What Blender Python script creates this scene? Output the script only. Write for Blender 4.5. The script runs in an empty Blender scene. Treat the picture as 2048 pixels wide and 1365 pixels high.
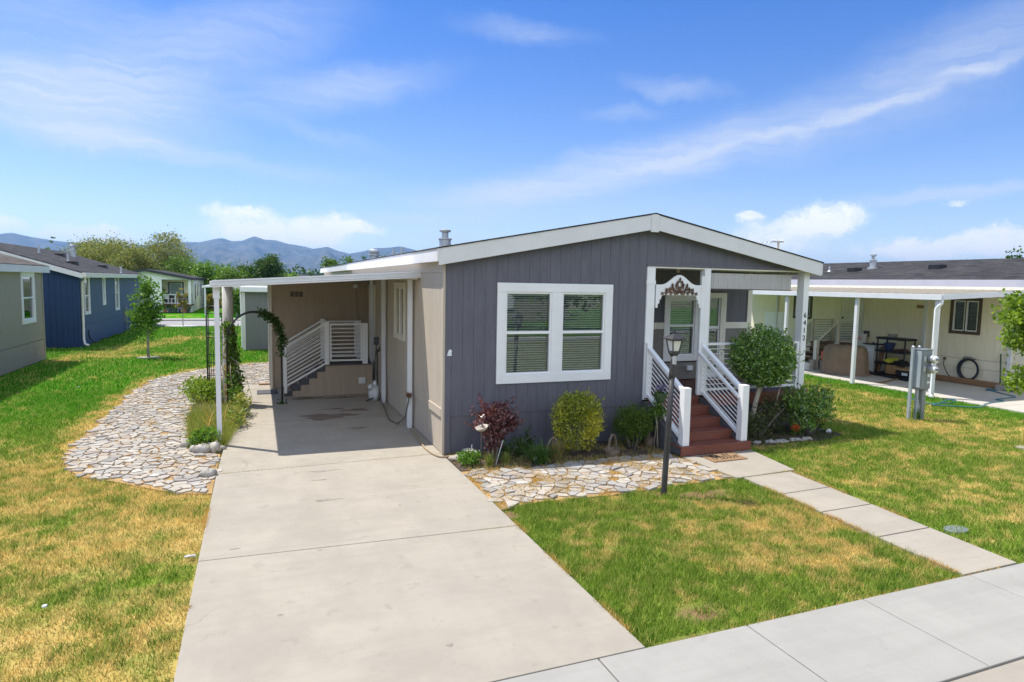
import bpy, bmesh, math, random
import numpy as np
from mathutils import Vector, Matrix, Euler
R = math.radians
SC = bpy.context.scene
COL = SC.collection
rng = np.random.default_rng(7)
random.seed(7)

# ------------------------------------------------------------------ camera frame (metres; x along the house front, y away from the street)
FPX = 1279.5
YAW, PIT, ROL = R(21.67), R(5.124), R(1.054)
CAM = Vector((-2.93, -10.43, 2.95))
_f = Vector((math.sin(YAW)*math.cos(PIT), math.cos(YAW)*math.cos(PIT), -math.sin(PIT)))
_r = Vector((math.cos(YAW), -math.sin(YAW), 0)); _u = _r.cross(_f)
_r, _u = math.cos(ROL)*_r+math.sin(ROL)*_u, -math.sin(ROL)*_r+math.cos(ROL)*_u
def ray(x, y): return ((x-1024)/FPX)*_r-((y-682.5)/FPX)*_u+_f
def at_y(x, y, Y):
    d = ray(x, y); return CAM+d*((Y-CAM.y)/d.y)
def on_ground(x, y, z=0.0):
    d = ray(x, y); return CAM+d*((z-CAM.z)/d.z)
cd = bpy.data.cameras.new('camera'); cam = bpy.data.objects.new('camera', cd); COL.objects.link(cam)
cd.sensor_width = 36; cd.lens = FPX/2048*36; cd.clip_end = 40000; cd.clip_start = .05
cam.matrix_world = Matrix(((_r.x, _u.x, -_f.x, CAM.x), (_r.y, _u.y, -_f.y, CAM.y), (_r.z, _u.z, -_f.z, CAM.z), (0, 0, 0, 1)))
SC.camera = cam

# ------------------------------------------------------------------ mesh builder
WLOC = {}
class MB:
    def __init__(s, M=None): s.v = []; s.f = []; s.M = M
    def _add(s, vs, fs):
        n = len(s.v)
        for p in vs:
            p = Vector(p); s.v.append(s.M @ p if s.M is not None else p)
        s.f += [tuple(n+i for i in f) for f in fs]
        return s
    def box(s, x0, x1, y0, y1, z0, z1):
        return s._add([(x, y, z) for z in (z0, z1) for y in (y0, y1) for x in (x0, x1)],
                      [(0, 2, 3, 1), (4, 5, 7, 6), (0, 1, 5, 4), (2, 6, 7, 3), (0, 4, 6, 2), (1, 3, 7, 5)])
    def hexa(s, p): return s._add(p, [(0, 3, 2, 1), (4, 5, 6, 7), (0, 1, 5, 4), (1, 2, 6, 5), (2, 3, 7, 6), (3, 0, 4, 7)])
    def bar(s, p, q, w, h, up=(0, 0, 1)):
        p, q = Vector(p), Vector(q); d = (q-p).normalized(); up = Vector(up)
        a = d.cross(up)
        if a.length < 1e-4: a = d.cross(Vector((1, 0, 0)))
        a.normalize(); b = a.cross(d).normalized(); a = a*w/2; b = b*h/2
        return s.hexa([p-a-b, p+a-b, p+a+b, p-a+b, q-a-b, q+a-b, q+a+b, q-a+b])
    def tube(s, pts, r, n=6, cap=True):
        pts = [Vector(p) for p in pts]; m = len(pts); rs = r if isinstance(r, (list, tuple)) else [r]*m
        vs = []; fs = []; prev = None
        for i, p in enumerate(pts):
            d = (pts[min(i+1, m-1)]-pts[max(i-1, 0)]); d = d.normalized() if d.length > 1e-9 else Vector((0, 0, 1))
            a = prev-d*prev.dot(d) if prev is not None else d.orthogonal()
            if a.length < 1e-5: a = d.orthogonal()
            a.normalize(); prev = a; b = d.cross(a)
            for k in range(n):
                t = 2*math.pi*k/n; vs.append(p+(a*math.cos(t)+b*math.sin(t))*rs[i])
        for i in range(m-1):
            for k in range(n):
                k2 = (k+1) % n; fs.append((i*n+k, i*n+k2, (i+1)*n+k2, (i+1)*n+k))
        if cap: fs += [tuple(range(n))[::-1], tuple((m-1)*n+k for k in range(n))]
        return s._add(vs, fs)
    def lathe(s, prof, c=(0, 0, 0), n=12, sq=False):
        vs = []; fs = []; m = len(prof); c = Vector(c); ph = math.pi/n if sq else 0
        for r, z in prof:
            for k in range(n):
                t = 2*math.pi*k/n+ph; vs.append(c+Vector((r*math.cos(t), r*math.sin(t), z)))
        for i in range(m-1):
            for k in range(n):
                k2 = (k+1) % n; fs.append((i*n+k, i*n+k2, (i+1)*n+k2, (i+1)*n+k))
        fs += [tuple(range(n))[::-1], tuple((m-1)*n+k for k in range(n))]
        return s._add(vs, fs)
    def prism(s, poly, axis, d0, d1):
        n = len(poly)
        def P(a, b, d): return {'x': (d, a, b), 'y': (a, d, b), 'z': (a, b, d)}[axis]
        vs = [P(a, b, d0) for a, b in poly]+[P(a, b, d1) for a, b in poly]
        fs = [tuple(range(n))[::-1], tuple(range(n, 2*n))]+[(i, (i+1) % n, n+(i+1) % n, n+i) for i in range(n)]
        return s._add(vs, fs)
    def quad(s, a, b, c, d): return s._add([a, b, c, d], [(0, 1, 2, 3)])
    def blob(s, c, rx, ry, rz, seed=0, amp=.15, seg=10, rings=7):
        rr = random.Random(seed); vs = []; fs = []
        ph = [rr.uniform(0, 6.28) for _ in range(6)]
        for i in range(rings+1):
            th = math.pi*i/rings
            for k in range(seg):
                t = 2*math.pi*k/seg
                q = 1+amp*(math.sin(3*t+ph[0])*math.sin(2*th+ph[1])+.6*math.sin(5*t+ph[2]+3*th)+.5*math.cos(2*t+ph[3]))
                vs.append((c[0]+rx*q*math.sin(th)*math.cos(t), c[1]+ry*q*math.sin(th)*math.sin(t), c[2]+rz*q*math.cos(th)))
        for i in range(rings):
            for k in range(seg):
                k2 = (k+1) % seg; fs.append((i*seg+k, (i+1)*seg+k, (i+1)*seg+k2, i*seg+k2))
        return s._add(vs, fs)
    def build(s, name, m, parent=None, bevel=0, smooth=False, label=None, recalc=True):
        me = bpy.data.meshes.new(name); me.from_pydata([tuple(p) for p in s.v], [], s.f)
        if recalc:
            bm = bmesh.new(); bm.from_mesh(me); bmesh.ops.recalc_face_normals(bm, faces=bm.faces); bm.to_mesh(me); bm.free()
        if smooth:
            me.polygons.foreach_set('use_smooth', [True]*len(me.polygons))
        return link(name, me, m, parent, bevel, label)

def link(name, me, m, parent=None, bevel=0, label=None):
    o = bpy.data.objects.new(name, me); COL.objects.link(o)
    if m is not None: me.materials.append(m)
    if parent is not None:
        o.parent = parent; o.matrix_parent_inverse = Matrix.Translation(-world_loc(parent))
    if bevel:
        b = o.modifiers.new('bevel', 'BEVEL'); b.width = bevel; b.segments = 2; b.limit_method = 'ANGLE'; b.angle_limit = R(40)
    if label: o['label'] = label
    return o
def world_loc(o):
    return Vector(WLOC.get(o.name, (0, 0, 0)))
def tag(o, label=None, cat=None, group=None, kind=None):
    if label: o['label'] = label
    if cat: o['category'] = cat
    if group: o['group'] = group
    if kind: o['kind'] = kind
    return o
def thing(name, label, cat, loc, group=None):
    o = bpy.data.objects.new(name, None); COL.objects.link(o); o.location = loc; WLOC[o.name] = tuple(loc)
    o.empty_display_size = .2
    return tag(o, label, cat, group)
def struct(o): o['kind'] = 'structure'; return o
def copy_thing(root, loc, label=None, rotz=0, scale=1):
    r = root.copy(); COL.objects.link(r); r.location = loc; r.rotation_euler = (0, 0, rotz); r.scale = (scale,)*3
    if label: r['label'] = label
    for ch in list(root.children):
        c = ch.copy(); COL.objects.link(c); c.parent = r
        for g in list(ch.children):
            d = g.copy(); COL.objects.link(d); d.parent = c
    return r
def np_mesh(name, V, F, m, parent=None, smooth=False, attr=None):
    """V Nx3, F Mx(3|4) arrays"""
    me = bpy.data.meshes.new(name); n = len(V); k = F.shape[1]; mf = len(F)
    me.vertices.add(n); me.vertices.foreach_set('co', np.ascontiguousarray(V, dtype=np.float32).ravel())
    me.loops.add(mf*k); me.loops.foreach_set('vertex_index', np.ascontiguousarray(F, dtype=np.int32).ravel())
    me.polygons.add(mf); me.polygons.foreach_set('loop_start', np.arange(0, mf*k, k, dtype=np.int32))
    me.polygons.foreach_set('loop_total', np.full(mf, k, dtype=np.int32))
    if smooth: me.polygons.foreach_set('use_smooth', np.ones(mf, dtype=bool))
    me.update(calc_edges=True)
    if attr is not None:
        for an, av in attr.items():
            a = me.attributes.new(an, 'FLOAT', 'POINT'); a.data.foreach_set('value', np.ascontiguousarray(av, dtype=np.float32))
    return link(name, me, m, parent)

# ------------------------------------------------------------------ materials
def s2l(c): return tuple(((x/255)/12.92 if x/255 <= .04045 else ((x/255+.055)/1.055)**2.4) for x in c)
def new_mat(name):
    m = bpy.data.materials.new(name); m.use_nodes = True; nt = m.node_tree; nt.nodes.clear()
    out = nt.nodes.new('ShaderNodeOutputMaterial'); return m, nt, out
def N(nt, t, **k):
    n = nt.nodes.new(t)
    for a, b in k.items():
        if a.startswith('i_'):
            key = a[2:]; key = int(key) if key.isdigit() else key.replace('_', ' ')
            n.inputs[key].default_value = b
        else: setattr(n, a, b)
    return n
def mix_rgb(nt, fac, a, b, mode='MIX'):
    n = nt.nodes.new('ShaderNodeMix'); n.data_type = 'RGBA'; n.blend_type = mode
    for sock, val in ((n.inputs[0], fac), (n.inputs[6], a), (n.inputs[7], b)):
        if hasattr(val, 'is_output'): nt.links.new(val, sock)
        elif isinstance(val, (int, float)): sock.default_value = val
        else: sock.default_value = (*val, 1) if len(val) == 3 else val
    return n.outputs[2]
def noise(nt, vec, scale, detail=4, rough=.55, dist=0):
    n = N(nt, 'ShaderNodeTexNoise', i_Scale=scale, i_Detail=detail, i_Roughness=rough, i_Distortion=dist)
    if vec is not None: nt.links.new(vec, n.inputs['Vector'])
    return n.outputs['Fac']
def ramp(nt, fac, stops, interp='LINEAR'):
    n = nt.nodes.new('ShaderNodeValToRGB'); n.color_ramp.interpolation = interp; e = n.color_ramp.elements
    while len(e) > 1: e.remove(e[-1])
    for i, (p, c) in enumerate(stops):
        el = e[0] if i == 0 else e.new(p)
        el.position = p; el.color = (c, c, c, 1) if isinstance(c, (int, float)) else (*c, 1)
    nt.links.new(fac, n.inputs[0]); return n.outputs[0]
def objco(nt, scale=None):
    tc = nt.nodes.new('ShaderNodeTexCoord').outputs['Object']
    if scale:
        mp = N(nt, 'ShaderNodeMapping', i_Scale=scale); nt.links.new(tc, mp.inputs['Vector']); return mp.outputs['Vector']
    return tc
def pm(name, col, rough=.6, var=.12, scale=3, bump=.15, bscale=80, metal=0, spec=.4, dirt=None, dscale=1.2, dlo=.5, dhi=.75, stretch=None, bdist=.01):
    m, nt, out = new_mat(name)
    p = N(nt, 'ShaderNodeBsdfPrincipled', i_Roughness=rough, i_Metallic=metal); p.inputs['Specular IOR Level'].default_value = spec
    co = objco(nt, stretch)
    n1 = noise(nt, co, scale, 5, .6)
    c = mix_rgb(nt, ramp(nt, n1, [(.3, 0), (.7, 1)]), [x*(1-var) for x in col], [min(1, x*(1+var)) for x in col])
    if dirt is not None:
        n2 = noise(nt, co, dscale, 6, .65); c = mix_rgb(nt, ramp(nt, n2, [(dlo, 0), (dhi, 1)]), c, dirt)
    nt.links.new(c, p.inputs['Base Color'])
    if bump:
        b = N(nt, 'ShaderNodeBump', i_Strength=bump, i_Distance=bdist); nt.links.new(noise(nt, co, bscale, 4, .6), b.inputs['Height']); nt.links.new(b.outputs[0], p.inputs['Normal'])
    nt.links.new(p.outputs[0], out.inputs[0]); return m
def leaf_mat(name, cols, trans=.35, rough=.45, spec=.4, patch=0, pcol=None):
    m, nt, out = new_mat(name)
    g = nt.nodes.new('ShaderNodeNewGeometry')
    stops = [(i/(len(cols)-1), c) for i, c in enumerate(cols)]
    c = ramp(nt, g.outputs['Random Per Island'], stops)
    if patch:
        c = mix_rgb(nt, ramp(nt, noise(nt, objco(nt), patch, 3), [(.48, 0), (.62, 1)]), c, pcol)
    p = N(nt, 'ShaderNodeBsdfPrincipled', i_Roughness=rough); p.inputs['Specular IOR Level'].default_value = spec
    nt.links.new(c, p.inputs['Base Color'])
    t = nt.nodes.new('ShaderNodeBsdfTranslucent'); nt.links.new(mix_rgb(nt, 1.0, c, (1.35, 1.25, .7), 'MULTIPLY'), t.inputs[0])
    mx = N(nt, 'ShaderNodeMixShader', i_0=trans); nt.links.new(p.outputs[0], mx.inputs[1]); nt.links.new(t.outputs[0], mx.inputs[2])
    nt.links.new(mx.outputs[0], out.inputs[0]); return m
def glass_mat(name, tint=(.9, .95, .93), refl=.25):
    m, nt, out = new_mat(name)
    t = nt.nodes.new('ShaderNodeBsdfTransparent'); t.inputs[0].default_value = (*tint, 1)
    g = N(nt, 'ShaderNodeBsdfGlossy', i_Roughness=.015); g.inputs[0].default_value = (.95, .97, 1, 1)
    lw = N(nt, 'ShaderNodeFresnel', i_IOR=1.45)
    mth = N(nt, 'ShaderNodeMath', operation='MULTIPLY_ADD'); nt.links.new(lw.outputs[0], mth.inputs[0]); mth.inputs[1].default_value = 1.0; mth.inputs[2].default_value = refl
    # slight waviness of the pane
    b = N(nt, 'ShaderNodeBump', i_Strength=.03, i_Distance=.02); nt.links.new(noise(nt, objco(nt), 2.5, 2), b.inputs['Height']); nt.links.new(b.outputs[0], g.inputs['Normal'])
    mx = nt.nodes.new('ShaderNodeMixShader'); nt.links.new(mth.outputs[0], mx.inputs[0]); nt.links.new(t.outputs[0], mx.inputs[1]); nt.links.new(g.outputs[0], mx.inputs[2])
    nt.links.new(mx.outputs[0], out.inputs[0]); return m

M = {}
M['charcoal'] = pm('charcoal_siding', (.117, .115, .139), .6, .13, 2.6, .3, 60, dirt=(.14, .137, .157), dscale=.7, stretch=(6, 6, .8))
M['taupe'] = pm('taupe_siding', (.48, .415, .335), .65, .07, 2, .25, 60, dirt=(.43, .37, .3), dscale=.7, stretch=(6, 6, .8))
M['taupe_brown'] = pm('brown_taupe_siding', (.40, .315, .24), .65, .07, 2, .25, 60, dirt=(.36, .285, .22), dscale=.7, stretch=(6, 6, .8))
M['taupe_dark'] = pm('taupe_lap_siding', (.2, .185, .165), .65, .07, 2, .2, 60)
M['fascia'] = pm('fascia_paint', (.7, .69, .69), .6, .05, 2, .2, 50, dirt=(.6, .58, .56), dscale=1.1, dlo=.55, dhi=.8)
M['white'] = pm('white_paint', (.78, .78, .78), .45, .04, 3, .08, 40)
M['vinyl'] = pm('white_vinyl', (.8, .8, .8), .35, .03, 3, .03, 20)
M['cream'] = pm('cream_trim', (.72, .69, .6), .5, .05, 3, .08, 40)
M['alu'] = pm('white_aluminium', (.68, .69, .71), .4, .05, 2, .05, 30, dirt=(.55, .53, .5), dlo=.6, dhi=.85)
M['shingle_dark'] = None
M['redwood'] = pm('red_deck_boards', (.2, .066, .042), .55, .18, 3, .3, 30, stretch=(1, 9, 9), dirt=(.15, .058, .042))
M['deck'] = pm('brown_deck_boards', (.12, .05, .035), .6, .2, 3, .3, 30, stretch=(9, 1, 9))
M['skirt_dark'] = pm('dark_skirting', (.085, .083, .092), .7, .1, 2, .2, 60)
M['black'] = pm('black_metal', (.025, .025, .027), .45, .2, 5, .1, 60)
M['lampblack'] = pm('bronze_black_metal', (.045, .042, .042), .45, .25, 4, .1, 50)
M['rust'] = pm('rusty_metal', (.14, .07, .035), .7, .4, 9, .3, 60, dirt=(.05, .03, .02))
M['galv'] = pm('galvanised_steel', (.5, .51, .52), .45, .08, 5, .05, 40, metal=.5)
M['utility'] = pm('grey_utility_enamel', (.2, .225, .235), .45, .08, 4, .05, 50, dirt=(.17, .18, .18))  # darkened to paint in the shade on the meter cabinet front
M['rib_shade_tan'] = pm('roof_rib_shade_tan', (.42, .37, .29), .5, .08, 3, .05, 40)  # shading of the white roof ribs, put into their colour
M['fascia_grey'] = pm('blue_grey_fascia', (.42, .42, .48), .6, .05, 2, .1, 40)
M['utility_pale_lit'] = pm('pale_lit_grey_enamel', (.32, .37, .40), .4, .08, 4, .05, 50)  # pale posts; also paints the sunlit side of the meter cabinet
M['glass'] = glass_mat('window_glass', (.93, .97, .96), .09)
M['glass_dim'] = glass_mat('shaded_window_glass', (.6, .66, .63), .06)
M['lampglass'] = pm('frosted_lamp_glass', (.7, .68, .62), .3, .05, 5, 0)
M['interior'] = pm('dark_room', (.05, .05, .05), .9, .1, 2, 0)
M['blind'] = pm('white_blind', (.8, .8, .78), .5, .03, 3, 0)
M['dark_slot'] = pm('vent_shadow_brown', (.13, .11, .09), .8, .1, 3, 0)
M['wood_old'] = pm('weathered_wood', (.5, .475, .43), .8, .25, 3, .6, 25, stretch=(9, 9, .5), dirt=(.4, .36, .3), dlo=.5, dhi=.7)
M['board'] = pm('timber_board', (.27, .15, .075), .75, .2, 3, .3, 30, stretch=(1, 1, 8))
M['bark'] = pm('grey_bark', (.26, .23, .2), .85, .25, 8, .6, 40, stretch=(1, 1, .3))
M['bark_pale'] = pm('pale_bark', (.42, .37, .3), .85, .25, 6, .5, 40, stretch=(1, 1, .3))
M['hose_dark'] = pm('dark_rubber_hose', (.03, .04, .05), .5, .2, 6, 0)
M['hose_tan'] = pm('tan_rubber_hose', (.33, .24, .15), .6, .15, 6, 0)
M['hose_blue'] = pm('teal_hose', (.03, .15, .2), .5, .2, 6, 0)
M['hose_grey'] = pm('grey_green_hose', (.12, .12, .1), .55, .3, 6, 0)
M['plastic_white'] = pm('white_plastic', (.72, .72, .7), .4, .05, 3, .03, 20)
M['plastic_black'] = pm('black_plastic', (.02, .02, .022), .5, .2, 4, .05, 30)
M['plastic_red'] = pm('red_plastic', (.75, .09, .05), .45, .1, 4, 0)
M['plastic_blue'] = pm('navy_plastic', (.02, .04, .12), .45, .15, 4, 0)
M['cardboard'] = pm('cardboard', (.36, .23, .11), .8, .12, 4, .1, 40)
M['canvas'] = pm('tan_canvas', (.24, .17, .115), .85, .12, 2.5, .5, 18, bdist=.02)
M['coir'] = pm('coir_mat', (.27, .165, .085), .95, .25, 30, .8, 200)
M['ink'] = pm('dark_lettering', (.02, .018, .015), .7, .1, 4, 0)
M['wicker'] = pm('grey_wicker', (.22, .17, .125), .85, .3, 25, .8, 90)
M['shade'] = pm('grey_roller_shade', (.45, .44, .43), .75, .1, 3, .2, 40, stretch=(12, 1, .4))
M['cloth_white'] = pm('white_sack', (.6, .6, .6), .7, .12, 6, .5, 25)
M['yellow'] = pm('yellow_cloth', (.62, .6, .06), .7, .2, 8, .3, 30)
M['beige_wall'] = pm('beige_siding', (.335, .3, .235), .7, .06, 2, .25, 60, stretch=(6, 6, .8))
M['blue_wall'] = pm('slate_blue_siding', (.075, .115, .19), .7, .08, 2, .25, 60, stretch=(6, 6, .8))
M['navy_wall'] = pm('navy_siding', (.012, .04, .115), .65, .1, 2, .25, 60, stretch=(6, 6, .8))
M['ivory_wall'] = pm('ivory_siding', (.84, .765, .60), .7, .05, 2, .2, 60, stretch=(6, 6, .8))
M['grey_wall'] = pm('grey_shed_siding', (.17, .175, .175), .7, .06, 2, .25, 60, stretch=(6, 6, .8))
M['white_wall'] = pm('white_siding', (.8, .8, .78), .65, .05, 2, .15, 40)
M['brown_trim'] = pm('brown_trim', (.09, .065, .05), .6, .1, 3, .05, 30)
M['dark_fascia'] = pm('dark_slate_fascia', (.035, .035, .045), .6, .1, 3, .05, 30)
M['stone'] = pm('grey_rock', (.4, .37, .33), .85, .25, 7, .6, 25, dirt=(.3, .25, .19))
M['planter'] = pm('green_planter', (.06, .1, .05), .5, .2, 5, .1, 30)
M['terracotta'] = pm('terracotta', (.35, .13, .07), .7, .2, 5, .1, 30)
M['meter_face'] = pm('meter_face', (.7, .72, .72), .25, .1, 12, 0)
M['sticker'] = pm('paper_sticker', (.7, .72, .74), .5, .1, 12, 0)

def shingle(name, c0, c1):
    m, nt, out = new_mat(name)
    p = N(nt, 'ShaderNodeBsdfPrincipled', i_Roughness=.9); p.inputs['Specular IOR Level'].default_value = .2
    co = objco(nt)
    mp = N(nt, 'ShaderNodeMapping', i_Scale=(1, 1, 1), i_Rotation=(0, 0, R(90))); nt.links.new(co, mp.inputs['Vector'])
    br = N(nt, 'ShaderNodeTexBrick', i_Scale=1.0); br.offset = .37; br.inputs['Brick Width'].default_value = .32; br.inputs['Row Height'].default_value = .14; br.inputs['Mortar Size'].default_value = .006
    br.inputs['Color1'].default_value = (*c0, 1); br.inputs['Color2'].default_value = (*c1, 1); br.inputs['Mortar'].default_value = (*[x*.55 for x in c0], 1)
    nt.links.new(mp.outputs[0], br.inputs['Vector'])
    c = mix_rgb(nt, ramp(nt, noise(nt, co, 60, 3), [(.35, 0), (.65, 1)]), br.outputs['Color'], mix_rgb(nt, 1.0, br.outputs['Color'], (1.45, 1.42, 1.4), 'MULTIPLY'))
    c = mix_rgb(nt, ramp(nt, noise(nt, co, .6, 4), [(.45, 0), (.7, .5)]), c, [x*1.15 for x in c1])
    m3 = N(nt, 'ShaderNodeMapping', i_Scale=(7, .9, 1)); nt.links.new(co, m3.inputs[0])
    c = mix_rgb(nt, 1.0, c, ramp(nt, noise(nt, m3.outputs[0], 1.0, 6, .7), [(.3, .6), (.7, 1.7)]), 'MULTIPLY')
    nt.links.new(c, p.inputs['Base Color'])
    b = N(nt, 'ShaderNodeBump', i_Strength=.6, i_Distance=.012); nt.links.new(br.outputs['Fac'], b.inputs['Height']); b.invert = True; nt.links.new(b.outputs[0], p.inputs['Normal'])
    nt.links.new(p.outputs[0], out.inputs[0]); return m
M['shingle_dark'] = shingle('charcoal_shingles', (.022, .021, .021), (.045, .043, .042))
M['shingle_brown'] = shingle('brown_shingles', (.05, .043, .037), (.09, .077, .062))

def concrete(name, base, warm, crack=.5, mott=1.0):
    m, nt, out = new_mat(name)
    p = N(nt, 'ShaderNodeBsdfPrincipled', i_Roughness=.85); p.inputs['Specular IOR Level'].default_value = .25
    co = objco(nt); k = lambda f, c=base: [x*f for x in c]
    c = mix_rgb(nt, ramp(nt, noise(nt, co, .45, 5, .6), [(.32, 0), (.68, 1)]), base, warm)
    c = mix_rgb(nt, ramp(nt, noise(nt, co, 1.1, 8, .68, .15), [(.43, 0), (.62, .7*mott)]), c, k(.80))          # blotches
    c = mix_rgb(nt, ramp(nt, noise(nt, co, 3.6, 8, .72, .2), [(.575, 0), (.66, .5*mott)]), c, k(.62))           # small stains
    c = mix_rgb(nt, ramp(nt, noise(nt, co, .9, 4, .6, .4), [(.58, 0), (.8, .5*mott)]), c, [min(1, x*1.16) for x in warm])   # pale worn areas
    c = mix_rgb(nt, ramp(nt, noise(nt, co, 170, 3), [(.3, 0), (.7, .4)]), c, k(.68))                    # grain
    for sc, am in (((.35, 4.5, 1), .75), ((5.0, .25, 1), .4)):                                          # broom and wheel streaks
        mp = N(nt, 'ShaderNodeMapping', i_Scale=sc); nt.links.new(co, mp.inputs[0])
        c = mix_rgb(nt, ramp(nt, noise(nt, mp.outputs[0], 1.0, 6, .65), [(.48, 0), (.72, am)]), c, k(.78, warm))
    vo = N(nt, 'ShaderNodeTexVoronoi', feature='DISTANCE_TO_EDGE', i_Scale=.42); wv = N(nt, 'ShaderNodeVectorMath', operation='MULTIPLY_ADD')
    nz_ = N(nt, 'ShaderNodeTexNoise', i_Scale=2.4, i_Detail=6); nt.links.new(co, nz_.inputs[0]); nt.links.new(nz_.outputs['Color'], wv.inputs[0]); wv.inputs[1].default_value = (.5, .5, 0); nt.links.new(co, wv.inputs[2]); nt.links.new(wv.outputs[0], vo.inputs['Vector'])
    mm = N(nt, 'ShaderNodeMath', operation='MULTIPLY'); nt.links.new(ramp(nt, vo.outputs['Distance'], [(0, 1), (.0045, 0)]), mm.inputs[0]); nt.links.new(ramp(nt, noise(nt, co, .35, 2), [(.52, 0), (.6, crack)]), mm.inputs[1])
    c = mix_rgb(nt, mm.outputs[0], c, k(.42))                                                          # a few hairline cracks
    nt.links.new(c, p.inputs['Base Color'])
    b = N(nt, 'ShaderNodeBump', i_Strength=.15, i_Distance=.004); nt.links.new(noise(nt, co, 220, 4), b.inputs['Height']); nt.links.new(b.outputs[0], p.inputs['Normal'])
    nt.links.new(p.outputs[0], out.inputs[0]); return m
M['concrete'] = concrete('driveway_concrete', (.375, .337, .277), (.4, .353, .285))
M['concrete_grey'] = concrete('sidewalk_concrete', (.352, .338, .306), (.37, .353, .313), .05, .6)
M['concrete_pale'] = concrete('pale_pad_concrete', (.5, .47, .42), (.53, .49, .43), .1, .5)
M['asphalt'] = pm('asphalt', (.1, .1, .1), .9, .15, 3, .3, 150)
M['road_far'] = pm('pale_road_asphalt', (.3, .29, .28), .9, .1, 1, .1, 50)
M['concrete_stain'] = pm('oily_concrete_stain', (.19, .14, .105), .85, .2, 4, .1, 150)

# ------------------------------------------------------------------ sky, sun
FILL_GLOW = (8.2, 8.9, 10.2)   # added fill glow in the unseen sky behind the camera
SUNV = Vector((-.37, .31, 1)).normalized()
EL = math.asin(SUNV.z); AZ = math.atan2(SUNV.x, SUNV.y)
W = bpy.data.worlds.new('World'); SC.world = W; W.use_nodes = True
wt = W.node_tree; wt.nodes.clear()
wo = wt.nodes.new('ShaderNodeOutputWorld'); bg = N(wt, 'ShaderNodeBackground', i_Strength=.15)
sky = wt.nodes.new('ShaderNodeTexSky'); sky.sky_type = 'NISHITA'; sky.sun_disc = False
sky.sun_elevation = EL; sky.sun_rotation = AZ; sky.altitude = 1300; sky.air_density = 1.0; sky.dust_density = .4; sky.ozone_density = 3.0
gen = wt.nodes.new('ShaderNodeTexCoord').outputs['Generated']
sep = wt.nodes.new('ShaderNodeSeparateXYZ'); wt.links.new(gen, sep.inputs[0])
def wm(op, a, b=None, c=None):
    n = N(wt, 'ShaderNodeMath', operation=op)
    for i, v in enumerate((a, b, c)):
        if v is None: continue
        if hasattr(v, 'is_output'): wt.links.new(v, n.inputs[i])
        else: n.inputs[i].default_value = v
    return n.outputs[0]
az = wm('MULTIPLY', wm('ARCTAN2', sep.outputs[0], sep.outputs[1]), 57.2958)
el = wm('MULTIPLY', wm('ARCSINE', sep.outputs[2]), 57.2958)
ae = wt.nodes.new('ShaderNodeCombineXYZ'); wt.links.new(az, ae.inputs[0]); wt.links.new(el, ae.inputs[1])
def warp(vec, scale, amt, seed=0):
    n = N(wt, 'ShaderNodeTexNoise', i_Scale=scale, i_Detail=4, i_Roughness=.6)
    mp = N(wt, 'ShaderNodeMapping', i_Location=(seed, seed*2, seed)); wt.links.new(vec, mp.inputs[0]); wt.links.new(mp.outputs[0], n.inputs[0])
    s1 = N(wt, 'ShaderNodeVectorMath', operation='SUBTRACT'); wt.links.new(n.outputs['Color'], s1.inputs[0]); s1.inputs[1].default_value = (.5, .5, .5)
    s2 = N(wt, 'ShaderNodeVectorMath', operation='MULTIPLY_ADD'); wt.links.new(s1.outputs[0], s2.inputs[0]); s2.inputs[1].default_value = amt; wt.links.new(vec, s2.inputs[2])
    return s2.outputs[0]
wc = warp(ae.outputs[0], .13, (5, 3.2, 0)); wc = warp(wc, .6, (1.6, .7, 0), 3)
wq = warp(ae.outputs[0], .55, (2.6, 1.3, 0), 5); wq = warp(wq, 1.8, (1.2, .9, 0), 9); wq = warp(wq, 5.0, (.4, .3, 0), 11)
def cloud(vec, caz, cel, ang, lx, ly, hard):
    mp = N(wt, 'ShaderNodeMapping', vector_type='TEXTURE', i_Location=(caz, cel, 0), i_Rotation=(0, 0, R(ang)), i_Scale=(lx, ly, 1)); wt.links.new(vec, mp.inputs[0])
    ln = N(wt, 'ShaderNodeVectorMath', operation='LENGTH'); wt.links.new(mp.outputs[0], ln.inputs[0])
    mr = N(wt, 'ShaderNodeMapRange', interpolation_type='SMOOTHSTEP'); wt.links.new(ln.outputs['Value'], mr.inputs[0])
    mr.inputs[1].default_value = 1.0; mr.inputs[2].default_value = hard; mr.inputs[3].default_value = 0; mr.inputs[4].default_value = 1
    return mr.outputs[0]
def mapr(v, a, b, lo=0, hi=1):
    n = N(wt, 'ShaderNodeMapRange', interpolation_type='SMOOTHSTEP'); wt.links.new(v, n.inputs[0])
    for i, q in enumerate((a, b, lo, hi)): n.inputs[i+1].default_value = q
    return n.outputs[0]
def add_all(lst):
    r = None
    for v, w in lst:
        t = wm('MULTIPLY', v, w); r = t if r is None else wm('ADD', r, t)
    return r
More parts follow.
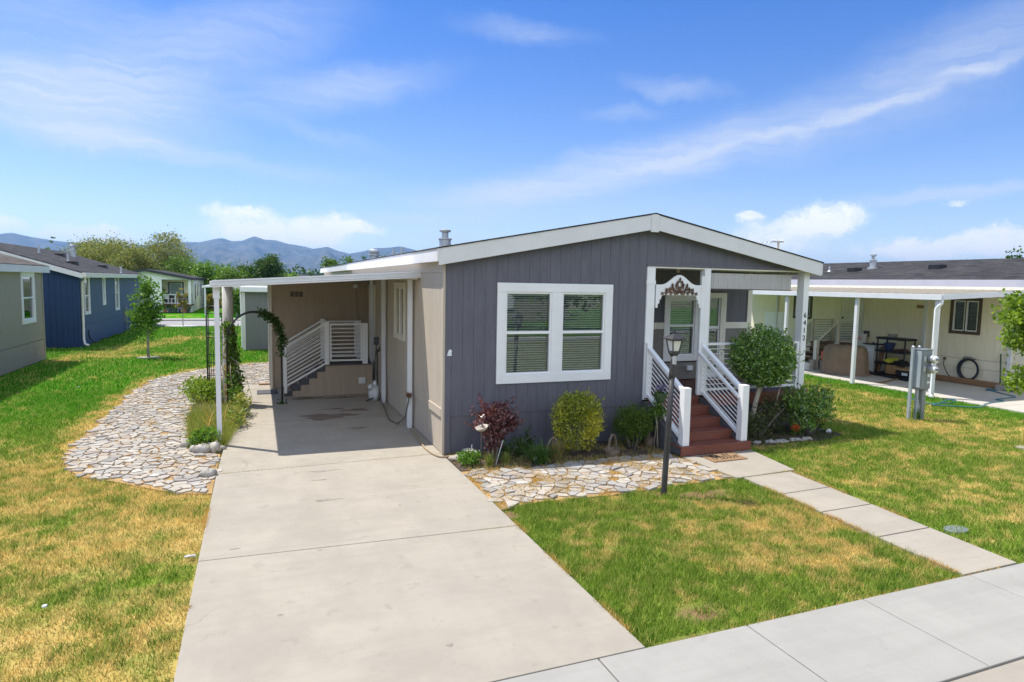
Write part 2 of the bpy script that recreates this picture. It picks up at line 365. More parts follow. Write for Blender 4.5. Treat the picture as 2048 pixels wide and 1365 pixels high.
cirrus = add_all([(cloud(wc, *a), w) for a, w in [
    ((-13, 12.6, -4, 15, 5.2, 0), .6), ((-9, 9.7, -3, 13, 1.4, 0), .45), ((-3, 17.5, 24, 17, 5, 0), .34), ((7, 15.8, 12, 12, 2.4, 0), .42), ((-15, 19, -10, 14, 4, 0), .3),
    ((4, 12.3, -14, 10, 1.1, 0), .18), ((31, 9.9, 13, 20, 3.0, 0), .42), ((20, 7.7, 4, 13, 1.9, 0), .45), ((51, 14.0, 12, 15, .9, 0), .42), ((44, 12.6, 11, 24, 3.8, 0), .32), ((35, 10.6, 13, 12, .7, 0), .2),
    ((35, 16.6, -8, 7, 1.2, 0), .26), ((31, 14.6, 6, 4.5, 1.0, 0), .22), ((22, 20.6, -6, 8, 1.4, 0), .24), ((55, 7.4, 2, 10, .9, 0), .5), ((2, 8.6, -2, 10, 1.2, 0), .2), ((57, 17.3, 10, 14, 3.4, 0), .3), ((12, 5.2, 4, 11, 1.0, 0), .35), ((17, 4.0, 3, 10, .9, 0), .35), ((28, 6, 2, 26, 3.0, 0), .16)]])
fib = N(wt, 'ShaderNodeMapping', i_Scale=(.14, 1.5, 1), i_Rotation=(0, 0, R(-9))); wt.links.new(wc, fib.inputs[0])
fibn = N(wt, 'ShaderNodeTexNoise', i_Scale=.9, i_Detail=6, i_Roughness=.6); wt.links.new(fib.outputs[0], fibn.inputs[0])
cirrus = wm('MULTIPLY', cirrus, wm('MULTIPLY_ADD', fibn.outputs['Fac'], 1.7, .12))
cum = add_all([(cloud(wq, *a), w) for a, w in [
    ((-.5, 4.7, 0, 5, 1.7, .25), .8), ((5.5, 4.5, 4, 4.0, 1.7, .35), .9), ((8.5, 4.5, 0, 3.0, 1.0, .2), .7), ((3, 3.4, 0, 9, 1.6, .1), .5), ((-2, 5.6, 0, 4, .9, .1), .45), ((1, 3.2, 0, 9, 1.6, .2), .45),
    ((-11.5, 3.0, 0, 4.5, 1.1, .4), .75), ((-17, 3.4, 0, 2.6, .9, .4), .75), ((41.5, 5.9, 0, 2.0, .6, .35), .8), ((47.5, 5.6, 2, 4.4, 1.7, .35), .95), ((44, 4.6, 0, 6, 1.5, .2), .85), ((43, 3.3, 0, 5, 1.0, .2), .5),
    ((53.5, 3.0, 0, 3.2, 1.3, .4), .95), ((58.5, 3.6, 0, 3.8, 1.6, .4), .95), ((50, 3.2, 0, 12, 1.4, .1), .35), ((56, 6.35, 0, 1.2, .33, .2), .6), ((60.5, 6.8, 0, 1.0, .3, .2), .5), ((50, 3.0, 0, 1.0, .5, .1), .35)]])
puff = N(wt, 'ShaderNodeTexNoise', i_Scale=.9, i_Detail=6, i_Roughness=.62); wt.links.new(wq, puff.inputs[0])
cum = wm('MULTIPLY', cum, wm('MULTIPLY_ADD', puff.outputs['Fac'], 1.6, .1))
cum = wm('MINIMUM', mapr(cum, .04, 1.05), 1.0)
# sky colour: Nishita, deeper blue with height as the photograph shows it, a blue mixed into the unseen sky overhead to set the fill light
hs = N(wt, 'ShaderNodeHueSaturation', i_Hue=.505, i_Saturation=1.1, i_Value=.88); wt.links.new(sky.outputs[0], hs.inputs['Color'])
elr = N(wt, 'ShaderNodeMapRange', interpolation_type='SMOOTHSTEP'); wt.links.new(el, elr.inputs[0]); elr.inputs[1].default_value = 1.5; elr.inputs[2].default_value = 29.0
tint = mix_rgb(wt, elr.outputs[0], (1.16, 1.04, 1.05), (.40, .74, 1.12))
base = mix_rgb(wt, 1.0, hs.outputs[0], tint, 'MULTIPLY')
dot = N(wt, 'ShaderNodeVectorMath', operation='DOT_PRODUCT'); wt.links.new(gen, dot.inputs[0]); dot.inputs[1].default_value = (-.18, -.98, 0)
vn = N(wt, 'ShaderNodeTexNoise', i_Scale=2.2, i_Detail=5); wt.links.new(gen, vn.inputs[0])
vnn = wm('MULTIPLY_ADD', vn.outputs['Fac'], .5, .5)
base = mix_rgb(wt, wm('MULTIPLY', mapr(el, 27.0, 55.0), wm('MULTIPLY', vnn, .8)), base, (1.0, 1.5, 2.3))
base = mix_rgb(wt, wm('MULTIPLY', wm('MULTIPLY', mapr(dot.outputs['Value'], .05, .6), wm('MULTIPLY', mapr(el, 4, 14), mapr(el, 75, 40))), vnn), base, FILL_GLOW)  # added fill glow behind the camera, lights the front walls and posts
c1 = mix_rgb(wt, wm('MINIMUM', cirrus, .75), base, (4.2, 4.5, 5.0))
c2 = mix_rgb(wt, cum, c1, (6.3, 6.3, 6.3))
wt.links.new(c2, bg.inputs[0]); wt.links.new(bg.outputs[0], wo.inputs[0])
sl = bpy.data.lights.new('sun', 'SUN'); sl.energy = 5.0; sl.angle = R(.53); sl.color = (1, .955, .88)
so = bpy.data.objects.new('sun', sl); COL.objects.link(so); so.rotation_euler = SUNV.to_track_quat('Z', 'Y').to_euler(); so.location = SUNV*60
SC.view_settings.view_transform = 'Standard'; SC.view_settings.look = 'None'; SC.view_settings.exposure = .41; SC.view_settings.gamma = 1
SC.cycles.max_bounces = 10; SC.cycles.diffuse_bounces = 8; SC.cycles.transparent_max_bounces = 12; SC.cycles.volume_bounces = 0
SC.cycles.caustics_reflective = False; SC.cycles.caustics_refractive = False
SC.cycles.use_denoising = True; SC.cycles.denoising_prefilter = 'NONE'; SC.cycles.denoising_input_passes = 'RGB_ALBEDO_NORMAL'
# ================================================================== ground, lawn, paving
def smooth_noise(x, y, s, seed):
    x = x*s+seed*17.3; y = y*s+seed*9.1
    xi = np.floor(x).astype(np.int64); yi = np.floor(y).astype(np.int64); fx = x-xi; fy = y-yi
    def h(a, b):
        q = (a*374761393+b*668265263+seed*1013904223) & 0x7fffffff
        q = ((q ^ (q >> 13))*1274126177) & 0x7fffffff
        return ((q ^ (q >> 16)) & 0xffff)/65535.0
    u = fx*fx*(3-2*fx); v = fy*fy*(3-2*fy)
    return (h(xi, yi)*(1-u)+h(xi+1, yi)*u)*(1-v)+(h(xi, yi+1)*(1-u)+h(xi+1, yi+1)*u)*v
def fbm(x, y, s, seed, o=4):
    r = 0; a = .5; t = 0
    for i in range(o): r = r+a*smooth_noise(x, y, s*2**i, seed+i); t += a; a *= .55
    return r/t
def sst(a, b, x): t = np.clip((x-a)/(b-a), 0, 1); return t*t*(3-2*t)
def seg_d(x, y, a, b):
    ax, ay = a; bx, by = b; dx, dy = bx-ax, by-ay; t = np.clip(((x-ax)*dx+(y-ay)*dy)/(dx*dx+dy*dy), 0, 1)
    return np.hypot(x-ax-t*dx, y-ay-t*dy)
def poly_d(x, y, P, closed=True):
    d = np.full(np.shape(x), 1e9)
    for i in range(len(P) if closed else len(P)-1): d = np.minimum(d, seg_d(x, y, P[i], P[(i+1) % len(P)]))
    return d
def inside(x, y, P):
    r = np.zeros(np.shape(x), dtype=bool); n = len(P)
    for i in range(n):
        (x1, y1), (x2, y2) = P[i], P[(i+1) % n]
        c = ((y1 > y) != (y2 > y)) & (x < (x2-x1)*(y-y1)/((y2-y1) if y2 != y1 else 1e-9)+x1); r ^= c
    return r
FLAG_L = [(-3.57, -.9), (-3.97, -.76), (-4.25, -.53), (-4.91, .1), (-5.39, .48), (-5.68, .97), (-5.86, 1.5), (-5.97, 2.2), (-6.0, 3.6), (-5.97, 5.5), (-6.0, 8.0), (-5.86, 10.2), (-5.46, 11.3), (-4.7, 12.4), (-3.9, 13.4), (-2.5, 13.9),
          (-2.5, 8.75), (-3.5, 8.75), (-3.62, 9.9), (-4.6, 9.6), (-4.45, 6.6), (-4.2, 3.2), (-4.12, 2.0), (-3.9, 1.4), (-3.57, 1.25)]
FLAG_F = [(-.0, -.95), (.4, -1.0), (1.1, -1.12), (1.9, -1.05), (2.6, -1.02), (3.86, -1.02), (3.9, -2.6), (3.6, -2.62), (2.6, -2.68), (1.6, -2.72), (.6, -2.66), (.0, -2.78)]
BED_F = [(.0, .0), (3.95, .0), (3.95, -1.06), (2.6, -1.06), (1.9, -1.1), (1.1, -1.16), (.4, -1.04), (.0, -.98)]
BED_R = [(5.4, .0), (8.2, .0), (8.2, -.9), (7.6, -1.15), (6.6, -1.12), (5.42, -1.12)]
BED_L = [(-3.55, 1.28), (-3.9, 1.42), (-4.12, 2.0), (-4.2, 3.2), (-4.45, 6.6), (-4.6, 9.6), (-3.62, 9.9), (-3.5, 8.7), (-3.4, 6.4), (-3.3, 4.5), (-3.36, 3.0), (-3.46, 1.8)]
DRIVE = [(-3.56, -6.2), (-.02, -6.2), (-.02, 7.85), (-2.64, 7.85), (-2.64, 8.75), (-3.5, 8.75), (-3.56, -.9)]
PAD = [(3.9, -1.38), (5.42, -1.38), (5.2, -2.62), (3.98, -2.68)]
WALK = [(4.08, -2.69), (5.06, -2.66), (4.78, -6.2), (3.9, -6.2)]
NPAD = [(14.62, -6.2), (18.6, -6.2), (18.6, 14), (15.1, 14), (14.9, 6.4), (14.66, -.6)]
SOLID = [DRIVE, PAD, WALK, NPAD, FLAG_L, FLAG_F, BED_F, BED_R, BED_L]
HOUSES = [[(0, 0), (8.1, 0), (8.1, 20.8), (0, 20.8)], [(-2.64, 7.85), (0, 7.85), (0, 11), (-2.64, 11)], [(-18, -2), (-9.95, -2), (-9.95, 16.5), (-18, 16.5)], [(-17.9, 20.6), (-9.76, 20.6), (-9.76, 35.6), (-17.9, 35.6)],
          [(18.4, -6), (26.8, -6), (26.8, 16), (18.4, 16)], [(-3.55, 18.2), (-.3, 18.2), (-.3, 22), (-3.55, 22)]]
def dryness(x, y):
    n1 = fbm(x, y, .75, 3); n2 = fbm(x, y, 2.3, 8, 3); n3 = fbm(x, y, .28, 12); n4 = fbm(x, y, 6.5, 15, 3); n5 = smooth_noise(x, y, 13.0, 77)
    b = np.full(np.shape(x), .33)
    left = x < -1.8
    # left yard: burnt at the front, lush further back
    lf = .80-.62*sst(.5, 4.2, y+.5*(x+8)*(-.35))-.1*sst(-9, -12, x)
    b = np.where(left, lf, b)
    dl = poly_d(x, y, FLAG_L[:16], False)
    b = np.where(left, np.maximum(b, .95-1.25*sst(0, 1.0, dl)), b)
    b = np.where(left & (y > 14), .12, b)
    stripe = seg_d(x, y, (-9.3, 16.6), (-6.2, 25)); stripe2 = seg_d(x, y, (-8.8, 17.0), (-5.8, 17.3))
    b = np.where(left & (y > 10), np.maximum(b, .66-.6*sst(.0, 1.9, np.minimum(stripe, stripe2*1.6))), b)
    g = np.exp(-(((x+4.0)/.8)**2+((y+3.4)/.55)**2))+.7*np.exp(-(((x+6.3)/.9)**2+((y+3.3)/.4)**2))+.6*np.exp(-(((x+5.2)/.5)**2+((y+1.7)/.4)**2))
    b = np.where(left, b-.45*g, b)
    # front lawn: worn in the middle, green along the concrete
    fr = (x > -.1) & (x < 4.6) & (y < -2.4)
    mid = np.exp(-(((x-2.9)/1.5)**2+((y+4.6)/1.0)**2))
    fb = .34+.34*mid-.28*np.exp(-((x-.15)/.42)**2)-.26*np.exp(-((y+6.15)/.32)**2)-.25*np.exp(-(((x-3.6)/.7)**2+((y+2.9)/.4)**2))
    b = np.where(fr, fb, b)
    rt = x > 4.6
    band = seg_d(x, y, (9.2, .6), (13.0, -2.6)); rb = .40+.3*np.exp(-(band/.8)**2)-.3*np.exp(-(((x-8.8)/1.3)**2+((y+.9)/.7)**2))-.35*sst(13.2, 14.4, x)-.22*np.exp(-((x-5.1)/.5)**2)-.25*sst(4, 9, y)
    b = np.where(rt, rb, b)
    b = np.where(y > 26, .08, b)
    return np.clip(sst(np.where(left, .10, .16), np.where(left, 1.05, .95), b+(n1-.5)*.4+(n2-.5)*.7+(n3-.5)*.3+(n4-.5)*1.4+(n5-.5)*.35), 0, 1)
def bare(x, y):
    d = np.minimum(np.hypot((x-2.98)/.72, (y+3.13)/.26), np.hypot((x-.82)/.26, (y+5.83)/.17))
    d = np.minimum(d, np.hypot((x-.4)/.5, (y+6.17)/.08)); d = np.minimum(d, np.hypot((x-.05)/.16, (y+2.95)/.2)); d = np.minimum(d, np.hypot((x-4.75)/.3, (y+5.6)/.1)); d = np.minimum(d, np.hypot((x-2.45)/.2, (y+2.9)/.14))
    return 1-sst(.6, 1.15, d+(fbm(x, y, 4, 5)-.5)*.7)

def grass_mat(name, ground):
    m, nt, out = new_mat(name)
    a = N(nt, 'ShaderNodeAttribute', attribute_name='dry').outputs['Fac']; bz = N(nt, 'ShaderNodeAttribute', attribute_name='bare').outputs['Fac']
    co = objco(nt); isl = nt.nodes.new('ShaderNodeNewGeometry').outputs['Random Per Island']
    lush = N(nt, 'ShaderNodeAttribute', attribute_name='lush').outputs['Fac']
    green = mix_rgb(nt, ramp(nt, noise(nt, co, 6, 4, .65), [(.3, 0), (.7, 1)]), (.095, .225, .016), (.29, .43, .05))
    green = mix_rgb(nt, lush, green, (.085, .33, .014))
    straw = mix_rgb(nt, noise(nt, co, 3, 3), (.62, .475, .13), (.74, .58, .26))
    if not ground:
        sh = N(nt, 'ShaderNodeMath', operation='MULTIPLY_ADD'); nt.links.new(isl, sh.inputs[0]); sh.inputs[1].default_value = .9; sh.inputs[2].default_value = -.45
        ad = N(nt, 'ShaderNodeMath', operation='ADD', use_clamp=True); nt.links.new(a, ad.inputs[0]); nt.links.new(sh.outputs[0], ad.inputs[1]); f = ad.outputs[0]
        c = mix_rgb(nt, f, green, straw)
        c = mix_rgb(nt, 1.0, c, ramp(nt, isl, [(0, .58), (1, 1.42)]), 'MULTIPLY')
    else:
        c = mix_rgb(nt, a, mix_rgb(nt, 1.0, green, (.75, .75, .75), 'MULTIPLY'), mix_rgb(nt, 1.0, straw, (.85, .8, .75), 'MULTIPLY'))
        c = mix_rgb(nt, bz, c, (.23, .14, .08))
    p = N(nt, 'ShaderNodeBsdfDiffuse', i_Roughness=.5); nt.links.new(c, p.inputs[0])
    if ground:
        b = N(nt, 'ShaderNodeBump', i_Strength=.5, i_Distance=.02); nt.links.new(noise(nt, co, 45, 4), b.inputs['Height']); nt.links.new(b.outputs[0], p.inputs['Normal'])
        nt.links.new(p.outputs[0], out.inputs[0])
    else:
        t = nt.nodes.new('ShaderNodeBsdfTranslucent'); nt.links.new(c, t.inputs[0])
        mx = N(nt, 'ShaderNodeMixShader', i_0=.35); nt.links.new(p.outputs[0], mx.inputs[1]); nt.links.new(t.outputs[0], mx.inputs[2]); nt.links.new(mx.outputs[0], out.inputs[0])
    return m
def lushness(x, y): return np.clip(sst(2, 9, y+.8*(-x-6)*(x < -2))*(x < 2)+.9*sst(13.0, 14.4, x), 0, 1)
# the near ground: a fine sheet that joins the wide terrain sheet
xs = np.concatenate([np.arange(-22, -9, .5), np.arange(-9, 16, .16), np.arange(16, 34, .6)]); ys = np.concatenate([np.arange(-9, 3, .14), np.arange(3, 16, .3), np.arange(16, 60, .8)])
GX, GY = np.meshgrid(xs, ys); gx, gy = GX.ravel(), GY.ravel(); nx, ny = len(xs), len(ys)
idx = np.arange(nx*ny).reshape(ny, nx); F = np.stack([idx[:-1, :-1], idx[:-1, 1:], idx[1:, 1:], idx[1:, :-1]], -1).reshape(-1, 4)
gz = -.045+.012*(fbm(gx, gy, 1.2, 21)-.5)
M['lawn_soil'] = grass_mat('lawn_turf', True); M['grass'] = grass_mat('grass_blades', False)
struct(np_mesh('lawn', np.stack([gx, gy, gz], -1), F, M['lawn_soil'], attr={'dry': dryness(gx, gy), 'bare': bare(gx, gy), 'lush': lushness(gx, gy)}))
M['terrain'] = pm('valley_floor', (.09, .115, .05), .95, .3, .02, 0, dirt=(.2, .17, .1), dscale=.004)
struct(MB().quad((-14000, -300, -.12), (14000, -300, -.12), (14000, 14000, -.12), (-14000, 14000, -.12)).build('ground', M['terrain']))

# grass blades: leaf-sized triangles, the colour of each from the same dryness field
def blades(x0, x1, y0, y1, dens, h, w):
    n = int((x1-x0)*(y1-y0)*dens); x = rng.uniform(x0, x1, n); y = rng.uniform(y0, y1, n)
    k = np.ones(n, dtype=bool)
    wx = x+(fbm(x, y, 9, 61, 2)-.5)*.11; wy = y+(fbm(x, y, 9, 67, 2)-.5)*.11
    for P in SOLID+HOUSES: k &= ~inside(wx, wy, P)
    k &= (wy > -6.19) & (rng.uniform(0, 1, n) > bare(x, y)*.93)
    x, y = x[k], y[k]; n = len(x); dr = dryness(x, y)
    hh = h*(.55+.9*rng.uniform(0, 1, n))*(.45+1.1*fbm(x, y, 4.5, 31, 3))*(1-.25*dr); a = rng.uniform(0, 6.283, n); l = rng.uniform(.1, .9, n)*hh; la = rng.uniform(0, 6.283, n)
    b = np.stack([x, y, np.full(n, -.045)], -1); du = np.stack([np.cos(a)*w/2, np.sin(a)*w/2, np.zeros(n)], -1); t = np.stack([x+np.cos(la)*l, y+np.sin(la)*l, -.045+hh], -1)
    return np.stack([b-du, b+du, t], 1).reshape(-1, 3), np.repeat(dr, 3), np.repeat(lushness(x, y), 3)
parts = [blades(-.05, 4.8, -6.2, -2.5, 9000, .055, .0075), blades(-10, -3.5, -6.2, 1.5, 4200, .055, .009), blades(4.8, 11, -6.2, 0, 4200, .055, .009), blades(-11, -3.5, 1.5, 9, 1700, .06, .014),
         blades(8, 14.9, 0, 9, 1700, .06, .014), blades(11, 15, -6.2, 0, 2200, .055, .011), blades(-11.5, 1, 9, 24, 520, .07, .026), blades(-10, 2, 24, 33, 200, .08, .045)]
def clumps(x0, x1, y0, y1, nc, per, r, h, dry):
    cx_ = rng.uniform(x0, x1, nc); cy_ = rng.uniform(y0, y1, nc); x = np.repeat(cx_, per)+rng.normal(0, r, nc*per); y = np.repeat(cy_, per)+rng.normal(0, r, nc*per); k = (y > -6.15)
    for P in SOLID+HOUSES: k &= ~inside(x, y, P)
    x, y = x[k], y[k]; n = len(x); hh = h*rng.uniform(.5, 1.25, n); a = rng.uniform(0, 6.283, n); la = rng.uniform(0, 6.283, n); l = hh*rng.uniform(.2, 1.0, n); w = .009
    b = np.stack([x, y, np.full(n, -.045)], -1); du = np.stack([np.cos(a)*w/2, np.sin(a)*w/2, 0*a], -1); t = np.stack([x+np.cos(la)*l, y+np.sin(la)*l, -.045+hh], -1)
    return np.stack([b-du, b+du, t], 1).reshape(-1, 3), np.repeat(dry*rng.uniform(.3, 1, n), 3), np.repeat(rng.uniform(0, .3, n), 3)
parts += [clumps(0, 4.7, -6.2, -2.6, 110, 90, .06, .085, .15), clumps(-9, -3.6, -6.2, 3, 190, 80, .07, .085, .25), clumps(4.8, 13, -6.2, 3, 190, 80, .07, .085, .2), clumps(0, 4.7, -6.2, -2.6, 45, 60, .05, .05, 1.4), clumps(-9, -3.6, -6.2, 1, 90, 60, .06, .05, 1.4), clumps(4.8, 13, -6.2, 2, 90, 60, .06, .05, 1.4)]
V = np.concatenate([p[0] for p in parts]); D = np.concatenate([p[1] for p in parts]); LU = np.concatenate([p[2] for p in parts])
g = np_mesh('lawn_grass', V, np.arange(len(V)).reshape(-1, 3), M['grass'], attr={'dry': D, 'lush': LU})
tag(g, 'short mown grass, green with straw coloured dry patches', 'grass', kind='stuff')

# ---- concrete, laid as slabs with open joints
def slab(mb, P, z0=-.1, z1=0.0): mb.prism(P, 'z', z0, z1)
dm = MB(); e = .006
ysj = [-6.2, -3.32, .12, 3.35, 6.4]
xl = lambda y: -3.56 if y > -4 else -3.54
slab(dm, [(-3.55, -6.195), (-.02, -6.195), (-.02, -3.40-e), (-3.56, -3.24-e)])
slab(dm, [(-3.56, -3.24+e), (-.02, -3.40+e), (-.02, .10-e), (-3.56, -.02-e)])
slab(dm, [(-3.56, -.02+e), (-.02, .10+e), (-.02, 3.3-e), (-3.5, 3.3-e)])
slab(dm, [(-3.5, 3.3+e), (-.02, 3.3+e), (-.02, 7.84), (-3.5, 7.84)])
slab(dm, [(-3.5, 7.84+2*e), (-2.64, 7.84+2*e), (-2.64, 8.75), (-3.5, 8.75)])
struct(dm.build('driveway', M['concrete'], bevel=.006))
st = MB()
for px, py, rx, ry, sd in ((655, 833, .55, .3, 1), (615, 797, .4, .16, 2), (680, 795, .35, .12, 3), (712, 820, .3, .14, 4), (670, 818, .25, .07, 5), (718, 856, .2, .05, 6)):
    c = on_ground(px, py, .003); rr = random.Random(sd)
    st._add([(c.x+rx*(1+.25*math.sin(3*t+sd)+.18*math.sin(7*t+2*sd))*math.cos(t), c.y+ry*(1+.25*math.sin(3*t+sd)+.18*math.sin(7*t+2*sd))*math.sin(t), .003) for t in [2*math.pi*k/28 for k in range(28)]], [tuple(range(28))])
struct(st.build('driveway_oil_stains', M['concrete_stain']))
sm = MB(); jx = [-7.7, -6.25, -4.8, -3.35, -1.9, -.465, 1.02, 2.42, 3.95, 5.4, 6.9, 8.4, 9.9, 11.4, 12.9, 14.4, 17, 20]
for a, b in zip(jx[:-1], jx[1:]): slab(sm, [(a+e, -7.36), (b-e, -7.36), (b-e, -6.2-e), (a+e, -6.2-e)])
struct(sm.build('sidewalk', M['concrete_grey'], bevel=.008))
km = MB()
for a, b in zip(jx[:-1:2], jx[2::2]): slab(km, [(a+e, -7.95), (b-e, -7.95), (b-e, -7.372), (a+e, -7.372)], -.25, -.004)
struct(km.build('kerb', M['concrete'], bevel=.02))
struct(MB().box(-60, 60, -21, -7.95, -.3, -.14).build('street', M['asphalt']))
struct(MB().box(-60, 60, -22.2, -21.01, -.3, .0).build('far_kerb_walk', M['concrete_grey']))
wm_ = MB(); slab(wm_, PAD)
ts = [0, .235, .45, .70, 1.0]
for a, b in zip(ts[:-1], ts[1:]):
    l = lambda t: (4.08+(3.9-4.08)*t, -2.69-3.5*t); r_ = lambda t: (5.06+(4.78-5.06)*t, -2.66-3.53*t)
    slab(wm_, [(l(a+.003)), (l(b-.003)), (r_(b-.003)), (r_(a+.003))])
struct(wm_.build('walkway', M['concrete'], bevel=.006))
nm = MB(); ny_ = [-6.2, -3.2, .2, 3.6, 7.0, 10.4, 14]
edge = lambda y: 14.62+(y+6.2)*.0205
for a, b in zip(ny_[:-1], ny_[1:]): slab(nm, [(edge(a), a+e), (18.6, a+e), (18.6, b-e), (edge(b), b-e)])
struct(nm.build('neighbour_concrete_pad', M['concrete_pale'], bevel=.006))
struct(MB().box(-60, 60, 33.6, 38.8, -.1, -.02).build('back_road', M['road_far']))
struct(MB().box(-60, 60, 38.8, 40.6, -.1, .06).build('back_sidewalk', M['concrete_grey']))

st2 = MB()
for px, py, rx, ry, sd in ((648, 942, .2, .035, 1), (655, 1000, .16, .03, 2), (640, 960, .1, .02, 5), (752, 895, .09, .03, 3), (640, 1100, .022, .018, 4), (900, 1290, .025, .02, 6), (560, 1230, .02, .016, 7), (800, 1010, .02, .015, 8), (468, 1098, .05, .015, 9)):
    c = on_ground(px, py, .0028)
    st2._add([(c.x+rx*(1+.3*math.sin(3*t+sd)+.22*math.sin(7*t+2*sd))*math.cos(t), c.y+ry*(1+.3*math.sin(3*t+sd)+.22*math.sin(7*t+2*sd))*math.sin(t), .0028) for t in [2*math.pi*k/28 for k in range(28)]], [tuple(range(28))])
M['smudge'] = pm('faint_grey_smudge', (.27, .245, .205), .85, .2, 9, .1, 150)
struct(st2.build('driveway_smudges', M['smudge']))
# ---- planting bed soil and straw under the flagstones
M['straw'] = pm('dry_straw_ground', (.42, .27, .11), .95, .3, 6, .7, 60, dirt=(.2, .13, .07), bdist=.02)
M['soil'] = pm('dark_bed_soil', (.085, .062, .045), .95, .35, 6, .8, 50, dirt=(.2, .14, .08), dscale=2.5, bdist=.03)
struct(MB().prism(FLAG_L, 'z', -.1, -.018).build('gravel_strip_soil', M['straw']))
struct(MB().prism(FLAG_F, 'z', -.1, -.018).build('gravel_strip_soil', M['straw']))
bm_ = MB(); bm_.prism(BED_F, 'z', -.1, -.005); bm_.prism(BED_R, 'z', -.1, -.005); bm_.prism(BED_L, 'z', -.1, -.01); struct(bm_.build('planting_bed', M['soil']))
# ---- flagstones: jittered cells, each clipped against its neighbours and pulled in
def clip_poly(P, mx, my, nx_, ny__):
    o = []
    for i in range(len(P)):
        a, b = P[i], P[(i+1) % len(P)]; da = (a[0]-mx)*nx_+(a[1]-my)*ny__; db = (b[0]-mx)*nx_+(b[1]-my)*ny__
        if da <= 0: o.append(a)
        if (da < 0) != (db < 0) and da != db: t = da/(da-db); o.append((a[0]+(b[0]-a[0])*t, a[1]+(b[1]-a[1])*t))
    return o
def flagstones(name, P, sx, sy, seed, drop):
    rr = random.Random(seed); xs_ = [p[0] for p in P]; ys_ = [p[1] for p in P]; pts = []
    j = 0; y = min(ys_)-.2
    while y < max(ys_)+.2:
        x = min(xs_)-.2+(sx/2 if j % 2 else 0)
        while x < max(xs_)+.2:
            pts.append((x+rr.uniform(-.5, .5)*sx, y+rr.uniform(-.5, .5)*sy)); x += sx
        y += sy; j += 1
    pa = np.array(pts); ok = inside(pa[:, 0], pa[:, 1], P) & (poly_d(pa[:, 0], pa[:, 1], P) > .03)
    mb = MB()
    for i in np.nonzero(ok)[0]:
        c = pts[i]; d = np.hypot(pa[:, 0]-c[0], pa[:, 1]-c[1]); nb = np.argsort(d)[1:15]
        q = [(c[0]-sx, c[1]-sx), (c[0]+sx, c[1]-sx), (c[0]+sx, c[1]+sx), (c[0]-sx, c[1]+sx)]
        for k in nb:
            mx, my = (c[0]+pts[k][0])/2, (c[1]+pts[k][1])/2; vx, vy = pts[k][0]-c[0], pts[k][1]-c[1]; L = math.hypot(vx, vy) or 1
            q = clip_poly(q, mx-vx/L*rr.uniform(.003, .02), my-vy/L*rr.uniform(.003, .02), vx, vy)
            if len(q) < 3: break
        if len(q) < 3 or rr.random() < drop: continue
        z = rr.uniform(-.004, .014); tx, ty = rr.uniform(-.035, .035), rr.uniform(-.035, .035)
        q2 = []
        for k in range(len(q)):
            a, b = q[k], q[(k+1) % len(q)]; L_ = math.hypot(b[0]-a[0], b[1]-a[1]); q2.append(a)
            if L_ > .07: f = rr.uniform(.3, .7); q2.append((a[0]+(b[0]-a[0])*f, a[1]+(b[1]-a[1])*f))
        q = [(px+rr.uniform(-.011, .011), py+rr.uniform(-.011, .011)) for px, py in q2]; n = len(q)
        top = [(px, py, z+tx*(px-c[0])+ty*(py-c[1])) for px, py in q]
        mb._add([(px, py, -.03) for px, py in q]+top, [tuple(range(n, 2*n))]+[(k, (k+1) % n, n+(k+1) % n, n+k) for k in range(n)])
    o = mb.build(name, M['flag'], bevel=0); return struct(o)
m, nt, out = new_mat('grey_flagstone')
p = N(nt, 'ShaderNodeBsdfPrincipled', i_Roughness=.8); p.inputs['Specular IOR Level'].default_value = .3
isl = nt.nodes.new('ShaderNodeNewGeometry').outputs['Random Per Island']; co = objco(nt)
c = ramp(nt, isl, [(0, (.28, .262, .24)), (.14, (.40, .36, .30)), (.3, (.33, .315, .29)), (.46, (.44, .395, .33)), (.64, (.36, .34, .31)), (.78, (.38, .30, .225)), (.88, (.49, .46, .41)), (.95, (.24, .23, .22))], 'CONSTANT')
c = mix_rgb(nt, ramp(nt, noise(nt, co, 9, 5, .65), [(.4, 0), (.72, .55)]), c, (.33, .29, .25))
nt.links.new(c, p.inputs['Base Color']); b = N(nt, 'ShaderNodeBump', i_Strength=.35, i_Distance=.012); nt.links.new(noise(nt, co, 30, 5), b.inputs['Height']); nt.links.new(b.outputs[0], p.inputs['Normal']); nt.links.new(p.outputs[0], out.inputs[0])
M['flag'] = m
flagstones('flagstone_path', FLAG_L, .165, .128, 3, .03)
flagstones('flagstone_path', FLAG_F, .19, .14, 5, .05)
# tufts of dead grass in the stone joints
def tufts(name, P, n, h, w, m, z=-.02, spread=.5, keep=None):
    xs_ = [p[0] for p in P]; ys_ = [p[1] for p in P]; x = rng.uniform(min(xs_), max(xs_), n*3); y = rng.uniform(min(ys_), max(ys_), n*3)
    k = inside(x, y, P) & (fbm(x, y, 3.5, 44) > spread); x, y = x[k][:n], y[k][:n]; q = len(x)
    hh = h*rng.uniform(.4, 1.2, q); a = rng.uniform(0, 6.28, q); la = rng.uniform(0, 6.28, q); l = hh*rng.uniform(.2, 1.1, q)
    b = np.stack([x, y, np.full(q, z)], -1); du = np.stack([np.cos(a)*w/2, np.sin(a)*w/2, 0*a], -1); t = np.stack([x+np.cos(la)*l, y+np.sin(la)*l, z+hh], -1)
    return np_mesh(name, np.stack([b-du, b+du, t], 1).reshape(-1, 3), np.arange(3*q).reshape(-1, 3), m)
M['straw_blade'] = leaf_mat('straw_blades', [(.5, .32, .09), (.66, .45, .17), (.55, .34, .1), (.33, .3, .09)], .3, .7, .2)
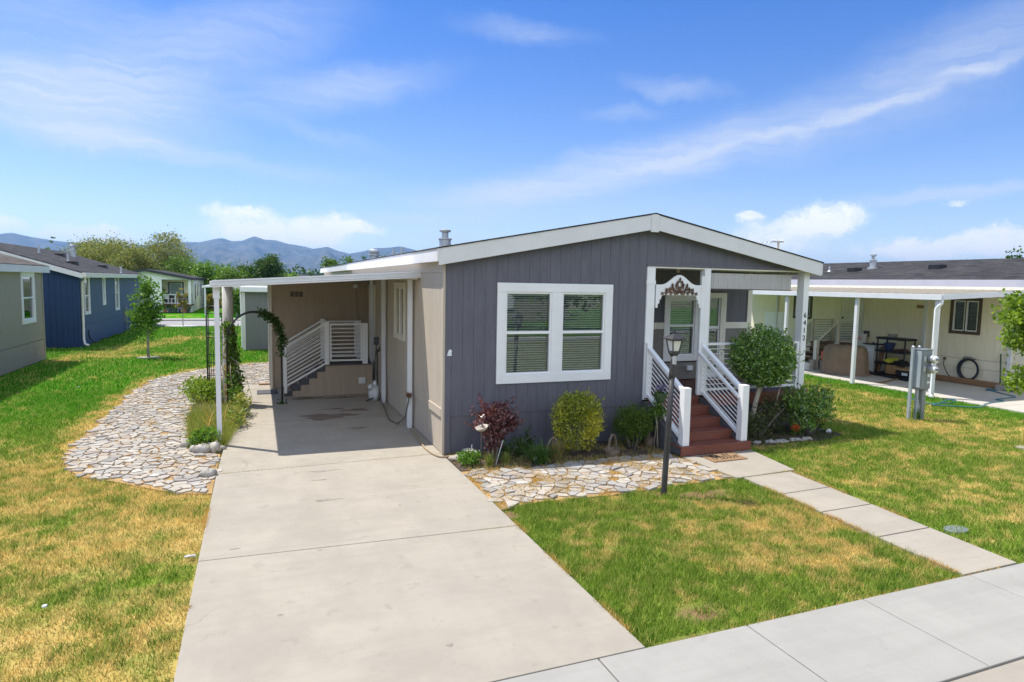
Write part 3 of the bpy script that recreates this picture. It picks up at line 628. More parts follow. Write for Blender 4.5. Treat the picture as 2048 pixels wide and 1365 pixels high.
tag(tufts('dead_grass', FLAG_L, 26000, .045, .009, M['straw_blade'], spread=.53), 'straw coloured dead grass between the stones of the side path', 'dead grass', kind='stuff')
tag(tufts('dead_grass', FLAG_F, 11000, .06, .009, M['straw_blade'], spread=.5), 'straw coloured dead grass between the stones below the front window', 'dead grass', kind='stuff')

# weeds and dead grass in the slab joints and along the edges
def edge_tufts(name, segs, per_m, h, m, label, jit=.012):
    X = []; Y = []
    for a, b in segs:
        L_ = math.hypot(b[0]-a[0], b[1]-a[1]); q = int(L_*per_m); t = rng.uniform(0, 1, q); X.append(a[0]+(b[0]-a[0])*t); Y.append(a[1]+(b[1]-a[1])*t)
    x = np.concatenate(X); y = np.concatenate(Y); k = fbm(x, y, 1.6, 55) > .5; x, y = x[k], y[k]; q = len(x); x = x+rng.normal(0, jit, q); y = y+rng.normal(0, jit, q)
    hh = h*rng.uniform(.3, 1.2, q); a = rng.uniform(0, 6.28, q); la = rng.uniform(0, 6.28, q); l = hh*rng.uniform(.3, 1.4, q); w = .006
    b = np.stack([x, y, np.full(q, -.01)], -1); du = np.stack([np.cos(a)*w/2, np.sin(a)*w/2, 0*a], -1); t = np.stack([x+np.cos(la)*l, y+np.sin(la)*l, hh], -1)
    tag(np_mesh(name, np.stack([b-du, b+du, t], 1).reshape(-1, 3), np.arange(3*q).reshape(-1, 3), m), label, 'dead grass', kind='stuff')
edge_tufts('edge_grass', [((-3.57, -6.1), (-3.57, -.9)), ((-.01, -6.1), (-.01, -2.8)), ((4.07, -2.7), (3.89, -6.15)), ((5.07, -2.7), (4.79, -6.15))], 420, .045, M['straw_blade'], 'straw coloured grass hanging over the concrete edges', .016)
edge_tufts('joint_weeds', [((-.02, -3.4), (-1.1, -3.36)), ((-3.5, -3.24), (-2.9, -3.26)), ((-.02, -6.2), (4.9, -6.2)), ((3.9, -2.68), (5.1, -2.64)), ((-.03, .1), (-3.5, -.02))], 90, .03, M['straw_blade'], 'little dry weeds growing in the joints of the concrete', .006)
# ================================================================== house kit
def wall_frame(origin, u, n):
    """local (a along the wall, w outward, z up) -> world"""
    u, n = Vector(u), Vector(n); o = Vector(origin)
    return Matrix(((u.x, n.x, 0, o.x), (u.y, n.y, 0, o.y), (0, 0, 1, o.z), (0, 0, 0, 1)))
def columns(a0, a1, pitch, holes, breaks=()):
    xs_ = [a0]; x = a0+pitch
    while x < a1-.02: xs_.append(x); x += pitch
    xs_.append(a1)
    return xs_
def planks(mb, a0, a1, z0, ztop, holes=(), pitch=.203, gap=.0045, w0=-.007, w1=0.0, breaks=()):
    """vertical boards between a0 and a1, cut round the holes (a0, a1, z0, z1)"""
    zt = ztop if callable(ztop) else (lambda a: ztop)
    xs_ = columns(a0, a1, pitch, holes); cuts = sorted(set([h[0] for h in holes]+[h[1] for h in holes]+list(breaks)))
    for l, r in zip(xs_[:-1], xs_[1:]):
        pl, pr = l+gap/2, r-gap/2
        es = [pl]+[c for c in cuts if pl+.001 < c < pr-.001]+[pr]
        for a, b in zip(es[:-1], es[1:]):
            m_ = (a+b)/2; spans = [(z0, None)]
            for h in holes:
                if h[0]-1e-6 <= m_ <= h[1]+1e-6:
                    ns = []
                    for s0, s1 in spans:
                        top = zt(m_) if s1 is None else s1
                        if h[2] > s0: ns.append((s0, min(h[2], top)))
                        if h[3] < top: ns.append((h[3], s1))
                    spans = ns
            for s0, s1 in spans:
                ta, tb = (zt(a), zt(b)) if s1 is None else (s1, s1)
                if max(ta, tb) <= s0+.005: continue
                mb.hexa([(a, w0, s0), (b, w0, s0), (b, w1, s0), (a, w1, s0), (a, w0, ta), (b, w0, tb), (b, w1, tb), (a, w1, ta)])
def wall(name, M_, a0, a1, z0, ztop, mat, parent, holes=(), pitch=.203, gap=.0045, breaks=(), label=None):
    mb = MB(M_); planks(mb, a0, a1, z0, ztop, holes, pitch, gap, breaks=breaks)
    planks(mb, a0, a1, z0, ztop, holes, 50, 0, -.12, -.0072, breaks)
    return mb.build(name, mat, parent, label=label)
def window(M_, a0, a1, z0, z1, parent, trim=.12, trim_mat=None, split=None, rail=None, blinds=True, sill=True, glass='glass', name='window', deep=.35, sash_mat='vinyl', label=None, curtain=False):
    """a trimmed window; split = list of (u0,u1) sash bays inside the trim; rail = height of the meeting rail"""
    tm = trim_mat or M['white']
    mb = MB(M_); t = trim
    mb.box(a0, a0+t, -.01, .03, z0+t*1.0, z1-t); mb.box(a1-t, a1, -.01, .03, z0+t*1.0, z1-t); mb.box(a0, a1, -.01, .032, z1-t, z1); mb.box(a0, a1, -.01, .034, z0, z0+t)
    i0, i1, j0, j1 = a0+t, a1-t, z0+t, z1-t
    bays = split or [(i0, i1)]
    for (b0, _), (_, b1) in zip(bays[1:], bays[:-1]): mb.box(b1, b0, -.01, .026, j0, j1)
    w = mb.build(name, tm, parent, bevel=.004, label=label)
    for b0, b1 in bays:
        s = MB(M_); q = .035
        s.box(b0, b0+q, -.05, .012, j0, j1); s.box(b1-q, b1, -.05, .012, j0, j1); s.box(b0+q, b1-q, -.05, .012, j1-q, j1); s.box(b0+q, b1-q, -.05, .012, j0, j0+q)
        if rail: s.box(b0+q, b1-q, -.05, .016, rail-.025, rail+.025)
        s.build('sash', M[sash_mat], w, bevel=.003)
        g = MB(M_)
        for z_, y_, k in ((j0+q, (rail-.025) if rail else j1-q, -.035), ((rail+.025) if rail else None, j1-q, -.02)):
            if z_ is None: continue
            g.box(b0+q, b1-q, k-.006, k, z_, y_)
        g.build('pane', M[glass], w)
        if blinds:
            bl = MB(M_); z = j1-q-.02
            bl.box(b0+q, b1-q, -.1, -.07, j1-q-.04, j1-q)
            while z > j0+q+.02:
                z0_ = z; z += random.uniform(-.003, .003)
                bl.hexa([(b0+q+.01, -.105, z+.0), (b1-q-.01, -.105, z+.0), (b1-q-.01, -.075, z-.012), (b0+q+.01, -.075, z-.012), (b0+q+.01, -.105, z+.003), (b1-q-.01, -.105, z+.003), (b1-q-.01, -.075, z-.009), (b0+q+.01, -.075, z-.009)]); z = z0_-.042
            bl.build('blind', M['blind'], w)
        if curtain:
            c_ = MB(M_); n_ = 24
            for side in (0, 1):
                for i in range(n_):
                    f0, f1 = i/n_, (i+1)/n_; wid = (b1-b0)*.42
                    def X(f, z): 
                        sw = (1-((z-j0)/(j1-j0)))*.0+math.sin(((j1-z)/(j1-j0))*2.2)*.45
                        return (b0+q+f*wid*(1-sw)) if side == 0 else (b1-q-f*wid*(1-sw))
                    zz = [j1-q, (j1+rail)/2 if rail else (j1+j0)/2, rail or j0+.2]
                    for z_a, z_b in zip(zz[:-1], zz[1:]):
                        d0, d1 = -.066+.008*math.sin(i*2.1), -.066+.008*math.sin((i+1)*2.1)
                        c_.quad((X(f0, z_a), d0, z_a), (X(f1, z_a), d1, z_a), (X(f1, z_b), d1, z_b), (X(f0, z_b), d0, z_b))
            c_.build('curtain', M['lace'], w, recalc=False)
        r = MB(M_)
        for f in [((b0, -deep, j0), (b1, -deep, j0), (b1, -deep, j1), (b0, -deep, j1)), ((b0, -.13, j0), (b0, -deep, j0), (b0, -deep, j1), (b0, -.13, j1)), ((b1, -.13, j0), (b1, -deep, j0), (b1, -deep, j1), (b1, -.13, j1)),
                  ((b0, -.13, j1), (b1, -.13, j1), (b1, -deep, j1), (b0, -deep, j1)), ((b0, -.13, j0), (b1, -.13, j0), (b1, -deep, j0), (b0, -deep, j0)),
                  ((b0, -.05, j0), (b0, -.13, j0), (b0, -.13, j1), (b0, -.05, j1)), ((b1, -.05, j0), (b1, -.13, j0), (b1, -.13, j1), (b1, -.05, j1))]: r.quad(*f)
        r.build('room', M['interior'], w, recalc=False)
    return w
def rail_panel(parent, A, B, ztA, ztB, zbA, zbB, nbar, name='railing', mat='vinyl', end_posts=(), pw=.1, rw=.06, rh=.045, bar_r=.009, bar_mat=None, posts_z=None, cap=True):
    """railing between plan points A and B, its rails at zt*/zb* (sloping if they differ), nbar bars parallel to them"""
    A, B = Vector((*A, 0)), Vector((*B, 0)); Z = Vector((0, 0, 1))
    o = MB().bar(A+Z*ztA, B+Z*ztB, rw, rh).build(name, M[mat], parent, bevel=.004); MB().bar(A+Z*zbA, B+Z*zbB, rw*.8, rh).build('bottom_rail', M[mat], o, bevel=.004)
    for i in range(nbar):
        f = (i+1)/(nbar+1); b = MB().tube([A+Z*(zbA+(ztA-zbA)*f), B+Z*(zbB+(ztB-zbB)*f)], bar_r, 6); b.build('rail_bar', M[bar_mat or mat], o)
    d = (B-A).normalized()
    for (t, z0, z1) in end_posts:
        p = A+(B-A)*t; q = MB(); q.box(p.x-pw/2, p.x+pw/2, p.y-pw/2, p.y+pw/2, z0, z1)
        if cap: q.box(p.x-pw/2-.008, p.x+pw/2+.008, p.y-pw/2-.008, p.y+pw/2+.008, z1, z1+.018)
        q.build('newel_post', M[mat], o, bevel=.006)
    return o
M['lace'] = leaf_mat('lace_curtain', [(.7, .7, .68), (.7, .7, .68)], .4, .8, .1)
def gable_roof(name, x0, x1, y0, y1, ze, zr, mat, parent, th=.05, ridge_x=None):
    xr = (x0+x1)/2 if ridge_x is None else ridge_x; mb = MB()
    mb.prism([(x0, ze), (xr, zr), (xr, zr-th), (x0, ze-th)], 'y', y0, y1); mb.prism([(xr, zr), (x1, ze), (x1, ze-th), (xr, zr-th)], 'y', y0, y1)
    return mb.build(name, mat, parent)

# ================================================================== the grey house
XR, XE0, XE1 = 3.97, -.17, 8.15
ZE, ZRG = 3.515, 4.29
def rk(x): return ZRG-(XR-x)*(ZRG-ZE)/(XR-XE0) if x < XR else ZRG-(x-XR)*(ZRG-ZE)/(XE1-XR)
H = thing('house', 'low grey single storey house with white gable fascia and front porch', 'house', (4, 0, 0))
FW = wall_frame((0, 0, 0), (1, 0, 0), (0, -1, 0))
WIN = (.92, 3.21, 1.19, 2.965)
hole = [(WIN[0]+.03, WIN[1]-.03, WIN[2]+.03, WIN[3]-.03)]
wall('front_wall', FW, .1, 3.94, .665, lambda x: rk(x)-.2, M['charcoal'], H, hole)
MB(FW).box(0, .1, -.012, .012, .0, 3.3).box(.1, 3.94, -.02, -.004, .645, .668).build('corner_trim', M['charcoal'], H, bevel=.004)
wall('skirting', wall_frame((0, .012, 0), (1, 0, 0), (0, -1, 0)), .1, 3.94, 0, .65, M['charcoal'], H, pitch=.305)
# header and gable over the porch
gb = MB(FW); planks(gb, 3.94, 8.1, 3.38, lambda x: rk(x)-.2, breaks=(XR,)); planks(gb, 3.94, 8.1, 3.38, lambda x: rk(x)-.2, (), 50, 0, -.12, -.0072, breaks=(XR,)); gb.build('gable_wall', M['charcoal'], H)
MB(FW).box(3.94, 8.1, -.14, .014, 3.325, 3.385).build('porch_header', M['charcoal'], H, bevel=.004)
MB(FW).box(3.96, 8.06, -.16, .006, 3.30, 3.324).build('header_trim', M['cream'], H)
window(FW, *WIN, H, trim=.155, split=[(1.075, 1.965), (2.165, 3.055)], rail=2.09)
# rake fascia, roof
fa = MB()
for a, b in ((XE0, XR-.085), (XR+.085, XE1)):
    fa.prism([(a, rk(a)-.005), (b, rk(b)-.005), (b, rk(b)-.285), (a, rk(a)-.285)], 'y', -.185, -.155)
fa.prism([(XR-.085, rk(XR-.085)-.0), (XR, ZRG-.0), (XR+.085, rk(XR+.085)-.0), (XR+.085, rk(XR)-.335), (XR-.085, rk(XR)-.335)], 'y', -.197, -.155)
fa.box(XE0-.03, XE0, -.19, 20.95, 3.29, 3.515); fa.box(XE1, XE1+.03, -.19, 20.95, 3.25, 3.485)
fa.build('fascia', M['fascia'], H, bevel=.004)
sf = MB(); sf.prism([(XE0, rk(XE0)-.16), (XR, ZRG-.16), (XR, ZRG-.18), (XE0, rk(XE0)-.18)], 'y', -.154, 0); sf.prism([(XR, ZRG-.16), (XE1, rk(XE1)-.16), (XE1, rk(XE1)-.18), (XR, ZRG-.18)], 'y', -.154, 0)
sf.box(XE0, -.02, .001, 20.9, 3.30, 3.32); sf.box(8.122, XE1, .001, 20.9, 3.265, 3.28); sf.build('soffit', M['white'], H)
rf = gable_roof('roof', XE0-.045, XE1+.045, -.203, 21.0, ZE+.004, ZRG+.022, M['shingle_dark'], H, .02, XR)
def flue(px, py, Y, r, h, parent, tall=True):
    p = at_y(px, py, Y); z0 = rk(p.x)-.02
    mb = MB(); mb.lathe([(r*1.5, z0), (r*1.5, z0+h*.42), (r*1.75, z0+h*.44), (r*1.75, z0+h*.5), (r*.85, z0+h*.52), (r*.85, z0+h*.85)], (p.x, p.y, 0), 14)
    mb.lathe([(r*1.45, z0+h*.84), (r*1.5, z0+h*.93), (r*.5, z0+h)], (p.x, p.y, 0), 14)
    return mb.build('flue', M['galv'], parent, smooth=False)
flue(890, 490, 3.2, .085, .42, rf)
p = at_y(748, 514, 14); MB().lathe([(.16, rk(p.x)-.05), (.16, rk(p.x)+.12), (.2, rk(p.x)+.14), (.2, rk(p.x)+.2), (.16, rk(p.x)+.22), (.2, rk(p.x)+.26), (.2, rk(p.x)+.33), (.1, rk(p.x)+.38)], (p.x, p.y, 0), 14).build('flue', M['galv'], rf)
for px, py, Y in ((787, 509, 15), (804, 506, 13)):
    p = at_y(px, py, Y); MB().lathe([(.05, rk(p.x)-.05), (.045, rk(p.x)+.3)], (p.x, p.y, 0), 10).build('vent_pipe', M['galv'], rf)
# left side wall, belly band, window
LW = wall_frame((-.03, 0, 0), (0, 1, 0), (-1, 0, 0))
lw_hole = [(3.08, 4.10, 1.72, 2.89)]
wall('side_wall', LW, .08, 20.8, .66, 3.30, M['taupe'], H, lw_hole, .15, .008)
wall('skirting', wall_frame((-.015, 0, 0), (0, 1, 0), (-1, 0, 0)), .08, 20.8, 0, .645, M['taupe'], H, pitch=.2)
MB(LW).box(0.0, .08, -.03, .012, 0, 3.3).box(.081, .95, -.005, .02, .64, .79).box(.95, 20.8, -.005, .008, .642, .665).box(.02, 20.8, -.005, .018, 3.12, 3.3).build('corner_trim', M['taupe'], H, bevel=.004)
window(LW, 3.04, 4.14, 1.68, 2.93, H, trim=.1, trim_mat=M['cream'], split=[(3.14, 3.575), (3.605, 4.04)], blinds=False, sash_mat='cream', glass='glass_dim')
MB().box(8.09, 8.12, 1.8, 20.8, 0, 3.3).box(-.02, 8.1, 20.78, 20.8, 0, 3.3).build('rear_wall', M['taupe'], H)
# porch: recess wall, floor, ceiling
PY = 1.8
PW = wall_frame((0, PY, 0), (1, 0, 0), (0, -1, 0))
wn1 = (5.63, 6.60, 1.24, 2.80); wn2 = (6.78, 7.36, .81, 2.82)
h1 = [(wn1[0]+.03, wn1[1]-.03, wn1[2]+.03, wn1[3]-.03), (wn2[0]+.02, wn2[1]-.02, .81, wn2[3]-.02)]
wall('porch_wall', PW, 3.95, 8.09, 2.14, 3.32, M['charcoal'], H, h1, .2)
for a, b in ((3.95, 5.64), (5.64, 6.59), (6.59, 6.79), (7.35, 8.09)):
    lap = MB(PW); z = .815
    while z < 2.0:
        if not (a == 5.64 and z+.12 > 1.25): lap.hexa([(a, -.02, z), (b, -.02, z), (b, .008, z), (a, .008, z), (a, -.02, z+.131), (b, -.02, z+.131), (b, -.004, z+.131), (a, -.004, z+.131)])
        z += .13
    lap.build('lap_siding', M['taupe_dark'], H)
for a, b, z0, z1, t in ((3.95, 5.629, 1.985, 2.135, .02), (6.605, 6.775, 1.985, 2.135, .02), (7.365, 7.99, 1.985, 2.135, .02), (7.99, 8.12, .81, 3.3, .024)): MB(PW).box(a, b, -.01, t, z0, z1).build('porch_wall_trim', M['cream'], H, bevel=.003)
window(PW, *wn1, H, trim=.13, rail=2.06, blinds=True, glass='glass')
dw = MB(PW); dw.box(wn2[0], wn2[0]+.09, -.01, .03, .81, 2.82).box(wn2[1]-.16, wn2[1], -.01, .03, .81, 2.82).box(wn2[0]+.09, wn2[1]-.16, -.01, .032, 2.70, 2.82)
dr = dw.build('front_door', M['cream'], H, bevel=.003)
MB(PW).box(wn2[0]+.09, wn2[0]+.13, -.05, 0, .82, 2.7).box(wn2[1]-.2, wn2[1]-.16, -.05, 0, .82, 2.7).box(wn2[0]+.13, wn2[1]-.2, -.05, 0, 1.98, 2.04).box(wn2[0]+.13, wn2[1]-.2, -.05, 0, .82, 1.0).build('screen_door_frame', M['vinyl'], dr)
MB(PW).box(wn2[0]+.13, wn2[1]-.2, -.03, -.024, 1.0, 1.98).box(wn2[0]+.13, wn2[1]-.2, -.03, -.024, 2.04, 2.7).build('door_glass', M['glass'], dr)
MB(PW).box(wn2[0]+.09, wn2[1]-.16, -.2, -.19, .82, 2.7).build('door_leaf', M['skirt_dark'], dr)
MB().box(3.96, 8.06, 0.0, PY, 3.326, 3.34).build('porch_ceiling', M['white'], H)
dk = MB(); x = 3.97
y = -.055
while y < PY-.03: dk.box(3.97, 8.06, y, min(y+.132, PY-.025), .775, .80); y += .138
dk.build('porch_deck', M['deck'], H, bevel=.004)
MB().box(5.40, 8.09, -.075, -.05, .56, .80).box(8.065, 8.09, -.05, 1.8, .56, .80).build('deck_fascia', M['redwood'], H, bevel=.003)
wall('porch_skirting', wall_frame((0, .03, 0), (1, 0, 0), (0, -1, 0)), 5.40, 8.06, 0, .58, M['skirt_dark'], H, pitch=.4)
MB().box(8.045, 8.06, .05, 1.8, 0, .58).build('porch_skirting', M['skirt_dark'], H)
def post(x0, x1, y0, y1, z0, z1, m='white'):
    return MB().box(x0, x1, y0, y1, z0, z1).build('porch_post', M[m], H, bevel=.006)
pl = MB().box(3.945, 4.125, -.03, .11, .76, 3.3).box(3.935, 4.135, -.036, .1, 2.98, 3.06); pl.build('porch_post', M['white'], H, bevel=.005)
post(5.275, 5.425, -.03, .12, .80, 3.3)
P3 = post(7.855, 8.0, -.03, .16, .76, 3.3)
def text_obj(body, M_, size, m, parent, name, depth=.004):
    c = bpy.data.curves.new(name, 'FONT'); c.body = body; c.size = size; c.extrude = depth; c.align_x = 'CENTER'; c.align_y = 'CENTER'; c.materials.append(m)
    t = bpy.data.objects.new(name, c); COL.objects.link(t); bpy.context.view_layer.update()
    me = bpy.data.meshes.new_from_object(t.evaluated_get(bpy.context.evaluated_depsgraph_get())); me.transform(M_); me.name = name
    bpy.data.objects.remove(t); bpy.data.curves.remove(c); me.materials.clear()
    return link(name, me, m, parent)
FACE = lambda x, y, z: Matrix(((1, 0, 0, x), (0, 0, -1, y), (0, 1, 0, z), (0, 0, 0, 1)))   # text that faces the street
for i, ch in enumerate('6412'):
    text_obj(ch, FACE(7.928, -.034, 2.39-.163*i), .155, M['ink'], P3, 'house_number')
# railings on the porch edge
rail_panel(H, (5.43, .04), (7.85, .04), 1.81, 1.81, .885, .885, 8, name='porch_railing', rw=.07)
rail_panel(H, (7.95, .17), (7.95, 1.77), 1.81, 1.81, .885, .885, 8, name='porch_railing', rw=.07)
pp = MB().box(7.79, 7.855, -.0, .09, .8, 1.83).build('porch_post', M['white'], H, bevel=.004)
# curved white arch board between the posts, with its stepped brackets
pts = []
for i in range(41):
    t = i/40; x = 4.14+t*(5.19-4.14); pts.append((x, 2.985+.19*(.5-.5*math.cos(2*math.pi*min(1, max(0, (t-.1)/.8))))**1.15))
low = [(5.19, 2.54), (5.15, 2.54), (5.15, 2.62), (5.12, 2.62), (5.12, 2.70), (5.085, 2.70), (5.085, 2.745), (5.04, 2.785), (4.30, 2.785), (4.255, 2.745), (4.255, 2.70), (4.22, 2.70), (4.22, 2.62), (4.185, 2.62), (4.185, 2.54), (4.14, 2.54)]
MB().prism(pts+low, 'y', -.05, -.02).build('arch_board', M['white'], H, bevel=.003)
lp = [(5.19, .80), (5.27, .80), (5.27, 3.13)]+[(5.23+.04*math.cos(a), 3.13+.04*math.sin(a)) for a in [math.pi*k/8 for k in range(1, 8)]]+[(5.19, 3.13)]
MB().prism(lp, 'y', -.055, -.02).build('arch_leg', M['white'], H, bevel=.003)
# outside outlet, light above the window
MB(PW).box(6.28, 6.44, .0, .07, 1.02, 1.13).build('outlet_cover', M['sticker'], H, bevel=.006)
sg = MB(FW); sg._add([(.03, .016, 1.71), (.115, .016, 1.71), (.105, .016, 1.76), (.115, .016, 1.80), (.09, .016, 1.82), (.06, .016, 1.81), (.045, .016, 1.77)], [(0, 1, 2, 3, 4, 5, 6)]); sg._add([(.03, .012, 1.71), (.115, .012, 1.71), (.115, .012, 1.80)], [(0, 1, 2)])
sp_ = MB(FW).prism([(.03, 1.71), (.115, 1.71), (.105, 1.76), (.115, 1.80), (.09, 1.82), (.06, 1.81), (.045, 1.77)], 'y', .012, .018).build('number_plate', M['sticker'], H)
# ---- storage room at the end of the carport
SWF = wall_frame((0, 7.85, 0), (1, 0, 0), (0, -1, 0))
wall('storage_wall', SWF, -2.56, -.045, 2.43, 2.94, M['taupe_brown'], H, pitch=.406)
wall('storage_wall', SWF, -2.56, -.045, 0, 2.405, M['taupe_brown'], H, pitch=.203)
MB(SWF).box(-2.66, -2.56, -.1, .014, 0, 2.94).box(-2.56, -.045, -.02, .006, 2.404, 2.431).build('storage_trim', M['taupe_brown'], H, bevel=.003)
MB().box(-2.66, -2.63, 7.95, 11, 0, 2.94).box(-2.63, -.1, 10.95, 11, 0, 2.94).build('storage_wall', M['taupe'], H)
MB(SWF).box(-2.655, -2.6, .0145, .03, .0, 2.9).build('storage_corner_board', M['cream'], H)
for i in range(3):
    MB(SWF).box(-2.12+i*.113, -2.03+i*.113, -.005, .012, 2.49, 2.63).build('gable_vent', M['dark_slot'], H)
fl = MB(); fl.lathe([(.055, -.03), (.075, 0), (.06, .05), (.02, .07)], (0, 0, 0), 12)
fl.M = None
fl = MB(Matrix.Translation((-.40, 7.78, 2.80)) @ Matrix.Rotation(R(90), 4, 'X')); fl.lathe([(.07, -.06), (.07, -.03), (.03, -.02), (.05, .02), (.06, .08), (.03, .1)], (0, 0, 0), 14); fl.build('flood_light', M['plastic_white'], H, smooth=True)
MB().tube([(-.38, 7.835, 2.74), (-.37, 7.835, 2.4), (-.33, 7.835, 2.0), (-.3, 7.835, 1.8)], .006, 5).build('cable', M['dark_slot'], H)
sd = MB(LW); sd.box(6.75, 7.68, -.0, .04, .82, .9).box(6.75, 6.86, 0, .04, .9, 2.85).box(7.58, 7.68, 0, .04, .9, 2.85).box(6.86, 7.58, 0, .042, 2.74, 2.85)
sdo = sd.build('side_door', M['cream'], H, bevel=.003); MB(LW).box(6.86, 7.58, 0, .02, .9, 2.74).build('door_leaf', M['vinyl'], sdo); MB(LW).box(6.98, 7.46, .02, .026, 1.8, 2.6).build('door_glass', M['glass_dim'], sdo)

# ================================================================== front steps
S = thing('front_steps', 'red brown front steps with white bar railings leading up to the porch', 'steps', (4.65, -.7, 0))
for k in range(5):
    y0 = -1.38+.33*k; z = .16*(k+1)
    x0, x1 = (3.88, 5.42) if k == 0 else (4.06, 5.24)
    MB().box(x0+(0 if k else .0), x1, y0+.012, y0+.03, z-.16+(0 if k == 0 else .002), z-.028).build('riser', M['redwood'], S)
    if k < 4:
        t = MB(); t.box(x0, x1, y0, y0+.165, z-.026, z); t.box(x0, x1, y0+.171, y0+.345, z-.026, z); t.build('tread', M['redwood'], S, bevel=.004)
for x0 in (3.9, 5.25):
    s_ = MB(); s_.prism([(-1.34, 0), (-.06, 0), (-.06, .74), (-.2, .74), (-1.05, .28), (-1.34, .12)], 'x', x0, x0+.14); s_.build('stringer', M['skirt_dark'], S)
for x0, side in ((4.01, 'l'), (5.29, 'r')):
    rl = rail_panel(S, (x0, -1.22), (x0, -.03), 1.10, 1.80, .25, .90, 9, name='stair_railing', rw=.09, rh=.05, bar_r=.0095)
    MB().box(x0-.07, x0+.07, -1.32, -1.18, .162, 1.19).build('newel_post', M['white'], rl, bevel=.006)
    MB().box(x0-.05, x0+.05, -.09, -.032, .80, 1.87).build('newel_post', M['white'], rl, bevel=.006)
    if side == 'r': MB().bar((x0-.1, -1.20, .99), (x0-.1, -.04, 1.67), .06, .05).bar((x0-.1, -1.2, .97), (x0-.02, -1.24, .97), .05, .05).build('handrail', M['white'], rl, bevel=.004)

# ================================================================== carport
CP = thing('carport', 'white aluminium carport roof along the left side of the grey house', 'carport', (-1.8, 4, 0))
zc = lambda x: 3.155+x*(3.155-2.915)/3.63
cr = MB(); cr.prism([(-3.62, zc(-3.62)-.01), (-.05, zc(-.05)-.01), (-.05, zc(-.05)-.05), (-3.62, zc(-3.62)-.05)], 'y', 1.72, 11.2)
cr.build('roof_panel', M['alu'], CP)
ff = MB()
for i in range(4):
    o0, o1 = .0-.0315*i, -.029-.0315*i; pr = .012 if i % 2 == 0 else .0
    ff.prism([(-3.66, zc(-3.66)+o0), (-.01, zc(-.01)+o0), (-.01, zc(-.01)+o1), (-3.66, zc(-3.66)+o1)], 'y', 1.655-pr, 1.70)
ff.prism([(-3.655, zc(-3.66)-.005), (-.012, zc(-.01)-.005), (-.012, zc(-.01)-.12), (-3.655, zc(-3.66)-.12)], 'y', 1.665, 1.71)
ff.build('fascia', M['alu'], CP, bevel=.003)
MB().box(-3.7, -3.62, 1.66, 11.2, 2.80, 2.90).build('gutter', M['alu'], CP, bevel=.01)
MB().box(-.2, -.06, 1.75, 7.8, 2.995, 3.03).build('wall_beam', M['cream'], CP)
for y in (2.2, 5.1, 6.85):
    m_ = MB(); m_.box(-.155, -.075, y-.045, y+.045, 0, 2.99)
    for k in range(3): m_.box(-.163, -.155, y-.04+k*.03, y-.02+k*.03, 0.01, 2.985)
    m_.build('wall_post', M['alu'], CP, bevel=.003)
dp = MB(); dp.box(-3.645, -3.565, 1.80, 1.88, .14, 2.80); dp.box(-3.66, -3.55, 1.79, 1.89, 2.6, 2.81)
dp.hexa([(-3.645, 1.80, .14), (-3.565, 1.80, .14), (-3.565, 1.88, .14), (-3.645, 1.88, .14), (-3.645, 1.80, .141), (-3.565, 1.80, .141), (-3.565, 1.88, .141), (-3.645, 1.88, .141)])
dp.hexa([(-3.69, 1.74, .03), (-3.61, 1.70, .03), (-3.61, 1.76, .0), (-3.69, 1.80, .0), (-3.645, 1.80, .16), (-3.565, 1.80, .16), (-3.565, 1.88, .12), (-3.645, 1.88, .12)])
dp.box(-3.651, -3.559, 1.795, 1.885, .72, .725).build('downspout_post', M['alu'], CP, bevel=.004)
lg = MB(); lg.tube([(-3.61, 6.0, -.05), (-3.615, 6.0, .8), (-3.6, 6.0, 1.7), (-3.6, 6.0, 2.84)], [.14, .13, .122, .12], 14); lg.build('log_post', M['wood_old'], CP, smooth=True)

# ---- side steps under the carport
SS = thing('side_steps', 'taupe side landing with white bar railings under the carport', 'steps', (-1.3, 7, 0))
YF, YB, LZ = 6.45, 7.6, .80
SF = wall_frame((0, YF, 0), (1, 0, 0), (0, -1, 0)); rs_ = LZ/5
sk = MB(SF)
def stz(x): return LZ-.03 if x > -1.36 else max(rs_*.9, LZ-rs_*(int((-1.36-x)/.2)+1)-.03)
edges_ = [-2.38, -2.16, -1.96, -1.76, -1.56, -1.36, -1.16, -.96, -.76, -.56, -.36, -.16]
for a, b in zip(edges_[:-1], edges_[1:]):
    t = stz((a+b)/2); sk.box(a+.002, b-.002, -.009, 0, 0, t); sk.box(a, b, -.06, -.0095, 0, t)
sk.build('side_panel', M['taupe_brown'], SS)
for k in range(5):
    x1 = -1.36-.2*k; z = LZ-rs_*(k+1)
    if z < .05: continue
    MB().box(x1-.22, x1+.02, YF+.01, YB, z-.03, z).build('tread', M['skirt_dark'], SS)
    MB().box(x1-.012, x1, YF+.01, YB, z+.002, z+rs_-.032).build('riser', M['taupe'], SS)
for k in range(5):
    x1 = -1.36-.2*k; z = LZ-rs_*k
    MB(SF).box(x1-.2, x1-.002, .001, .012, max(.02, z-rs_), z-.005).build('stringer_block', M['skirt_dark'], SS)
MB().box(-1.38, -.17, YF-.03, YB+.02, LZ-.03, LZ+.005).build('landing', M['skirt_dark'], SS)
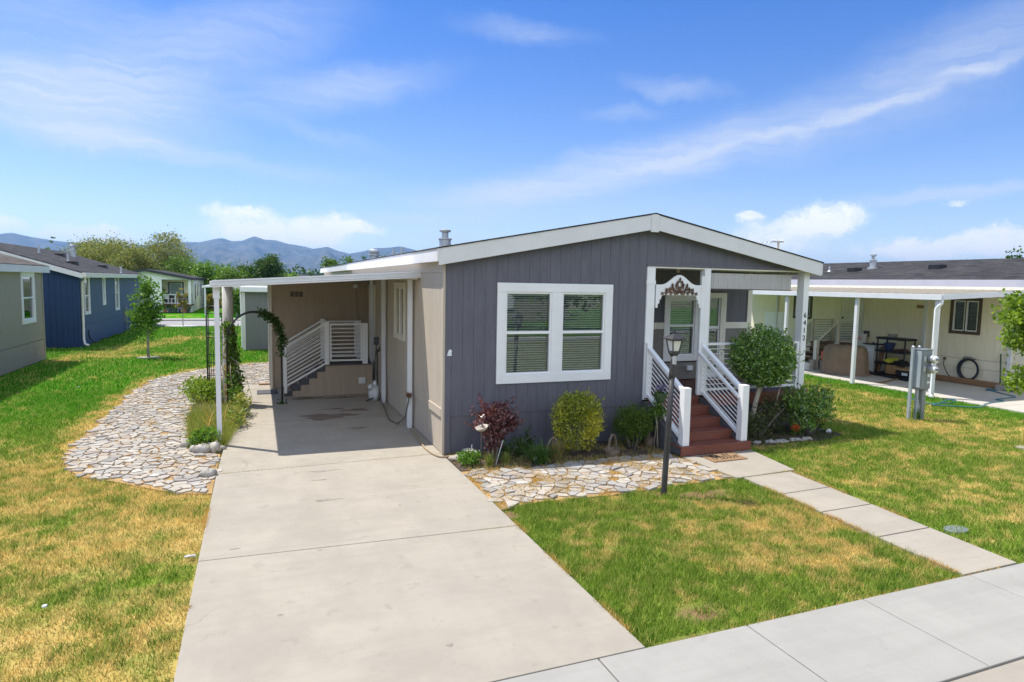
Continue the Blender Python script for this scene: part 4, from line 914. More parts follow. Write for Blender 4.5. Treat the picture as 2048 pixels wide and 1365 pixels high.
for y in (YF-.01, YB):
    r1 = rail_panel(SS, (-2.33, y), (-1.36, y), 1.25, 1.84, .27, .82, 9, name='stair_railing', rw=.045, rh=.045, bar_r=.012)
    MB().box(-2.36, -2.29, y-.035, y+.035, .1, 1.32).build('newel_post', M['vinyl'], r1, bevel=.004)
    MB().box(-1.37, -1.26, y-.055, y+.055, .80, 1.90).build('newel_post', M['vinyl'], r1, bevel=.004)
    r2 = rail_panel(SS, (-1.25, y), (-.42, y), 1.83, 1.83, .90, .90, 8, name='landing_railing', rw=.045, rh=.045, bar_r=.013)
    MB().box(-.42, -.29, y-.055, y+.055, .80, 1.86).build('newel_post', M['vinyl'], r2, bevel=.004)
    MB().box(-1.245, -1.205, y-.03, y+.03, .9, 1.83).build('rail_end', M['vinyl'], r2); MB().box(-.47, -.425, y-.03, y+.03, .9, 1.83).build('rail_end', M['vinyl'], r2)
vb = MB(SF); vb.box(-.52, -.35, 0, .02, .27, .43)
for k in range(4): vb.box(-.51, -.36, .02, .032, .285+k*.036, .305+k*.036)
vb.build('skirting_vent', M['plastic_white'], SS)
# ================================================================== things by the house
# lamp post
L = thing('lamp_post', 'dark metal lamp post with a lantern top in the front lawn', 'lamp post', (2.45, -2.91, 0))
bx, by = 2.45, -2.91; lx = .075
Ld = lambda z: (bx+lx*z/2.1, by, z)
MB().tube([Ld(-.05), Ld(.02), Ld(1.0), Ld(1.72)], [.046, .042, .041, .038], 14).build('pole', M['lampblack'], L, smooth=True)
MB().tube([Ld(1.66), Ld(1.72), Ld(1.9), Ld(1.96)], [.047, .047, .036, .036], 14).build('collar', M['lampblack'], L, smooth=True)
c = Ld(1.9); MB().box(c[0]-.035, c[0]+.005, c[1]-.075, c[1]-.03, 1.86, 1.98).build('light_sensor', M['galv'], L, bevel=.004)
tx, ty = Ld(2.1)[:2]
MB().lathe([(.03, 1.94), (.06, 1.99), (.085, 2.02), (.075, 2.035)], (tx, ty, 0), 4, sq=True).build('lantern_base', M['lampblack'], L)
MB().lathe([(.068, 2.036), (.105, 2.205)], (tx, ty, 0), 4, sq=True).build('lantern_glass', M['lampglass'], L)
fr = MB()
for k in range(4):
    a = math.pi/4+k*math.pi/2; fr.bar((tx+.072*math.cos(a), ty+.072*math.sin(a), 2.03), (tx+.112*math.cos(a), ty+.112*math.sin(a), 2.21), .016, .016)
    b2 = a+math.pi/2
    fr.bar((tx+.108*math.cos(a), ty+.108*math.sin(a), 2.2), (tx+.108*math.cos(b2), ty+.108*math.sin(b2), 2.2), .014, .014); fr.bar((tx+.072*math.cos(a), ty+.072*math.sin(a), 2.04), (tx+.072*math.cos(b2), ty+.072*math.sin(b2), 2.04), .012, .012)
fr.build('lantern_frame', M['lampblack'], L)
MB().lathe([(.165, 2.208), (.165, 2.222), (.10, 2.255), (.03, 2.285), (.012, 2.29), (.014, 2.32), (.002, 2.35)], (tx, ty, 0), 4, sq=True).build('lantern_roof', M['lampblack'], L)

# scroll ornament on the arch
def spiral(cx, cz, r0, turns, dirn, a0, y, n=26):
    return [(cx+r0*(1-.8*i/n)*math.cos(a0+dirn*turns*6.283*i/n), y, cz+r0*(1-.8*i/n)*math.sin(a0+dirn*turns*6.283*i/n)) for i in range(n+1)]
om = MB(); yo = -.065; cx = 4.665
for s in (-1, 1):
    for ox, oz, r0, tr in ((.40, 2.81, .03, 1.4), (.31, 2.815, .03, 1.3), (.2, 2.82, .035, 1.4), (.1, 2.825, .04, 1.4), (.05, 2.82, .03, 1.2), (.16, 2.9, .045, 1.2), (.26, 2.87, .04, 1.2), (.07, 2.95, .05, 1.1)):
        om.tube(spiral(cx+s*ox, oz, r0, tr, s, 1.0 if s > 0 else 2.1, yo), .0075, 5)
    om.tube([(cx, yo, 2.84), (cx+s*.15, yo, 2.835), (cx+s*.3, yo, 2.84), (cx+s*.42, yo, 2.81)], .007, 5)
    om.tube([(cx, yo, 2.83), (cx+s*.09, yo, 2.9), (cx+s*.06, yo, 3.0), (cx, yo, 3.06)], .007, 5); om.tube([(cx+s*.05, yo, 2.85), (cx+s*.2, yo, 2.92), (cx+s*.28, yo, 2.9), (cx+s*.33, yo, 2.84)], .007, 5)
    for ox, oz, w in ((.31, 2.885, .03), (.22, 2.9, .034), (.17, 2.97, .036), (.08, 2.97, .04), (.05, 3.03, .03), (.13, 2.88, .03)):
        om.blob((cx+s*ox, yo-.004, oz), w*.75, .006, w*1.15, int(ox*100), .2, 8, 5)
om.blob((cx, yo-.004, 3.08), .022, .008, .04, 1, .2, 8, 5); om.blob((cx, yo-.004, 2.9), .04, .008, .05, 2, .2, 8, 5)
tag(om.build('scroll_ornament', M['rust'], smooth=True), 'rusty scrollwork ornament of leaves and curls on the white porch arch', 'ornament')
hk = MB().tube([(4.67, -.0, 3.32), (4.67, 0, 3.29)]+[(4.66+.026*math.cos(a), 0, 3.255+.03*math.sin(a)) for a in [math.pi*.6-6.0*k/16 for k in range(17)]], .006, 6)
tag(hk.build('ceiling_hook', M['hose_tan'], smooth=True), 'small brass coloured hook hanging under the porch header above the arch', 'hook')
rs = MB(); n = 70
for i in range(n):
    a, b = 5.5+(7.58-5.5)*i/n, 5.5+(7.58-5.5)*(i+1)/n; d = .006 if i % 2 else 0
    rs.box(a, b, .055+d, .075, 2.925, 3.235)
rb = rs.build('roller_shade', M['shade']); tag(rb, 'grey ribbed roller shade let down a little between porch posts', 'roller shade'); 
MB().box(5.5, 7.58, .045, .085, 2.905, 2.924).build('bottom_bar', M['brown_trim'], rb)
# doormat with its cursive word
dmT = thing('doormat', 'tan coir doormat with cursive lettering at the foot of the steps', 'doormat', (4.6, -1.65, 0))
def mat_p(u, v):   # u along, v away from the viewer
    a = Vector((4.19, -1.87)); b = Vector((4.90, -1.87)); return (a.x+u*(b.x-a.x)+v*.03, a.y+v*.42)
MB().prism([mat_p(0, 0), mat_p(1, 0), mat_p(1, 1), mat_p(0, 1)], 'z', .001, .018).build('mat', M['coir'], dmT, bevel=.004)
cur = [(.12, .28), (.2, .75), (.24, .85), (.22, .5), (.19, .2), (.24, .42), (.32, .55), (.37, .8), (.36, .55), (.34, .25), (.38, .2), (.44, .38), (.5, .48), (.47, .58), (.43, .45), (.45, .25), (.51, .24), (.57, .5), (.62, .78), (.58, .8), (.565, .45), (.59, .24), (.64, .35), (.69, .62), (.725, .8), (.69, .8), (.67, .45), (.7, .25), (.75, .36), (.8, .5), (.85, .46), (.85, .3), (.8, .25), (.77, .36), (.82, .5), (.92, .55)]
def smooth_path(P, k=4):
    o = []
    for i in range(len(P)-1):
        p0, p1, p2, p3 = P[max(i-1, 0)], P[i], P[i+1], P[min(i+2, len(P)-1)]
        for j in range(k):
            t = j/k; o.append(tuple(.5*(2*p1[d]+(p2[d]-p0[d])*t+(2*p0[d]-5*p1[d]+4*p2[d]-p3[d])*t*t+(3*p1[d]-p0[d]-3*p2[d]+p3[d])*t**3) for d in range(len(p1))))
    o.append(P[-1]); return o
MB().tube([(*mat_p(u, v), .019) for u, v in smooth_path(cur, 5)], .0055, 5).build('lettering', M['ink'], dmT)

# hoses, box and sack on the side wall
mb_ = thing('electric_box', 'small dark electric box on the carport wall above the hose', 'electric box', (-.2, 5.9, 1.4))
MB().box(-.25, -.13, 5.62, 5.74, 1.36, 1.55).build('box', M['skirt_dark'], mb_, bevel=.008); MB().tube([(-.19, 5.68, 1.36), (-.2, 5.68, 1.25), (-.17, 5.66, 1.2)], .014, 6).build('conduit', M['skirt_dark'], mb_)
hh = MB()
for k in range(6):
    w = .05+.012*k; hh.tube([(-.2-.01*(k % 3), 5.55+w*math.sin(a)*1.1, .78+(.42+.02*k)*math.cos(a)) for a in [6.283*i/22 for i in range(23)]], .013, 6)
hh.tube([(-.2, 5.5, .4), (-.16, 5.2, .12), (-.2, 4.9, .03), (-.25, 4.2, .02), (-.33, 3.5, .02), (-.38, 3.0, .02), (-.3, 2.5, .03), (-.2, 2.25, .2), (-.16, 2.12, .55), (-.15, 2.1, .68)], .013, 6)
hh.bar((-.17, 5.55, 1.2), (-.17, 5.55, 1.26), .2, .03)
tag(hh.build('garden_hose', M['hose_grey'], smooth=True), 'grey green hose hanging in coils on the carport wall beside the landing', 'hose')
h2 = MB().tube(smooth_path([(-.14, 2.0, .03), (-.16, 1.5, .02), (-.2, .9, .02), (-.22, .35, .02), (-.14, -.12, .02), (.05, -.2, .02), (.3, -.16, .03)], 6), .016, 7)
tag(h2.build('garden_hose', M['hose_tan'], smooth=True), 'tan hose lying along the wall foot round the front left corner', 'hose')
tp = MB(); tp.box(-.19, -.1, 2.08, 2.16, .64, .72); tp.tube([(-.15, 2.1, .68), (-.22, 2.02, .7)], .02, 6); tp.tube([(-.19, 2.06, .72), (-.19, 2.16, .74)], .012, 6)
tag(tp.build('tap', M['rust']), 'small corroded tap beside the front carport wall post', 'tap')
sk_ = MB().blob((-.3, 5.35, .2), .13, .13, .21, 4, .14, 14, 10).blob((-.38, 5.3, .36), .07, .08, .07, 9, .3, 10, 7).blob((-.28, 5.36, .42), .05, .06, .08, 6, .3, 10, 7)
tag(sk_.build('sack', M['cloth_white'], smooth=True), 'white sack standing below the coiled hose in the carport', 'sack')
tl = MB().bar((-.52, 5.2, .03), (-.3, 5.3, .1), .03, .02).tube([(-.12, 5.62, 1.2), (-.12, 5.62, 1.33)], .012, 6); tag(tl.build('hand_tool', M['black']), 'dark hand tool on the carport floor by the sack', 'tool')

# metal arbor over the path, and the trellis panel in the bed
AR = thing('arbor', 'dark metal arch arbor with a leafy garland on its right side', 'arbor', (-3, 5.6, 0))
def arch_pts(x0, x1, y, zs, zt, n=22):
    c_ = (x0+x1)/2; r_ = (x1-x0)/2
    return [(x0, y, -.02)]+[(c_-r_*math.cos(math.pi*i/n), y, zs+(zt-zs)*math.sin(math.pi*i/n)) for i in range(n+1)]+[(x1, y, -.02)]
for y in (5.58, 6.0):
    MB().tube(arch_pts(-3.62, -2.43, y, 1.5, 2.18), .017, 8).build('arch_tube', M['black'], AR, smooth=True)
rg = MB()
for i in range(9):
    z = .25+i*.16
    if i < 8:
        rg.tube([(-3.62, 5.58, z), (-3.62, 6.0, z)], .008, 5)
    if i in (1, 4): rg.tube([(-2.43, 5.58, z), (-2.43, 6.0, z)], .008, 5)
for i in range(1, 10):
    a = math.pi*i/10; x = -3.025-.595*math.cos(a); z = 1.5+.68*math.sin(a); rg.tube([(x, 5.58, z), (x, 6.0, z)], .008, 5)
rg.blob((-3.03, 5.58, 2.18), .03, .03, .03, 2, .1, 8, 6); rg.build('rungs', M['black'], AR)
TR = thing('trellis', 'tall narrow black metal trellis panel standing in the weedy side bed', 'trellis', (-3.95, 6.6, 0))
tm_ = MB(); A_, B_ = Vector((-4.1, 6.6, 0)), Vector((-3.72, 6.52, 0)); Z_ = Vector((0, 0, 1)); dvec = B_-A_
for t, top in ((0, 2.26), (.1, 2.1), (1, 2.26), (.9, 2.1)): tm_.tube([A_+dvec*t, A_+dvec*t+Z_*top], .019 if t in (0, 1) else .012, 6)
for z in (2.28, 2.1, 1.62, 1.52, 1.1, .9, .6, .3): tm_.tube([A_+Z_*z, B_+Z_*z], .012, 5)
tm_.build('trellis_frame', M['black'], TR, smooth=True)
ti = MB()
for k, (t0, t1, zt) in enumerate(((.22, .78, 1.5), (.36, .64, 1.32))):
    ti.tube([A_+dvec*t0+Z_*.1]+[A_+dvec*((t0+t1)/2-(t1-t0)/2*math.cos(math.pi*i/10))+Z_*(zt-.25+.25*math.sin(math.pi*i/10)) for i in range(11)]+[A_+dvec*t1+Z_*.1], .007, 5)
ti.build('trellis_hoops', M['black'], TR, smooth=True)
tag(MB().box(-2.95, -2.66, 8.55, 8.72, .002, .035).build('timber_board', M['board'], bevel=.004), 'short timber board lying across the path behind the storage room corner', 'board')
tag(MB().box(-3.0, -2.5, 7.0, 7.6, .002, .02).build('door_mat', M['skirt_dark'], bevel=.004), 'dark rubber mat on the path beside the storage room', 'mat')
# rocks
def rock(px, py, rx, ry, rz, label, seed, m='stone', Y=None):
    p_ = on_ground(px, py); o = MB().blob((p_.x, p_.y, rz*.55), rx, ry, rz, seed, .22, 12, 8).build('rock', M[m], smooth=True); return tag(o, label, 'rock', 'rocks round the planting beds')
rock(431, 903, .085, .075, .10, 'pale brown rock at the foot of the carport downspout post', 3)
rock(405, 905, .12, .085, .085, 'largest grey rock edging the weedy bed left of the carport post', 5)
rock(388, 902, .08, .07, .06, 'small dark rock left of the big bed edge rock', 8)
rock(374, 893, .1, .09, .08, 'rounded tan rock at the left corner of the weedy bed', 12)
rock(444, 899, .06, .05, .04, 'flat little stone between the downspout and the driveway edge', 14)
rock(420, 899, .07, .06, .07, 'small rock between the big bed rock and the downspout rock', 17)
rock(417, 952, .11, .09, .07, 'round grey rock lying on the flagstones beside the driveway', 20)
rock(381, 1114,   .055, .03, .014, 'flat pale rock in the grass at the left driveway edge', 22, 'stone')
for px, py, s in ((1545, 885, .14), (1570, 882, .17), (1603, 879, .16), (1517, 886, .12)):
    pass
fe = MB()
for i, (px, py, s) in enumerate(((1515, 887, .13), (1540, 885, .16), (1562, 884, .2), (1590, 881, .17), (1613, 879, .14))):
    p_ = on_ground(px, py); o = MB().blob((p_.x, p_.y, .012), s*.85, s*.5, .032, 30+i, .25, 9, 5).build('edging_stone', M['stone'])
    tag(o, ['first edging stone beside the right newel of the steps', 'second edging stone out from the steps below the topiary', 'widest flat edging stone, midway along the bed by the steps', 'edging stone in front of the left orange flowers', 'last edging stone, farthest from the steps'][i], 'stone', 'stones edging the bed by the steps')
p_ = on_ground(1657, 866); tag(MB().blob((p_.x, p_.y, .03), .06, .05, .05, 41, .2, 10, 6).build('rock', M['cloth_white'], smooth=True), 'white rock by the orange flowers under the right shrub', 'rock', 'rocks round the planting beds')
p_ = on_ground(535*0+1072, 924); tag(MB().blob((p_.x, p_.y, .04), .06, .05, .05, 43, .2, 10, 6).build('rock', M['cloth_white'], smooth=True), 'small white rock in front of the strap leaved plants', 'rock', 'rocks round the planting beds')
for i, (px, py, s) in enumerate(((916, 921, .13), (936, 907, .1), (925, 903, .09))):
    p_ = on_ground(px, py); tag(MB().blob((p_.x, max(p_.y, -.85), .03), s, s*.7, .06, 50+i, .25, 10, 6).build('rock', M['stone'], smooth=True), ['grey rock behind the white flowered plant at the driveway corner', 'grey rock at the wall foot behind the red bush', 'low grey rock between the hose end and the wall'][i], 'rock', 'rocks round the planting beds')
# lawn covers
for px, py, lb, m_ in ((1912, 1056, 'grey oval valve cover set in the right lawn beside the walkway', 'utility'), (2046, 893, 'pale valve cover in the right lawn at the photo edge', 'concrete')):
    p_ = on_ground(px, py, 0); tag(MB().prism([(p_.x+.17*math.cos(a), p_.y+.11*math.sin(a)) for a in [6.283*k/24 for k in range(24)]], 'z', -.06, -.012).build('valve_cover', M[m_], bevel=.004), lb, 'valve cover')
for px, py, lb in ((157, 774, 'white scrap on the left lawn, nearest of the three'), (241, 748, 'white scrap on the left lawn, second one back'), (245, 729, 'white scrap on the left lawn, farthest back'), (89, 1211, 'white scrap in the dry front left grass')):
    p_ = on_ground(px, py); tag(MB().box(p_.x-.02, p_.x+.02, p_.y-.02, p_.y+.02, -.02, .004).build('paper_scrap', M['sticker'], bevel=.01), lb, 'litter')

M['shell'] = pm('weathered_shell', (.38, .34, .28), .6, .25, 14, .2, 40, dirt=(.3, .24, .17))
# baskets, pots and ornaments in the front bed
def basket(name, loc, r, h, hr, label, hoop_rot=0, tip=0):
    T = thing(name, label, 'basket', loc); m_ = MB(); m_.lathe([(r*.75, 0), (r, h*.6), (r*1.08, h), (r*1.0, h), (r*.9, h*.6), (r*.6, h*.2)], loc, 16); m_.build('basket_body', M['wicker'], T)
    hp = MB(); ca, sa = math.cos(hoop_rot), math.sin(hoop_rot)
    for o_ in (-.012, .012): hp.tube([(loc[0]+ca*r*math.cos(a)-sa*o_, loc[1]+sa*r*math.cos(a)+ca*o_, loc[2]+h*.6+hr*math.sin(a)) for a in [math.pi*k/14 for k in range(15)]], .009, 6)
    hp.build('handle', M['wicker'], T, smooth=True); return T
basket('basket', (2.76, -.93, 0), .13, .12, .30, 'wicker basket with a tall hoop handle right of the golden shrub', .5)
basket('basket', (3.80, -.5, 0), .1, .16, .22, 'wicker basket half hidden behind the green shrub by the steps', .9)
hp = MB().tube([(1.53+.12+.12*math.cos(a), -.86, .02+.36*math.sin(a)) for a in [math.pi*(.02+.96*k/14) for k in range(15)]], .011, 6); tag(hp.build('wicker_hoop', M['wicker'], smooth=True), 'bare wicker hoop standing in the bed left of the golden shrub', 'hoop')
SH = thing('bird_dish', 'pale shell shaped dish tilted on a thin stake beside the red bush', 'bird bath', (.40, -.78, 0))
s_ = MB(Matrix.Translation((.42, -.76, .6)) @ Matrix.Rotation(R(-14), 4, 'Y')@ Matrix.Rotation(R(12), 4, 'X'))
n = 20; top = [(.115*math.cos(6.283*k/n)*(1+.07*math.cos(5*6.283*k/n)), .08*math.sin(6.283*k/n)*(1+.07*math.cos(5*6.283*k/n))) for k in range(n)]
rings = [(.1, -.045), (.6, -.035), (.95, .01), (1.0, .03), (.92, .03), (.5, -.005), (.08, -.015)]
s_._add([(x*q, y*q, z) for q, z in rings for x, y in top], [(i*n+k, i*n+(k+1) % n, (i+1)*n+(k+1) % n, (i+1)*n+k) for i in range(len(rings)-1) for k in range(n)]+[tuple(range(n))[::-1], tuple((len(rings)-1)*n+k for k in range(n))])
s_.build('dish', M['shell'], SH, smooth=True)
MB().tube([(.40, -.78, .56), (.395, -.78, 0)], .005, 6).build('stake', M['hose_grey'], SH)
for x_, y_, h_, lb in ((.26, -.72, .33, 'thin grey garden stake left of the red bush'), (.63, -.85, .4, 'thin pale garden stake leaning right of the red bush')):
    tag(MB().tube([(x_, y_, 0), (x_+(.12 if x_ > .5 else 0), y_, h_)], .009, 6).build('garden_stake', M['galv']), lb, 'stake')
# planter clipped to the stair railing
FP = thing('flower_pot', 'dark planter of purple flowers hung on the left stair railing', 'flower pot', (3.98, -.62, .8))
MB().lathe([(.07, .82), (.11, .94), (.115, 1.0), (.1, 1.0), (.08, .9)], (3.93, -.62, 0), 14).build('pot', M['planter'], FP)
# ================================================================== plants
def unit(n):
    v = rng.normal(size=(n, 3)); return v/np.linalg.norm(v, axis=1)[:, None]
def leaf_quads(C, L, Wd, out=None, outb=.5, upb=.3, lv=.35, droop=0):
    """one kinked diamond leaf per centre"""
    n = len(C); d = unit(n)
    if out is not None: d = d+out*outb
    d[:, 2] += upb-droop; d /= np.linalg.norm(d, axis=1)[:, None]
    s = np.cross(d, unit(n)); s /= np.linalg.norm(s, axis=1)[:, None]+1e-9
    l = (L*(1-lv+2*lv*rng.uniform(size=n)))[:, None]; w = l*Wd/L
    nn = np.cross(d, s)
    b = C-d*l*.5; t = C+d*l*.5; a = C+s*w*.5+nn*l*.08; c = C-s*w*.5+nn*l*.08
    return np.stack([b, a, t, c], 1).reshape(-1, 3)
def shell_points(blobs, n, thick=.35, rough=.12, seed=1):
    vol = np.array([b[3]*b[4]+b[4]*b[5]+b[3]*b[5] for b in blobs]); k = rng.choice(len(blobs), n, p=vol/vol.sum()); B = np.array(blobs)[k]
    u = unit(n); ph = rng.uniform(0, 6.28, 8)
    lump = 1+rough*(np.sin(5*u[:, 0]+ph[0]+4*u[:, 2])*np.sin(4*u[:, 1]+ph[1])+.7*np.sin(9*u[:, 2]+ph[2]+6*u[:, 0])*np.cos(8*u[:, 1]+ph[3]))
    r = (1-thick*rng.uniform(size=n)**1.6)*lump+rng.normal(0, .025, n)
    return B[:, :3]+u*B[:, 3:]*r[:, None], u
def clump_points(blobs, nc, per, sig, thick=.9):
    c, u = shell_points(blobs, nc, thick, .15); sg = sig*rng.uniform(.6, 1.4, nc)
    P = np.repeat(c, per, 0)+rng.normal(size=(nc*per, 3))*np.repeat(sg, per)[:, None]*np.array([1, 1, .75]); return P, np.repeat(u, per, 0)
def leaves(name, P, U, L, Wd, m, parent, outb=.6, upb=.2, droop=0, stuff=False, label=None, lv=.35):
    V = leaf_quads(P, L, Wd, U, outb, upb, lv, droop); o = np_mesh(name, V, np.arange(len(V)).reshape(-1, 4), m, parent)
    return o
GR = {}
GR['box'] = leaf_mat('golden_euonymus_leaves', [(0.088, 0.131, 0.014), (0.193, 0.245, 0.021), (0.298, 0.350, 0.035), (0.525, 0.507, 0.052)], .3, .35, .5, 2.6, (.55, .52, .05))
GR['yew'] = leaf_mat('yew_leaves', [(0.048, 0.096, 0.013), (0.096, 0.160, 0.019), (0.160, 0.240, 0.032)], .3, .5, .3)
GR['privet'] = leaf_mat('glossy_privet_leaves', [(0.066, 0.155, 0.026), (0.121, 0.231, 0.040), (0.177, 0.309, 0.056), (0.287, 0.420, 0.111)], .25, .2, .8)
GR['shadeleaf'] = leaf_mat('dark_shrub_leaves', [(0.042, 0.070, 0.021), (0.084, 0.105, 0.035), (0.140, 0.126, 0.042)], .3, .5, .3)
GR['red'] = leaf_mat('wine_red_leaves', [(.07, .022, .024), (.13, .042, .045), (.19, .075, .075), (.3, .16, .16)], .25, .32, .6)
GR['fresh'] = leaf_mat('fresh_green_leaves', [(0.065, 0.156, 0.016), (0.117, 0.247, 0.023), (0.195, 0.338, 0.039)], .4, .4, .4)
GR['lime'] = leaf_mat('lime_tree_leaves', [(0.100, 0.188, 0.015), (0.188, 0.300, 0.025), (0.300, 0.413, 0.050)], .45, .4, .4)
GR['olive'] = leaf_mat('olive_poplar_leaves', [(.12, .165, .035), (.19, .235, .06), (.27, .29, .09), (.33, .31, .13)], .35, .6, .2)
GR['deep'] = leaf_mat('deep_green_leaves', [(0.026, 0.065, 0.013), (0.052, 0.111, 0.018), (0.091, 0.169, 0.026)], .3, .5, .3)
GR['mid'] = leaf_mat('mid_green_leaves', [(0.058, 0.130, 0.016), (0.104, 0.195, 0.023), (0.156, 0.260, 0.039)], .35, .5, .3)
GR['autumn'] = leaf_mat('yellowing_leaves', [(.2, .22, .03), (.34, .28, .05), (.26, .2, .05), (.12, .18, .03)], .4, .5, .3)
GR['dry'] = leaf_mat('dead_vine_leaves', [(.36, .25, .11), (.45, .33, .16), (.3, .2, .09), (.25, .28, .08), (.2, .27, .07)], .3, .7, .2)
GR['strap'] = leaf_mat('strap_leaves', [(0.049, 0.126, 0.017), (0.084, 0.182, 0.028), (0.140, 0.252, 0.056)], .3, .4, .4)
GR['weed'] = leaf_mat('weedy_grass', [(.13, .22, .025), (.2, .28, .04), (.3, .33, .08), (.42, .35, .14)], .35, .6, .2)
GR['white'] = leaf_mat('white_petals', [(.75, .75, .7), (.7, .7, .66)], .3, .6, .2)
GR['orange'] = leaf_mat('orange_petals', [(.55, .1, .03), (.65, .17, .05), (.45, .06, .03)], .3, .5, .3)
GR['purple'] = leaf_mat('purple_petals', [(.1, .08, .2), (.2, .16, .32), (.5, .48, .55)], .3, .5, .3)
GR['yellow'] = leaf_mat('yellow_petals', [(.7, .5, .03), (.8, .62, .05)], .3, .5, .3)

def branch_set(base, top, spread, n, r0, seed, z0=.25, bend=.15):
    """trunk with limbs: list of (points, radii)"""
    rr = random.Random(seed); base, top = Vector(base), Vector(top); out = []
    tr = [base+(top-base)*t+Vector((rr.uniform(-bend, bend)*t*.3, rr.uniform(-bend, bend)*t*.3, 0)) for t in (0, .12, .3, .5, .7, .88, 1)]
    out.append((tr, [r0*1.25, r0, r0*.85, r0*.62, r0*.42, r0*.25, r0*.1]))
    for i in range(n):
        t = z0+(1-z0)*(i+.5)/n; k = min(int(t*6), 5); p = tr[k]+(tr[k+1]-tr[k])*(t*6-k); a = i*2.4+rr.uniform(-.5, .5)
        ln = spread*(1-.55*abs(t-.45))*rr.uniform(.6, 1); e = p+Vector((math.cos(a)*ln, math.sin(a)*ln, ln*rr.uniform(.45, .9)))
        m_ = (p+e)/2+Vector((rr.uniform(-1, 1), rr.uniform(-1, 1), rr.uniform(-.2, .8)))*ln*.1; rad = r0*(1-t)*.55+r0*.08
        out.append(([p, m_, e], [rad, rad*.65, rad*.2]))
        for j in range(2):
            e2 = m_+(e-m_)*rr.uniform(.2, .6)+Vector((rr.uniform(-1, 1), rr.uniform(-1, 1), rr.uniform(0, 1)))*ln*.4; out.append(([m_, (m_+e2)/2, e2], [rad*.5, rad*.35, rad*.1]))
    return out
def tree(name, label, cat, base, height, blobs, nc, per, sig, L, mat, trunk_r, bark='bark', group=None, trunk_top=.85, limbs=9, spread=None, z0=.3, seed=0, thick=.9, fast=False, upb=.15):
    T = thing(name, label, cat, base, group)
    mb = MB(); sp = spread or max(b[3] for b in blobs)*.85
    for pts, rad in branch_set(base, (base[0], base[1], base[2]+height*trunk_top), sp, limbs, trunk_r, seed, z0): mb.tube(pts, rad, 7 if trunk_r > .05 else 5)
    mb.build('trunk', M[bark], T, smooth=True)
    P, U = clump_points(blobs, nc, per, sig, thick); leaves('crown', P, U, L, L*.6, mat, T, upb=upb)
    return T
# --- shrubs of the front bed
def shrub(name, label, base, blobs, n, L, mat, stems=6, sw=.55, cat='shrub', wd=.5, thick=.4, rough=.14, group=None, stem_r=.012, bark='bark', outb=.6, upb=.3, extra=None, shoots=0):
    T = thing(name, label, cat, base, group); mb = MB(); rr = random.Random(len(label))
    b0 = blobs[0]
    for i in range(stems):
        b = blobs[i % len(blobs)]; a = i*2.4; e = Vector((b[0]+b[3]*.6*math.cos(a), b[1]+b[4]*.6*math.sin(a), b[2]+b[5]*.3)); s = Vector((base[0]+.05*math.cos(a), base[1]+.05*math.sin(a), -.02))
        mb.tube([s, s+(e-s)*.5+Vector((0, 0, .04)), e], [stem_r, stem_r*.8, stem_r*.3], 5)
    mb.build('stems', M[bark], T, smooth=True)
    P, U = shell_points(blobs, n, thick, rough)
    if shoots:                                                   # stray new growth standing out of the clipped outline
        S0, SU = shell_points(blobs, shoots, .05, rough); SU[:, 2] = np.abs(SU[:, 2])+.25; ln = L*rng.uniform(1.2, 3.0, shoots); k = 7
        f = np.tile(np.linspace(.1, 1, k), shoots); P2 = np.repeat(S0, k, 0)+np.repeat(SU, k, 0)*(np.repeat(ln, k)*f)[:, None]+rng.normal(0, L*.22, (shoots*k, 3)); P = np.concatenate([P, P2]); U = np.concatenate([U, np.repeat(SU, k, 0)])
    leaves('foliage', P, U, L, L*wd, mat, T, outb, upb, lv=.5)
    if extra:
        for nm, blb, n2, L2, m2 in extra:
            P, U = shell_points(blb, n2, .9, .2); leaves(nm, P, U, L2, L2*.8, m2, T, .5, .3)
    return T
shrub('red_shrub', 'small wine red leaved bush by the front left corner', (.66, -.6, 0), [(.72, -.55, .76, .26, .24, .22), (.98, -.5, .62, .2, .2, .16), (.56, -.55, .62, .19, .2, .2), (.72, -.6, .48, .2, .18, .2), (.62, -.62, .26, .1, .1, .16), (.8, -.55, .86, .18, .18, .12)], 2600, .07, GR['red'], 7, wd=.38, thick=.7, rough=.2, bark='bark_pale', shoots=40)
shrub('golden_shrub', 'clipped golden green shrub, largest one under the front window', (2.2, -.62, 0), [(2.22, -.62, .64, .46, .40, .44), (2.22, -.62, .44, .41, .38, .4), (2.30, -.66, .80, .34, .32, .28), (2.13, -.6, .80, .33, .32, .28), (2.46, -.66, .55, .2, .2, .25)], 8500, .04, GR['box'], 8, wd=.5, thick=.36, rough=.11, shoots=70)
shrub('green_shrub', 'rounded green needle leaved shrub left of the front steps', (3.38, -.6, 0), [(3.38, -.58, .46, .36, .32, .32), (3.25, -.6, .5, .22, .24, .26), (3.5, -.6, .44, .24, .26, .26)], 6500, .05, GR['yew'], 7, wd=.22, thick=.6, rough=.16, shoots=90)
TP = shrub('topiary_tree', 'clipped round topiary on a bare pale trunk right of the steps', (6.4, -.3, 0), [(6.56, -.3, 1.58, .67, .64, .60), (6.40, -.32, 1.5, .46, .5, .48), (6.74, -.3, 1.54, .46, .5, .5), (6.58, -.4, 1.2, .42, .36, .24)], 14000, .056, GR['privet'], 0, wd=.55, thick=.34, rough=.06, cat='topiary', shoots=110)
tb = MB(); tb.tube([(6.36, -.3, -.02), (6.4, -.3, .35), (6.5, -.3, .8), (6.62, -.28, 1.2)], [.075, .055, .045, .03], 9); tb.tube([(6.45, -.3, .55), (6.56, -.3, .9), (6.8, -.35, 1.3)], [.04, .03, .02], 8); tb.tube([(6.36, -.34, .05), (6.62, -.4, .22), (6.84, -.42, .5), (6.94, -.42, .85), (6.98, -.4, 1.05)], [.02, .018, .018, .016, .012], 7)
